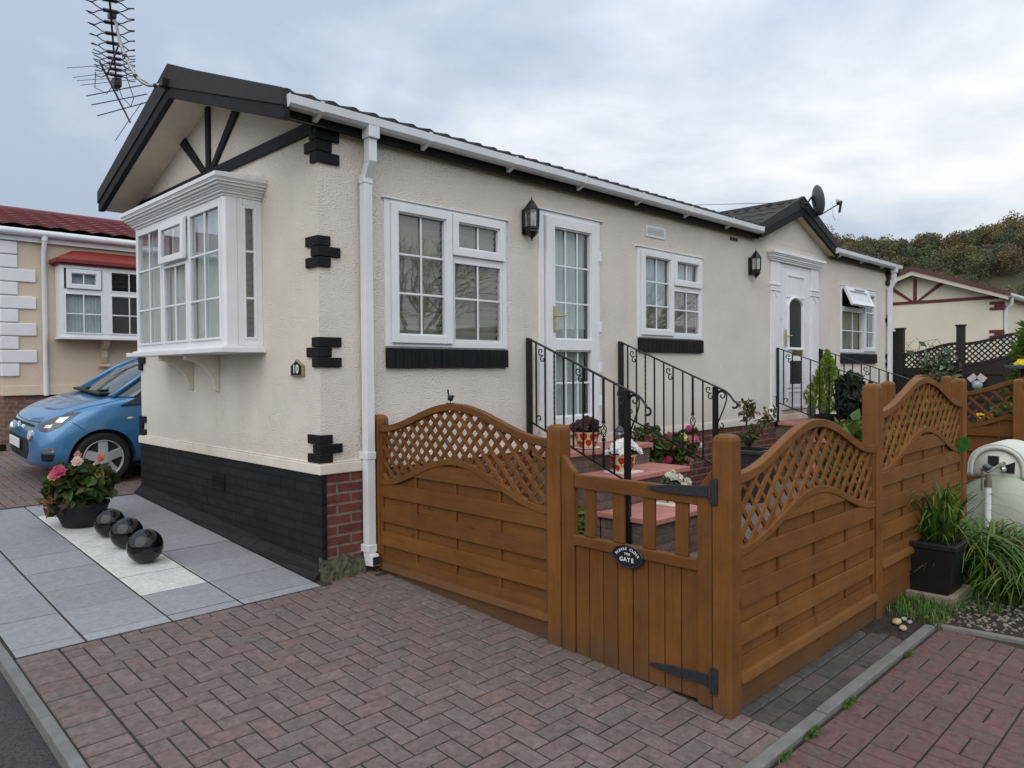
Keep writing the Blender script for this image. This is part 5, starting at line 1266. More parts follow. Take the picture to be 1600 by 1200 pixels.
# things seen through and above the side trellis
shrub('nasturtium', 'yellow flowered nasturtium climbing over the fence beside the rounded post', 'flowers', (4.75, -2.55, .28), (.22, .22, .30), 330, .075, (.09, .17, .03), (.2, .24, .05), .2, seed=7, aspect=1.1, flowers=(((.72, .50, .04), 7, .04), ((.75, .68, .25), 3, .04)))
shrub('leafy_plant', 'light green leafy plants behind the taller trellis panel', 'plant', (3.7, -2.35, -.05), (.75, .22, .42), 900, .08, (.09, .16, .03), (.16, .2, .04), .25, seed=12, flowers=((PL, 4, .05), (YL, 5, .04)), gz=-.85)
shrub('yellow_daisies', 'low yellow daisies showing through the diamond trellis behind the gas tank', 'flowers', (7.15, -2.75, .12), (.25, .35, .18), 240, .06, (.08, .14, .03), seed=14, gz=-.6, flowers=(((.72, .52, .03), 12, .06),))
shrub('pink_bedding', 'pale pink bedding flowers seen through the first side trellis', 'flowers', (5.6, -1.7, -.22), (.9, .25, .22), 620, .07, (.05, .09, .03), seed=15, gz=-.8, flowers=((PL, 16, .06), ((.62, .12, .42), 4, .06), ((.75, .6, .55), 5, .05)))
mb = MB(); mb.col = (.05, .16, .03); pts = [(.075 * math.cos(t) * (1 + .05 * math.sin(5 * t)), .075 * math.sin(t)) for t in [6.283 * i / 16 for i in range(16)]]
c = Vector((4.14, -2.965, .095)); ua = Vector((.75, -.66, 0)); ub = Vector((-.25, -.25, .93)); mb.add([c] + [c + ua * a * .8 + ub * b + Vector((0, 0, .0)) for a, b in pts], [(0, 1 + i, 1 + (i + 1) % 16) for i in range(16)])
mb.tube([c, c + Vector((.03, .04, -.08)), c + Vector((.05, .09, -.1))], .004, 5)
tag(mb.build('round_leaf', 'leaf', fix=False), 'single round green leaf poking through the fence near the rounded post', 'leaf')
# strap leaved lily beside the black planter
base = thing('concrete_base', 'low square concrete surround under the black planter', 'planter base', (3.1, -3.1, -.92))
bx0, bx1, by0, by1 = 2.915, 3.37, -3.21, -2.81; mb = MB(); zt = -.845
for a, b, c_, d_ in ((bx0, bx0 + .05, by0, by1), (bx1 - .05, bx1, by0, by1), (bx0 + .05, bx1 - .05, by0, by0 + .05), (bx0 + .05, bx1 - .05, by1 - .05, by1)): mb.box(a, b, c_, d_, -.97, zt)
mb.box(bx0 + .05, bx1 - .05, by0 + .05, by1 - .05, -.97, zt - .02)
mb.build('surround', mat('buff concrete', (.24, .20, .15), .9, .3, 14, .5, 60, dirt=.5, dirtcol=(.09, .085, .06)), base, bevel=.006)
pot = thing('black_planter', 'tapered square black planter with a thick rim standing on the concrete surround', 'planter', (3.14, -3.02, -.865))
cx, cy = 3.15, -3.035; mb = MB(); b, tp = .135, .165
mb.hexa([(cx - b, cy - b, -.865), (cx + b, cy - b, -.865), (cx + b, cy + b, -.865), (cx - b, cy + b, -.865)], [(cx - tp, cy - tp, -.53), (cx + tp, cy - tp, -.53), (cx + tp, cy + tp, -.53), (cx - tp, cy + tp, -.53)]); mb.build('pot', 'plastic', pot, bevel=.012)
mb = MB(); tp += .014
for a, b2, c_, d_ in ((cx - tp, cx + tp, cy - tp, cy - tp + .035), (cx - tp, cx + tp, cy + tp - .035, cy + tp), (cx - tp, cx - tp + .035, cy - tp + .035, cy + tp - .035), (cx + tp - .035, cx + tp, cy - tp + .035, cy + tp - .035)): mb.box(a, b2, c_, d_, -.545, -.505)
mb.build('rim', 'plastic', pot, bevel=.006)
rs = random.Random(4)
def clump(name, label, cat, c, n, h, bend, w, cols, seed, spread=.12, lean0=None, leanw=3.14, parent=None):
    rs = random.Random(seed); t = thing(name, label, cat, c); mb = MB()
    for _ in range(n):
        a = rs.uniform(0, 6.283) if lean0 is None else lean0 + rs.uniform(-leanw, leanw); q = rs.uniform(0, spread); a2 = rs.uniform(0, 6.28)
        mb.col = tuple(v * rs.uniform(.7, 1.3) for v in rs.choice(cols)); blade(mb, (c[0] + q * math.cos(a2), c[1] + q * math.sin(a2), c[2]), h * rs.uniform(.6, 1.1), a, w * rs.uniform(.7, 1.2), bend * rs.uniform(.5, 1.25), 7)
    mb.build('blades', 'leaf', t, fix=False); return t
GR = [(.06, .14, .02), (.09, .19, .03), (.045, .10, .018), (.12, .21, .035)]
clump('day_lily', 'upright tuft of strap leaves rising behind the black planter', 'plant', (3.40, -2.99, -.90), 170, 1.06, .58, .022, GR, 5, .12, 2.4, 2.4)
clump('day_lily', 'large arching strap leaved lily spilling over the gravel in front of the gas tank', 'plant', (3.74, -3.22, -.92), 520, .64, .64, .021, GR + GR + GR + [(.26, .20, .03)], 6, .28, -1.6, 3.1)
clump('day_lily', 'lower arching lily leaves trailing at the edge of the gravel', 'plant', (3.5, -3.45, -.93), 260, .42, .52, .018, GR, 8, .2, -1.6, 1.8)
mb = MB(); rs = random.Random(8)
for _ in range(900):
    u = rs.random()
    if u < .55: x, y = rs.uniform(2.44, 3.0), rs.uniform(-3.26, -2.9)
    elif u < .8: x, y = rs.uniform(2.9, 3.5), rs.uniform(-3.45, -3.2)
    else: x, y = rs.uniform(3.0, 3.9), rs.uniform(-4.2, -3.7)
    if 2.9 < x < 3.38 and -3.22 < y < -2.8: continue
    mb.col = tuple(v * rs.uniform(.7, 1.3) for v in rs.choice(GR)); blade(mb, (x, y, GZ(y)), rs.uniform(.04, .13), rs.uniform(0, 6.28), .006, rs.uniform(.02, .08), 3)
tag(mb.build('grass', 'leaf', fix=False), 'rough green grass around the concrete planter base', 'grass', kind='stuff')
# weeds along the kerb joint
for x, n, lb in ((.55, 60, 'small green weed tuft against the concrete kerb nearest the camera'), (.98, 46, 'small green weed tuft growing midway along the concrete kerb'), (1.85, 34, 'small weed tuft at the far end of the concrete kerb'), (.28, 20, 'tiny weed at the near end of the kerb by the photo edge')):
    t = thing('weed', lb, 'weed', (x, -3.245, GZ(-3.245)), 'weeds along the kerb'); mb = MB(); rs = random.Random(int(x * 100))
    for _ in range(n): mb.col = tuple(v * rs.uniform(.7, 1.3) for v in rs.choice(GR)); blade(mb, (x + rs.gauss(0, .035), -3.243 - abs(rs.gauss(0, .012)), GZ(-3.24)), rs.uniform(.02, .06), rs.uniform(-3.1, 0), .006, rs.uniform(.01, .05), 3)
    mb.build('blades', 'leaf', t, fix=False)

# ------------------------------------------------------------------ gas tank
tk = thing('gas_tank', 'pale green bulk gas tank lying behind the lily with a white domed hood', 'gas tank', (5.4, -3.12, -.97))
mb = MB(); r = .41; cy, cz = -3.12, -.60; prof = []
for i in range(9): t = i / 8 * math.pi / 2; prof.append((r * math.sin(t), 4.68 + .2 * (1 - math.cos(t))))
prof += [(r, 5.9)] + [(r * math.cos(t), 5.9 + .2 * math.sin(t)) for t in [i / 8 * math.pi / 2 for i in range(1, 9)]]
m2 = MB(Matrix(((0, 0, 1, 0), (1, 0, 0, cy), (0, 1, 0, cz), (0, 0, 0, 1)))); m2.lathe(prof, 40); m2.build('vessel', 'tank', tk, smooth=True)
mb = MB(); 
for x in (4.98, 5.7): mb.box(x, x + .12, cy - .28, cy + .28, -1.05, cz - .30)
mb.build('foot', 'concrete', tk)
hy = -3.06; pts = [(hy - .215, -.24)] + [(hy - .215 * math.cos(t), -.20 + .245 * math.sin(t) ** .75) for t in [math.pi * i / 14 for i in range(15)]] + [(hy + .215, -.24)]
mb = MB(); k = len(pts); 
vs = [(4.80, a, b) for a, b in pts] + [(5.42, a, b) for a, b in pts]
mb.add(vs, [(i, i + 1, k + i + 1, k + i) for i in range(k - 1)] + [tuple(range(k, 2 * k))])
inn = [(hy + (a - hy) * .84, -.24 + (b + .24) * .86) for a, b in pts]
mb.add([(4.80, a, b) for a, b in pts] + [(4.80, a, b) for a, b in inn], [(i, i + 1, k + i + 1, k + i) for i in range(k - 1)])
mb.add([(4.812, a, b) for a, b in inn], [tuple(range(k))])
h = mb.build('hood', 'hood', tk, smooth=True, fix=False); sm = h.modifiers.new('s', 'SOLIDIFY'); sm.thickness = .012
mb = MB(); mb.box(4.795, 4.811, hy - .015, hy + .065, -.135, -.05); mb.prism([(hy - .13, -.19), (hy - .03, -.185), (hy - .05, -.13), (hy - .135, -.09)], 4.795, 4.811, 'yz'); mb.build('hood_opening', 'dark', tk)
mb = MB(); px, py = 4.62, -3.035; mb.tube([(px, py, -1.0), (px, py, -.30)], .026, 14); mb.tube([(px, py, -.60), (px, py, -.585)], .028, 14); mb.build('riser_pipe', 'pipe', tk, smooth=True)
mb = MB(); mb.tube([(px, py, -.30), (px, py, -.24)], .03, 10); mb.tube([(px, py, -.24), (px, py, -.19)], .02, 8); mb.tube([(px - .01, py + .05, -.14), (px, py, -.17), (px + .06, py - .05, -.13), (px + .14, py - .09, -.10)], .014, 8); mb.tube([(px, py + .045, -.145), (px + .01, py + .05, -.34)], .008, 6); mb.build('valve', mat('grey brass', (.22, .21, .16), .45, .3, 30, metal=.5), tk, smooth=True)
mb = MB(); mb.sphere((px - .005, py + .005, -.13), .036, 14, 9, (1, 1, .75)); mb.build('regulator', mat('blue grey cast', (.06, .09, .11), .4, .2, 20), tk, smooth='all')
mb = MB(); mb.sphere((px + .13, py - .085, -.15), .03, 12, 8, (1.6, 1, .8)); mb.build('coupling', mat('chrome', (.75, .77, .78), .15, .05, 9, metal=1), tk, smooth='all')
# ------------------------------------------------------------------ dark fence behind
BF = thing('dark_fence', 'dark brown stained fence with wavy trellis top behind the home', 'fence', (12, -1, -.8))
for y, zt, w in ((-.015, 1.46, .065), (.10, 1.40, .05), (-1.0, 1.475, .06), (-2.85, 1.48, .06)):
    mb = MB(); mb.box(12 - w, 12 + w, y - w, y + w, -.9, zt - .03); mb.box(12 - w - .015, 12 + w + .015, y - w - .015, y + w + .015, zt - .03, zt); mb.build('post', 'wood_dark', BF, bevel=.005)
def dtop(y): return 1.0 + .17 * (.5 - .5 * math.cos(math.pi * min(1, max(0, (-.1 - y) / .85)))) if y > -1 else 1.16 + .155 * (.5 - .5 * math.cos(math.pi * min(1, (-1.05 - y) / .9)))
def dlow(y): return dtop(y) - .30 - .06 * max(0, min(1, (-y) / 1.0))
for a, b in ((-.95, -.08), (-2.79, -1.06)):
    mb = MB(); n = 30
    for i in range(n):
        y0 = a + (b - a) * i / n; y1 = a + (b - a) * (i + 1) / n
        for fn in (dtop, dlow): mb.hexa([(11.975, y0, fn(y0) - .05), (12.025, y0, fn(y0) - .05), (12.025, y1, fn(y1) - .05), (11.975, y1, fn(y1) - .05)], [(11.975, y0, fn(y0)), (12.025, y0, fn(y0)), (12.025, y1, fn(y1)), (11.975, y1, fn(y1))])
        mb.hexa([(11.985, y0, -.9), (12.01, y0, -.9), (12.01, y1, -.9), (11.985, y1, -.9)], [(11.985, y0, dlow(y0) - .051), (12.01, y0, dlow(y0) - .051), (12.01, y1, dlow(y1) - .051), (11.985, y1, dlow(y1) - .051)])
    for z in (-.6, -.35, -.1, .15, .4, .6): mb.box(11.965, 11.986, a, b, z, z + .13)
    mb.build('panel', 'wood_dark', BF)
    tr = MB()
    for sg in (-1, 1):
        for k in range(-20, 40):
            pts = []
            for i in range(300):
                z = .55 + i * .003; y = a + k * .092 + sg * (z - .55)
                if a < y < b and dlow(y) - .02 < z < dtop(y) - .02: pts.append((y, z))
            if len(pts) > 5: tr.bar((12 + sg * .006, pts[0][0], pts[0][1]), (12 + sg * .006, pts[-1][0], pts[-1][1]), .024, .011, (1, 0, 0))
    tr.build('trellis', 'wood_dark', BF, fix=False)
g = np.random.default_rng(41); t = thing('climbing_plant', 'thin bare climber tangled over the dark trellis', 'climber', (11.9, -.6, -.6)); mb = MB(); rs = random.Random(3)
for _ in range(34):
    p = Vector((11.92, -.55 + rs.uniform(-.25, .25), .45)); pts = [p]
    for _ in range(9): p = p + Vector((rs.uniform(-.01, .01), rs.gauss(0, .07), rs.uniform(.0, .14))); pts.append(p)
    mb.tube(pts, .0035, 4)
mb.build('stem', 'bark', t); P = np.stack([np.full(260, 11.9) + g.normal(size=260) * .03, -.68 + g.normal(size=260) * .16, .62 + g.normal(size=260) * .17], 1)
quads('foliage', leafquads(P, .075, g, .1, 2.2), jitter((.12, .16, .09), 260, g, .4, (.26, .30, .20), .3), 'leaf', t)
shrub('yellow_conifer', 'feathery yellow green conifer at the right edge in front of the dark fence', 'conifer', (9.2, -2.72, .42), (.55, .45, .75), 2600, .10, (.10, .16, .025), (.2, .24, .04), .25, seed=22, gz=-.9, aspect=3.2, shell=.2)
t = thing('bird_bath', 'pale blue dish with a yellow flower above the feathery conifer', 'bird bath', (8.6, -2.52, .72)); mb = MB(); mb.lathe([(.0, .0), (.10, .005), (.17, .04), (.175, .05), (.165, .05), (.09, .02), (.0, .018)], 24, (8.62, -2.50, .70)); mb.build('dish', mat('pale blue glaze', (.28, .40, .48), .3, .2, 9), t, smooth=True)
mb = MB(); mb.col = (.75, .60, .04); flower(mb, (8.58, -2.53, .76), .09, 8, (-.6, -.2, .6), 2); mb.build('blossom', 'petal', t, fix=False); mb = MB(); mb.tube([(8.62, -2.5, -.9), (8.62, -2.5, .70)], .025, 8); mb.build('stand', 'iron', t)
t = thing('bird_feeder', 'little glass globe feeder with a pale pink roof hanging on the dark fence', 'bird feeder', (11.9, -1.28, .45)); mb = MB(); mb.sphere((11.88, -1.28, .42), .085, 16, 10); mb.build('globe', mat('glazed globe', (.28, .36, .38), .15, .3, 12), t, smooth='all')
mb = MB(); mb.bar((11.86, -1.40, .50), (11.86, -1.30, .585), .1, .02, (1, 0, 0)); mb.bar((11.86, -1.16, .50), (11.86, -1.26, .585), .1, .02, (1, 0, 0)); mb.build('roof', mat('pale pink paint', (.62, .50, .50), .5), t)
# ------------------------------------------------------------------ blue hatchback
from mathutils.bvhtree import BVHTree
M['paint'] = mat('metallic blue paint', (.058, .215, .43), .30, .04, 2, metal=.3, coat=1.0)
M['rubber'] = mat('tyre rubber', (.014, .014, .014), .8, .2, 20, .2, 90)
M['alloy'] = mat('silver wheel trim', (.56, .57, .59), .32, .06, 9, metal=.35)
M['chromed'] = mat('chrome', (.8, .82, .84), .12, .03, 9, metal=1)
car = thing('parked_car', 'small light blue hatchback parked nose out beside the gable, mostly hidden behind it', 'car', (-.857, 5.05, GZ(5.05)))
car.rotation_euler = (math.atan(.058), 0, 0)
ST = [(.03, .26, .36, .48, .40, .44, .50, .34, .555, .565), (.08, .20, .52, .66, .42, .61, .575, .48, .635, .66), (.185, .18, .66, .775, .46, .735, .645, .60, .745, .775), (.36, .18, .72, .815, .52, .795, .715, .67, .825, .86), (.62, .18, .74, .825, .55, .81, .79, .70, .905, .925),
      (.92, .18, .745, .825, .55, .815, .86, .735, .965, .975), (1.4, .18, .75, .825, .55, .82, .88, .76, .975, .985), (2.2, .18, .75, .825, .55, .82, .90, .76, .985, .99), (3.0, .20, .75, .825, .56, .82, .92, .75, 1.0, 1.0), (3.42, .24, .70, .80, .56, .79, .92, .70, 1.0, 1.0), (3.60, .30, .55, .70, .56, .70, .88, .60, .96, .97)]
mb = MB(); vs = []
for x, zb, ws, wm, zm, wh, zh, wt, zt, zc in ST:
    half = [(ws * .6, zb), (ws, zb + .01), (wm - .01, zb + .12), (wm, zm), (wh, zh), (wt, zt), (wt * .55, (zt + zc) / 2 + .006)]
    vs += [(x, 0, zb)] + [(x, -y, z) for y, z in half] + [(x, 0, zc)] + [(x, y, z) for y, z in half[::-1]]
k = 16; mb.add(vs, [(i * k + j, i * k + (j + 1) % k, (i + 1) * k + (j + 1) % k, (i + 1) * k + j) for i in range(len(ST) - 1) for j in range(k)] + [tuple(range(k))[::-1], tuple(range((len(ST) - 1) * k, len(ST) * k))])
body = mb.build('body', 'paint', car, smooth='all', local=True)
ss = body.modifiers.new('s', 'SUBSURF'); ss.levels = ss.render_levels = 3
body.parent = None
cut = MB()
for x in (.665, 3.03):
    for s in (-1, 1):
        o = len(cut.v); n = 40; rr = .335
        cut.add([(x + rr * math.cos(2 * math.pi * i / n), s * .55, .28 + rr * math.sin(2 * math.pi * i / n)) for i in range(n)] + [(x + rr * math.cos(2 * math.pi * i / n), s * 1.2, .28 + rr * math.sin(2 * math.pi * i / n)) for i in range(n)],
                [tuple(range(n)), tuple(range(n, 2 * n))] + [(i, (i + 1) % n, n + (i + 1) % n, n + i) for i in range(n)])
co = cut.build('cutter', 'dark'); bo = body.modifiers.new('b', 'BOOLEAN'); bo.operation = 'DIFFERENCE'; bo.object = co; bo.solver = 'EXACT'
bpy.context.view_layer.update(); dg = bpy.context.evaluated_depsgraph_get(); nm = bpy.data.meshes.new_from_object(body.evaluated_get(dg)); body.modifiers.clear(); body.data = nm; bpy.data.objects.remove(co); body.parent = car
bm_ = bmesh.new(); bm_.from_mesh(nm); bm_.verts.ensure_lookup_table(); seen = set(); isl = []
for v0_ in bm_.verts:
    if v0_.index in seen: continue
    st_, cur = [v0_], []; seen.add(v0_.index)
    while st_:
        v_ = st_.pop(); cur.append(v_)
        for e_ in v_.link_edges:
            o_ = e_.other_vert(v_)
            if o_.index not in seen: seen.add(o_.index); st_.append(o_)
    isl.append(cur)
isl.sort(key=len)
bmesh.ops.delete(bm_, geom=[v for c in isl[:-1] for v in c], context='VERTS'); bm_.to_mesh(nm); bm_.free()
nm.polygons.foreach_set('use_smooth', [True] * len(nm.polygons)); nm.set_sharp_from_angle(angle=R(50))
if len(nm.materials) > 1:
    nm.polygons.foreach_set('material_index', [0] * len(nm.polygons))
bvh = BVHTree.FromPolygons([v.co for v in nm.vertices], [p.vertices for p in nm.polygons])
def patch(poly, ang, off, rings=6, per=8):
    d = Vector((math.cos(ang), math.sin(ang), 0)); a = Vector((-math.sin(ang), math.cos(ang), 0)); n = len(poly); bd = []
    for i in range(n):
        p, q = poly[i], poly[(i + 1) % n]
        bd += [(p[0] + (q[0] - p[0]) * j / per, p[1] + (q[1] - p[1]) * j / per) for j in range(per)]
    cx = sum(p[0] for p in bd) / len(bd); cz = sum(p[1] for p in bd) / len(bd)
    def hit(u, z):
        o = a * u + Vector((0, 0, z)) - d * 2; h = bvh.ray_cast(o, d)
        return (h[0] - d * off) if h[0] else (o + d * 2)
    m = len(bd); vs = [hit(cx, cz)] + [hit(cx + (p[0] - cx) * r / rings, cz + (p[1] - cz) * r / rings) for r in range(1, rings + 1) for p in bd]
    fs = [(0, 1 + i, 1 + (i + 1) % m) for i in range(m)] + [(1 + r * m + i, 1 + r * m + (i + 1) % m, 1 + (r + 1) * m + (i + 1) % m, 1 + (r + 1) * m + i) for r in range(rings - 1) for i in range(m)]
    # turned edge so that the piece has a thickness
    e0 = 1 + (rings - 1) * m; L = len(vs); vs += [Vector(vs[e0 + i]) + d * (off + .004) for i in range(m)]; fs += [(e0 + i, e0 + (i + 1) % m, L + (i + 1) % m, L + i) for i in range(m)]
    return vs, fs
def cpart(name, m, polys, parent=car, off=.006):
    mb = MB()
    for poly, ang in polys: mb.add(*patch(poly, ang, off))
    return mb.build(name, m, parent, smooth=True, local=True, fix=False)
def circ(u, z, r, n=18, sy=1): return [(u + r * math.cos(2 * math.pi * i / n), z + r * sy * math.sin(2 * math.pi * i / n)) for i in range(n)]
M['lampblack'] = mat('dark lamp housing', (.03, .032, .038), .12, .15, 20, coat=1)
A = R(45)
for s in (1, -1):
    F_ = lambda P: [(u * s * -1, z) for u, z in P]
    ang = A * s
    hl = [(.43, .665), (.50, .600), (.60, .598), (.72, .655), (.845, .800), (.76, .795), (.58, .735)]
    h = cpart('headlight', 'lampblack', [(F_(hl), ang)])
    cpart('reflector', 'chromed', [(F_([(.655, .70), (.72, .70), (.765, .755), (.67, .748)]), ang), (F_([(.545, .635), (.62, .64), (.635, .675), (.56, .665)]), ang)], h, .009)
    lp = cpart('round_lamp', 'chromed', [(F_(circ(.44, .545, .060)), R(22) * s)], off=.012)
    cpart('lens', mat('clear lens', (.62, .65, .68), .08, .1, 30, coat=1), [(F_(circ(.44, .545, .045)), R(22) * s)], lp, .018)
    cpart('indicator', 'chromed', [(F_([(.60, .385), (.74, .385), (.75, .435), (.64, .430)]), R(35) * s)], off=.008)
    cpart('intake', 'dark', [(F_([(.60, .285), (.71, .285), (.745, .365), (.605, .365)]), R(35) * s)], off=.004)
cpart('grille', 'dark', [([(-.34, .275), (.34, .275), (.43, .38), (.40, .50), (-.40, .50), (-.43, .38)], 0)], off=.005)
cpart('bonnet_slot', 'dark', [([(-.46, .628), (.46, .628), (.45, .652), (-.45, .652)], 0)], off=.004)
mb = MB(); mb.box(-.008, .004, -.22, .22, .385, .485); mb.build('number_plate', 'white', car, local=True, bevel=.004)
mb = MB(); mb.prism([(0, .545), (.04, .60), (0, .655), (-.04, .60)], .03, .055, 'yz'); mb.prism([(0, .565), (.024, .60), (0, .635), (-.024, .60)], .0255, .0295, 'yz'); mb.build('badge', 'chromed', car, local=True)
def seam(pts, ang, r=.0035):
    d = Vector((math.cos(ang), math.sin(ang), 0)); a = Vector((-math.sin(ang), math.cos(ang), 0)); out = []
    for p, q in zip(pts, pts[1:]):
        for j in range(8):
            t = j / 8; u = p[0] + (q[0] - p[0]) * t; z = p[1] + (q[1] - p[1]) * t; h = bvh.ray_cast(a * u + Vector((0, 0, z)) - d * 2, d)
            if h[0]: out.append(h[0])
    mb = MB(); mb.tube(out, r, 5); return mb.build('panel_gap', 'dark', car, local=True)
for s in (1, -1):
    seam([(-.80 * s, .70), (-.86 * s, .66), (-.90 * s, .615)], R(45) * s); seam([(-.28 * s, .57), (-.36 * s, .60), (-.44 * s, .665), (-.56 * s, .75), (-.72 * s, .80), (-.9 * s, .875)], R(45) * s) if False else None
out_ = []
for y in [-.62 + 1.24 * i / 24 for i in range(25)]:
    h = bvh.ray_cast(Vector((-2, y, .672 + .02 * (y / .62) ** 2)), Vector((1, 0, 0)))
    if h[0]: out_.append(h[0])
mb = MB(); mb.tube(out_, .004, 5); mb.build('panel_gap', 'dark', car, local=True)
for s in (1, -1):
    out_ = []
    for x in [.30 + .62 * i / 20 for i in range(21)]:
        h = bvh.ray_cast(Vector((x, -s * (.66 + .06 * min(1, (x - .3) / .4)), 2)), Vector((0, 0, -1)))
        if h[0]: out_.append(h[0])
    mb = MB(); mb.tube(out_, .0035, 5); mb.build('panel_gap', 'dark', car, local=True)
    out_ = []
    for z in [.24 + .62 * i / 20 for i in range(21)]:
        h = bvh.ray_cast(Vector((1.06 + .05 * (z - .24), -s * 2, z)), Vector((0, s, 0)))
        if h[0]: out_.append(h[0])
    mb = MB(); mb.tube(out_, .0035, 5); mb.build('panel_gap', 'dark', car, local=True)
# cabin
gl = MB(); zb = .95
def ring_(z, xf, xfc, xr, w, wf): return [(xfc, 0, z + .01), (xf, -wf, z), (xf + .25, -w, z), (2.2 if z > 1.2 else 2.1, -w - (.02 if z < 1.2 else 0), z), (xr - .15, -w + .02, z), (xr, -wf * .8, z), (xr + .02, 0, z)]
R0 = ring_(zb, .80, .70, 3.58, .745, .62); R1 = ring_(1.41, 1.58, 1.50, 3.22, .555, .46)
full = lambda P: P + [(x, -y, z) for x, y, z in P[-2:0:-1]]
a, b = full(R0), full(R1); mid = [tuple((Vector(p) * .48 + Vector(q) * .52) + Vector((-.02 if p[0] < 1 else .0, (.025 if p[1] > 0 else -.025) if abs(p[1]) > .5 else 0, .03))) for p, q in zip(a, b)]
n = len(a); gl.add(a + mid + b, [(i, (i + 1) % n, n + (i + 1) % n, n + i) for i in range(n)] + [(n + i, n + (i + 1) % n, 2 * n + (i + 1) % n, 2 * n + i) for i in range(n)] + [tuple(range(2 * n, 3 * n))])
M['carglass'] = mat('tinted car glass', (.02, .03, .035), .04, .1, 3, spec=.8, coat=1)
gl.build('glazing', 'carglass', car, smooth=True, local=True)
for s in (0, 1):
    for i in ((1, 3, 4, 5) if not s else (n - 1, n - 3, n - 4, n - 5)): mb = MB(); mb.tube([a[i], mid[i], b[i]], [.024, .020, .02] if i in (1, n - 1) else [.036, .026, .024], 8); mb.build('pillar', 'paint', car, smooth='all', local=True)
mb = MB(); top = [(x, y * 1.03, 1.40) for x, y, z in b]; t2 = [(x + (.06 if x < 1.7 else -.05 if x > 3.1 else 0), y * .8, 1.445) for x, y, z in b]; t3 = [(2.3 + (x - 2.3) * .5, y * .3, 1.465) for x, y, z in b]
mb.add(top + t2 + t3, [(j * n + i, j * n + (i + 1) % n, (j + 1) * n + (i + 1) % n, (j + 1) * n + i) for j in range(2) for i in range(n)] + [tuple(range(2 * n, 3 * n))]); mb.build('roof', 'paint', car, smooth=True, local=True)
mb = MB(); mb.add([(.84, -.795, .865), (1.3, -.808, .875), (1.25, -.79, .985), (1.12, -.78, 1.0)], [(0, 1, 2, 3)]); mb.add([(.84, .795, .865), (1.3, .808, .875), (1.25, .79, .985), (1.12, .78, 1.0)], [(3, 2, 1, 0)]); q = mb.build('quarter_light', 'carglass', car, local=True, fix=False)
sm = q.modifiers.new('s', 'SOLIDIFY'); sm.thickness = .03; sm.offset = 0
mb = MB(); mb.box(.70, .86, -.5, .5, .955, .985); mb.build('cowl', 'plastic', car, local=True, bevel=.01)
for y in (-.36, .12):
    mb = MB(); mb.tube([(.80, y, .99), (1.0, y + .16, 1.105), (1.10, y + .40, 1.165)], .009, 6); mb.box(.74, .84, y - .04, y + .04, .985, 1.01); mb.build('wiper', 'plastic', car, local=True)
mb = MB(); mb.sphere((.935, -.822, .72), .03, 12, 8, (1.2, .3, .5)); mb.build('side_repeater', mat('clear repeater', (.55, .5, .42), .2), car, smooth='all', local=True)
mb = MB(); mb.box(.36, 3.3, -.70, .70, .16, .5); mb.build('underbody', 'dark', car, local=True)
for x in (.665, 3.03):
    for s in (-1, 1):
        Tm = Matrix(((1, 0, 0, x), (0, 0, s, s * .72), (0, 1, 0, .285), (0, 0, 0, 1)))
        mb = MB(Tm); mb.lathe([(.195, -.09), (.262, -.095), (.283, -.075), (.288, -.03), (.288, .04), (.283, .075), (.262, .094), (.205, .09), (.196, .06)], 44); w = mb.build('wheel', 'rubber', car, smooth=True, local=True)
        mb = MB(Tm); mb.lathe([(.20, .02), (.212, .088), (.200, .093), (.192, .06), (.192, .02)], 44)
        for i in range(5):
            t = i * 2 * math.pi / 5 + 1.57; c_, s_2 = math.cos(t), math.sin(t); P = lambda r, w_, z: (r * c_ - w_ * s_2, r * s_2 + w_ * c_, z)
            mb.hexa([P(.02, -.05, .05), P(.02, .05, .05), P(.194, .058, .05), P(.194, -.058, .05)], [P(.03, -.046, .088), P(.03, .046, .088), P(.192, .044, .076), P(.192, -.044, .076)])
        mb.lathe([(.0, .088), (.05, .086), (.065, .07)], 20); mb.build('wheel_trim', 'alloy', w, bevel=.003, local=True)
        mb = MB(Tm); mb.lathe([(.0, .03), (.19, .03)], 24); mb.build('brake_shadow', 'dark', w, local=True, fix=False)

# ------------------------------------------------------------------ neighbour on the left
NY, NX = 8.6, -.30; ZE = 2.92; S0 = .405
nb = thing('park_home', 'peach rendered park home with red tiled roof and white quoins behind the blue car', 'house', (0, NY, -.3))
TNW = TY(NY); mb = MB(); holes = []
wall(mb, TNW, NX, 12.5, S0, ZE - .08, holes)
mb.add([(NX, NY, S0), (NX, NY + 3.6, S0), (NX, NY + 3.6, ZE - .06), (NX, NY + 1.8, ZE + .42), (NX, NY, ZE - .06)], [(0, 1, 2, 3, 4)])
mb.add([(12.5, NY, S0), (12.5, NY + 3.6, S0), (12.5, NY + 3.6, ZE - .06), (12.5, NY + 1.8, ZE + .62), (12.5, NY, ZE - .06)], [(0, 4, 3, 2, 1)])
mb.add([(NX, NY + 3.6, S0), (12.5, NY + 3.6, S0), (12.5, NY + 3.6, ZE), (NX, NY + 3.6, ZE)], [(0, 1, 2, 3)]); mb.build('wall', 'render_peach', nb, fix=False)
mb = MB(); mb.box(NX + .01, 12.4, NY + .02, NY + 3.5, -.4, S0 - .001); mb.build('brick_plinth', 'brick_old', nb)
mb = MB(); mb.box(NX - .025, 12.5, NY - .03, NY, S0, S0 + .05); mb.box(NX - .02, 12.5, NY - .022, NY, S0 + .0505, S0 + .145); mb.build('plinth_band', mat('peach trim', (.66, .56, .44), .7, .08, 5), nb, bevel=.004)
mb = MB(); wl = .3; nx = 13 * 16; rows = []
for r in range(9): rows += [(r / 9, .026), ((r + 1) / 9 - .002, 0)]
vs = []
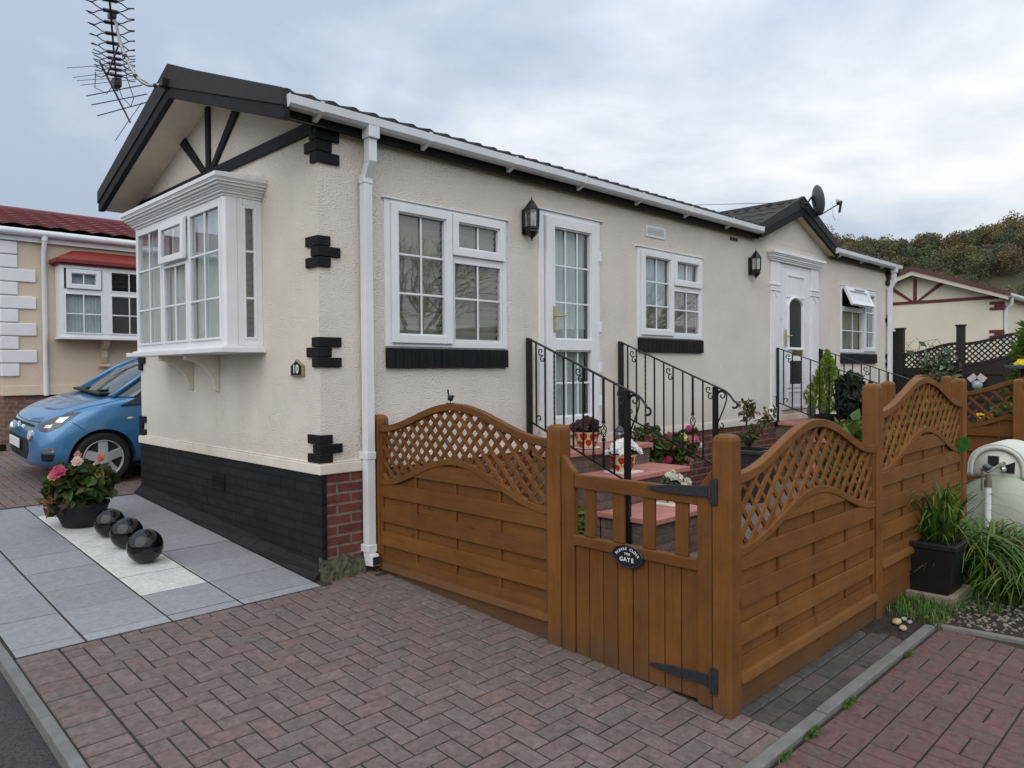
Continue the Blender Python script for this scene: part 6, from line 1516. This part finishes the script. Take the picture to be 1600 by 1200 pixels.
for t, lift in rows:
    off = (int(round(t * 9 - .4)) % 2) * .5
    for i in range(nx + 1):
        x = NX - .25 + 13.1 * i / nx; w = abs(math.sin(math.pi * (x / wl))) * .032 + lift; vs.append((x, NY - .14 + 1.94 * t, ZE + .02 + .58 * t + w))
k = nx + 1; mb.add(vs, [(r * k + i, r * k + i + 1, (r + 1) * k + i + 1, (r + 1) * k + i) for r in range(len(rows) - 1) for i in range(nx)])
mb.add([(NX - .25, NY + 3.74, ZE + .02), (12.85, NY + 3.74, ZE + .02), (12.85, NY + 1.8, ZE + .60), (NX - .25, NY + 1.8, ZE + .60)], [(0, 1, 2, 3)])
rr = mb.build('roof', 'tile_red', nb, fix=False, smooth=True)
mb = MB(); mb.prism([(NY + 1.66, ZE + .57), (NY + 1.7, ZE + .64), (NY + 1.8, ZE + .68), (NY + 1.9, ZE + .64), (NY + 1.94, ZE + .57)], NX - .27, 12.87, 'yz'); mb.build('ridge', 'tile_red', rr)
mb = MB(); mb.box(NX - .25, 12.8, NY - .065, NY - .045, ZE - .175, ZE - .02); mb.box(NX - .25, 12.8, NY - .045, NY, ZE - .17, ZE - .15); mb.build('fascia', 'pipe', nb)
mb = MB(); mb.tube([(NX - .3, NY - .12, ZE - .045), (12.85, NY - .12, ZE - .045)], .056, 12); mb.build('gutter', 'pipe', nb, smooth=True)
mb = MB(); mb.tube([(.245, NY - .12, ZE - .08), (.245, NY - .12, ZE - .16), (.245, NY - .045, ZE - .30), (.245, NY - .045, S0 - .01)], .036, 12); mb.tube([(.245, NY - .12, ZE - .15), (.245, NY - .12, ZE - .08)], .045, 12); mb.build('downpipe', 'pipe', nb, smooth=True)
z = 2.74; i = 0
while z > .75:
    h = .205; L1 = (.42, .205)[i % 2]; L2 = (.205, .42)[i % 2]
    if i == 0: L1 = .205
    mb = MB(); mb.prism([(NX - .03, NY - .03), (NX + L1 + (.02 if L1 > .3 else 0), NY - .03), (NX + L1, NY), (NX, NY), (NX, NY + L2), (NX - .03, NY + L2)], z - h + .006, z - .006, 'xy'); mb.build('quoin', 'upvc', nb, bevel=.012)
    z -= h; i += 1
    if i == 1: z = 2.74 - h
# its bay with hipped red roof
B0, B1, bz0, bz1, bd_ = .40, 2.3, 1.30, 2.41, .32; TNB = TY(NY - bd_)
mb = MB(TNB); mb.ring(B0, B1, bz0, bz1, .05, -bd_, .0); mb.box(.98, 1.10, -.05, .004, bz0 + .05, bz1 - .05); mb.box(1.66, 1.74, -.05, .004, bz0 + .05, bz1 - .05); mb.box(B0 + .05, .98, -.05, .002, 1.98, 2.04); mb.box(1.10, 1.66, -.05, .002, 1.98, 2.03); mb.box(B0 - .02, B1 + .02, -bd_, .03, bz0 - .035, bz0 - .001)
nbw = mb.build('bay_window', 'upvc', nb, bevel=.004)
for r, nu, vl, fill in (((B0 + .05, .98, bz0 + .05, 1.98), 2, [1.66], [('net', 1.2, 2.0)]), ((B0 + .08, .96, 2.05, bz1 - .06), 2, [], [('net',)]), ((1.10, 1.66, bz0 + .05, 1.98), 2, [1.66], [('dark',)]), ((1.10, 1.66, 2.03, bz1 - .05), 2, [], [('dark',)]), ((1.74, 2.25, bz0 + .05, bz1 - .05), 2, [1.66, 2.0], [('net',)])):
    light(TNB, nbw, r, r[2] > 2.0 and r[0] < 1, nu, vl, fill)
mb = MB(); a = [(B0 - .08, NY - bd_ - .08, bz1 + .03), (B1 + .08, NY - bd_ - .08, bz1 + .03), (B1 + .08, NY, bz1 + .03), (B0 - .08, NY, bz1 + .03)]; a2 = [(x, y, z + .055) for x, y, z in a]
mb.add(a + a2 + [(B0 + .25, NY, bz1 + .27), (B1 - .25, NY, bz1 + .27), (B0 + .42, NY - .06, bz1 + .27), (B1 - .42, NY - .06, bz1 + .27)], [(0, 3, 2, 1), (0, 1, 5, 4), (1, 2, 6, 5), (3, 0, 4, 7), (4, 5, 11, 10), (4, 10, 8, 7), (5, 6, 9, 11), (8, 10, 11, 9)])
mb.box(B0 - .03, B1 + .03, NY - bd_ - .03, NY, bz1 + .001, bz1 + .029); mb.build('bay_roof', 'red', nbw, fix=True)
mb = MB(); P = [(NY, bz0 - .036), (NY - .26, bz0 - .036), (NY - .24, bz0 - .09), (NY - .16, bz0 - .16), (NY - .09, bz0 - .20), (NY - .09, bz0 - .30), (NY - .05, bz0 - .38), (NY, bz0 - .42)]; mb.prism(P, 1.03, 1.11, 'yz'); mb.box(1.0, 1.14, NY - .10, NY, bz0 - .46, bz0 - .4205); mb.build('corbel', mat('peach trim 2', (.66, .54, .42), .7, .08, 5), nbw, bevel=.006)

# ------------------------------------------------------------------ neighbour on the right
rh = thing('park_home', 'cream park home with maroon gable timbers and brown roof behind the dark fence', 'house', (18, 1.6, -.7))
X = 18.1; c = 1.55; yl, yr = 3.46, -.36; mb = MB()
mb.add([(X, yr, 0), (X, yl, 0), (X, yl, 2.42), (X, c, 3.12), (X, yr, 2.42)], [(0, 1, 2, 3, 4)]); mb.add([(X, yr, 0), (X + 11, yr, 0), (X + 11, yr, 2.42), (X, yr, 2.42)], [(0, 1, 2, 3)]); mb.add([(X, yl, 0), (X + 11, yl, 0), (X + 11, yl, 2.42), (X, yl, 2.42)], [(0, 3, 2, 1)]); mb.add([(X + 11, yr, 0), (X + 11, yl, 0), (X + 11, yl, 2.42), (X + 11, c, 3.12), (X + 11, yr, 2.42)], [(0, 4, 3, 2, 1)]); mb.build('wall', 'render_far', rh, fix=False)
mb = MB(); mb.box(X, X + 11, yr + .02, yl, -.9, -.001); mb.build('brick_plinth', 'brick', rh)
mb = MB()
for s, ye in ((-1, yr - .22), (1, yl + .22)): mb.hexa([(X - .30, ye, 2.41), (X + 11.2, ye, 2.41), (X + 11.2, c, 3.20), (X - .30, c, 3.20)], [(X - .30, ye, 2.47), (X + 11.2, ye, 2.47), (X + 11.2, c, 3.27), (X - .30, c, 3.27)])
mb.build('roof', 'tile_brown', rh)
mb = MB()
for ye in (yr - .18, yl + .18): P = [(c, 3.1995), (ye, 2.408), (ye, 2.31), (c, 3.08)]; mb.prism(P, X - .29, X - .25, 'yz')
mb.build('bargeboard', 'render_far', rh)
mb = MB()
for ye in (yr - .23, yl + .23): P = [(c, 3.30), (ye, 2.50), (ye, 2.40), (c, 3.1998)]; mb.prism(P, X - .33, X - .291, 'yz')
mb.build('verge_cap', 'tile_brown', rh)
mb = MB(); mb.prism([(-.30, 2.37), (-.30, 2.445), (3.4, 2.445), (3.4, 2.37)], X - .02, X, 'yz'); mb.prism([(c - .04, 2.4455), (c - .04, 3.0), (c + .04, 3.0), (c + .04, 2.4455)], X - .022, X, 'yz')
for s in (1, -1): mb.prism([(c + s * .045, 2.446), (c + s * .13, 2.446), (c + s * .66, 2.82), (c + s * .56, 2.86)][::s], X - .018, X, 'yz')
mb.build('timbering', 'maroon', rh)
for z in (2.30, 1.62, .9):
    mb = MB()
    for k, L in enumerate((.16, .26, .16)): mb.prism([(X - .022, yr - .022), (X + L, yr - .022), (X + L, yr), (X, yr), (X, yr + (.42 - L)), (X - .022, yr + (.42 - L))], z - .068 * k - .064, z - .068 * k, 'xy')
    mb.build('quoin', 'maroon', rh)
mb = MB(); mb.tube([(X - .25, yr - .17, 2.43), (X + 11, yr - .17, 2.43)], .06, 10); mb.build('gutter', 'pipe', rh, smooth=True)
mb = MB(); mb.tube([(X + .10, yr - .17, 2.40), (X + .10, yr - .17, 2.22), (X + .10, yr - .06, 2.12), (X + .10, yr - .06, -.5)], .042, 10); mb.build('downpipe', 'pipe', rh, smooth=True)

# ------------------------------------------------------------------ wooded hill
g = np.random.default_rng(77); cx0, cy0 = -2.7, -4.6
def hillh(az, d):
    top = .150 + .008 * math.sin(az * .55 + 1) + .012 * max(0, min(1, (13 - az) / 5)) + .012 * max(0, min(1, (az - 14) / 4)) - .02 * max(0, (az - 24) / 8)
    f = min(1, max(0, (d - 70) / 95)); f = f * f * (3 - 2 * f); return -.7 + f * (top * 170 - 3.0) if d <= 165 else -.7 + (top * 170 - 3.0)
mb = MB(); azs = [i * 4 - 180 for i in range(91)]; ds = [60, 70, 82, 95, 110, 125, 140, 155, 165, 200, 260]; vs = []
for d_ in ds:
    for a_ in azs: t = R(a_); vs.append((cx0 + d_ * math.cos(t), cy0 + d_ * math.sin(t), hillh(a_, d_) if -24 < a_ < 40 else -.7 + (hillh(a_, d_) + .7) * .45))  # lower ring outside the visible arc is added, to darken the window reflections
k = len(azs); mb.add(vs, [(j * k + i, j * k + i + 1, (j + 1) * k + i + 1, (j + 1) * k + i) for j in range(len(ds) - 1) for i in range(k - 1)]); struct(mb.build('hill', mat('wooded hillside', (.045, .042, .018), 1, .5, .12, .3, .3, 1), fix=False, smooth='all'))
PALT = [(.125, .122, .048), (.145, .112, .046), (.096, .114, .050), (.170, .116, .044), (.112, .124, .050), (.128, .098, .048), (.082, .102, .054)]  # crown tones with a slight bluish distance haze mixed into the colour
def crown(c, rad, n, size, col, lumps=9):
    cs = np.array(c) + (unit(g.normal(size=(lumps, 3))) * g.uniform(.3, .75, (lumps, 1))) * np.array(rad); out = []; cc = []
    for q in cs:
        m = n // lumps; P = blob(m, q, np.array(rad) * g.uniform(.35, .55), g, .55); V = leafquads(P, size, g, 0, 1.3, .4)
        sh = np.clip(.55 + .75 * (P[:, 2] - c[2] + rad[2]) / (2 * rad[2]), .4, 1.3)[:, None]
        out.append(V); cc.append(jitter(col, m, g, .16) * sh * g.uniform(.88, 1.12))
    return np.concatenate(out), np.concatenate(cc)
VV = []; CC = []
for d_ in (72, 78, 84, 90, 96, 103, 110, 117, 124, 130, 136, 142, 148, 153, 158, 163):
    a_ = -7 + g.uniform(0, 2)
    while a_ < 30:
        rr_ = g.uniform(1.6, 2.7); dd = d_ + g.uniform(-5, 5); t = R(a_); z = hillh(a_, dd); p = (cx0 + dd * math.cos(t), cy0 + dd * math.sin(t), z + rr_ * .7)
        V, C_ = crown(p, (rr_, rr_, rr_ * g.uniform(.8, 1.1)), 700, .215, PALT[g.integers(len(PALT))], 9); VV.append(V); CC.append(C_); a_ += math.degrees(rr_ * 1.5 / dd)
o = quads('woodland', np.concatenate(VV), np.concatenate(CC), 'leaf'); tag(o, 'dense autumn woodland covering the hillside behind the houses', 'woodland', kind='stuff')
SK = [(20.6, 166, 3.0, 'pale thin tree at the left end of the skyline next to the porch roof'), (19.4, 166, 3.2, 'dark rounded tree on the skyline just right of the satellite dish'), (17.6, 167, 3.4, 'low russet tree on the skyline, third from the porch roof'), (15.9, 167, 3.8, 'broad russet tree in the middle of the hill skyline'), (14.0, 168, 2.9, 'small green brown tree in the dip of the hill skyline'), (12.4, 168, 3.4, 'dull green tree on the rising part of the skyline'), (11.0, 168, 5.0, 'tallest open crowned tree on the skyline near the right edge'), (9.6, 168, 3.8, 'russet tree at the far right end of the skyline')]
for i, (a_, d_, rr_, lb) in enumerate(SK):
    t = R(a_); z = hillh(a_, d_); px_, py_ = cx0 + d_ * math.cos(t), cy0 + d_ * math.sin(t); tr = thing('hill_tree', lb, 'tree', (px_, py_, z), 'trees along the hill skyline')
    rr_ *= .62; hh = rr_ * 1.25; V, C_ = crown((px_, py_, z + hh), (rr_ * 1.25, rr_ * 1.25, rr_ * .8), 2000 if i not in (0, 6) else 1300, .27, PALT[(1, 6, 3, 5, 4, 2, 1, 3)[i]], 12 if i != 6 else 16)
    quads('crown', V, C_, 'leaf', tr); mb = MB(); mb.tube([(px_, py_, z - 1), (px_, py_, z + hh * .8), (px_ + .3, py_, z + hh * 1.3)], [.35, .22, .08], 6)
    for q in range(5): aa = g.uniform(0, 6.28); mb.tube([(px_, py_, z + hh * .5), (px_ + rr_ * .8 * math.cos(aa), py_ + rr_ * .8 * math.sin(aa), z + hh * g.uniform(1.0, 1.5))], [.16, .05], 5)
    mb.build('trunk', 'bark', tr)

# ------------------------------------------------------------------ across the road: what the window panes mirror
oh = dup(rh, (18 - 31.5, 1.6 + 10.5, -.7 + .6), 'cream park home across the road, seen mirrored in the bay window panes')
def bare_tree(x, y, h, seed, label):
    rs = random.Random(seed); z = tz(x, y); t = thing('bare_tree', label, 'tree', (x, y, z), 'bare trees mirrored in the windows'); tr = MB(); br = MB()
    tr.tube([(x, y, z), (x + .1, y, z + h * .2), (x, y + .1, z + h * .4)], [.2, .16, .12], 8)
    def grow(p, d, L, r, k):
        q = p + d * L; m_ = p + d * L * .5 + Vector((rs.gauss(0, .06), rs.gauss(0, .06), rs.gauss(0, .04))) * L
        br.tube([p, m_, q], [r, r * .8, r * .6], 5 if k > 1 else 3, caps=False)
        if k == 0: return
        for _ in range(3 if k > 1 else 4):
            e = (d + Vector((rs.gauss(0, .55), rs.gauss(0, .55), rs.gauss(.12, .35)))).normalized(); grow(p + d * L * rs.uniform(.55, 1), e, L * rs.uniform(.6, .82), r * .55, k - 1)
    for _ in range(6): grow(Vector((x, y + .05, z + h * rs.uniform(.25, .4))), Vector((rs.gauss(0, .5), rs.gauss(0, .5), 1)).normalized(), h * .22, .09, 4)
    br.build('branches', 'bark', t, fix=False); tr.build('trunk', 'bark', t)
bare_tree(14.5, -17.5, 9, 3, 'bare tree behind the viewer, mirrored in the panes of the first window'); bare_tree(25, -15, 8, 5, 'bare tree farther along the lane, mirrored in the second window')
# ------------------------------------------------------------------ sky, sun, camera
SUN_EL, SUN_AZ = R(42), R(236)
w = bpy.data.worlds.new('World'); scene.world = w; w.use_nodes = True; n = w.node_tree.nodes; l = w.node_tree.links; n.clear()
out = n.new('ShaderNodeOutputWorld')
sky = n.new('ShaderNodeTexSky'); sky.sky_type = 'NISHITA'; sky.sun_disc = False; sky.sun_elevation = SUN_EL; sky.sun_rotation = SUN_AZ; sky.air_density = 1.2; sky.dust_density = 2.5
b1 = n.new('ShaderNodeBackground'); l.new(sky.outputs[0], b1.inputs[0]); b1.inputs[1].default_value = .09
tc = n.new('ShaderNodeTexCoord'); sp = n.new('ShaderNodeSeparateXYZ'); l.new(tc.outputs['Generated'], sp.inputs[0])
def M_(op, a, b=None, c=None, clamp=False):
    x = n.new('ShaderNodeMath'); x.operation = op; x.use_clamp = clamp
    for i, v in enumerate((a, b, c)):
        if v is None: continue
        if isinstance(v, (int, float)): x.inputs[i].default_value = v
        else: l.new(v, x.inputs[i])
    return x.outputs[0]
zc = M_('MAXIMUM', sp.outputs[2], 0.0); den = M_('ADD', zc, .22)
cx = M_('DIVIDE', sp.outputs[0], den); cy = M_('DIVIDE', sp.outputs[1], den); cb = n.new('ShaderNodeCombineXYZ'); l.new(cx, cb.inputs[0]); l.new(cy, cb.inputs[1]); cb.inputs[2].default_value = 9.3
n1 = node(n, 'ShaderNodeTexNoise', Scale=1.15, Detail=9, Roughness=.5, Distortion=.35); l.new(cb.outputs[0], n1.inputs['Vector'])
n2 = node(n, 'ShaderNodeTexNoise', Scale=2.6, Detail=6, Roughness=.55); l.new(cb.outputs[0], n2.inputs['Vector'])
f = M_('MULTIPLY_ADD', n2.outputs['Fac'], .50, M_('MULTIPLY', n1.outputs['Fac'], 1.25))
# brighter towards the right of the street (+x), greyer to the left
side = M_('MULTIPLY_ADD', M_('ABSOLUTE', sp.outputs[0]), .20, M_('MULTIPLY_ADD', sp.outputs[1], -.12, -.375))
fac = M_('ADD', f, side)
cr = ramp(n, [(.34, (.45, .53, .65)), (.47, (.56, .635, .745)), (.60, (.73, .79, .86)), (.78, (.98, .99, 1.0))]); l.new(fac, cr.inputs[0])
g1 = M_('MULTIPLY_ADD', M_('POWER', zc, 1.3), .75, 1.0)     # an overcast dome is brightest overhead
b2 = n.new('ShaderNodeBackground'); l.new(cr.outputs[0], b2.inputs[0]); l.new(g1, b2.inputs[1])
mx = n.new('ShaderNodeMixShader'); mx.inputs[0].default_value = .86; l.new(b1.outputs[0], mx.inputs[1]); l.new(b2.outputs[0], mx.inputs[2]); l.new(mx.outputs[0], out.inputs[0])
sl = bpy.data.lights.new('sun', 'SUN'); sl.energy = 1.15; sl.angle = R(70); sl.color = (1, .97, .93); so = bpy.data.objects.new('sun', sl); COL.objects.link(so)
dv = Vector((math.sin(SUN_AZ) * math.cos(SUN_EL), math.cos(SUN_AZ) * math.cos(SUN_EL), math.sin(SUN_EL))); so.rotation_euler = (-dv).to_track_quat('-Z', 'Y').to_euler(); so.location = (0, 0, 20)
cam = bpy.data.cameras.new('camera'); co = bpy.data.objects.new('camera', cam); COL.objects.link(co); scene.camera = co
r_ = Vector((.709036, -.705134, -.00743)); 
yaw, pitch, roll = 7.88057355e-01, -1.77914635e-02, -7.42981144e-03
f_ = Vector((math.cos(pitch) * math.cos(yaw), math.cos(pitch) * math.sin(yaw), math.sin(pitch))); r0 = Vector((math.sin(yaw), -math.cos(yaw), 0)); u0 = r0.cross(f_)
r_ = math.cos(roll) * r0 + math.sin(roll) * u0; u_ = -math.sin(roll) * r0 + math.cos(roll) * u0
co.matrix_world = Matrix(((r_.x, u_.x, -f_.x, -2.7137), (r_.y, u_.y, -f_.y, -4.6424), (r_.z, u_.z, -f_.z, .7237), (0, 0, 0, 1)))
cam.sensor_width = 36; cam.sensor_fit = 'HORIZONTAL'; cam.lens = 36 * 1155.71467 / 1600; cam.clip_start = .05; cam.clip_end = 1500
scene.view_settings.view_transform = 'Standard'; scene.view_settings.look = 'None'; scene.view_settings.exposure = 0; scene.view_settings.gamma = 1
scene.render.engine = 'CYCLES'; scene.cycles.max_bounces = 7; scene.cycles.diffuse_bounces = 3; scene.cycles.glossy_bounces = 3; scene.cycles.transparent_max_bounces = 12; scene.cycles.caustics_reflective = False; scene.cycles.caustics_refractive = False
scene.cycles.use_denoising = True
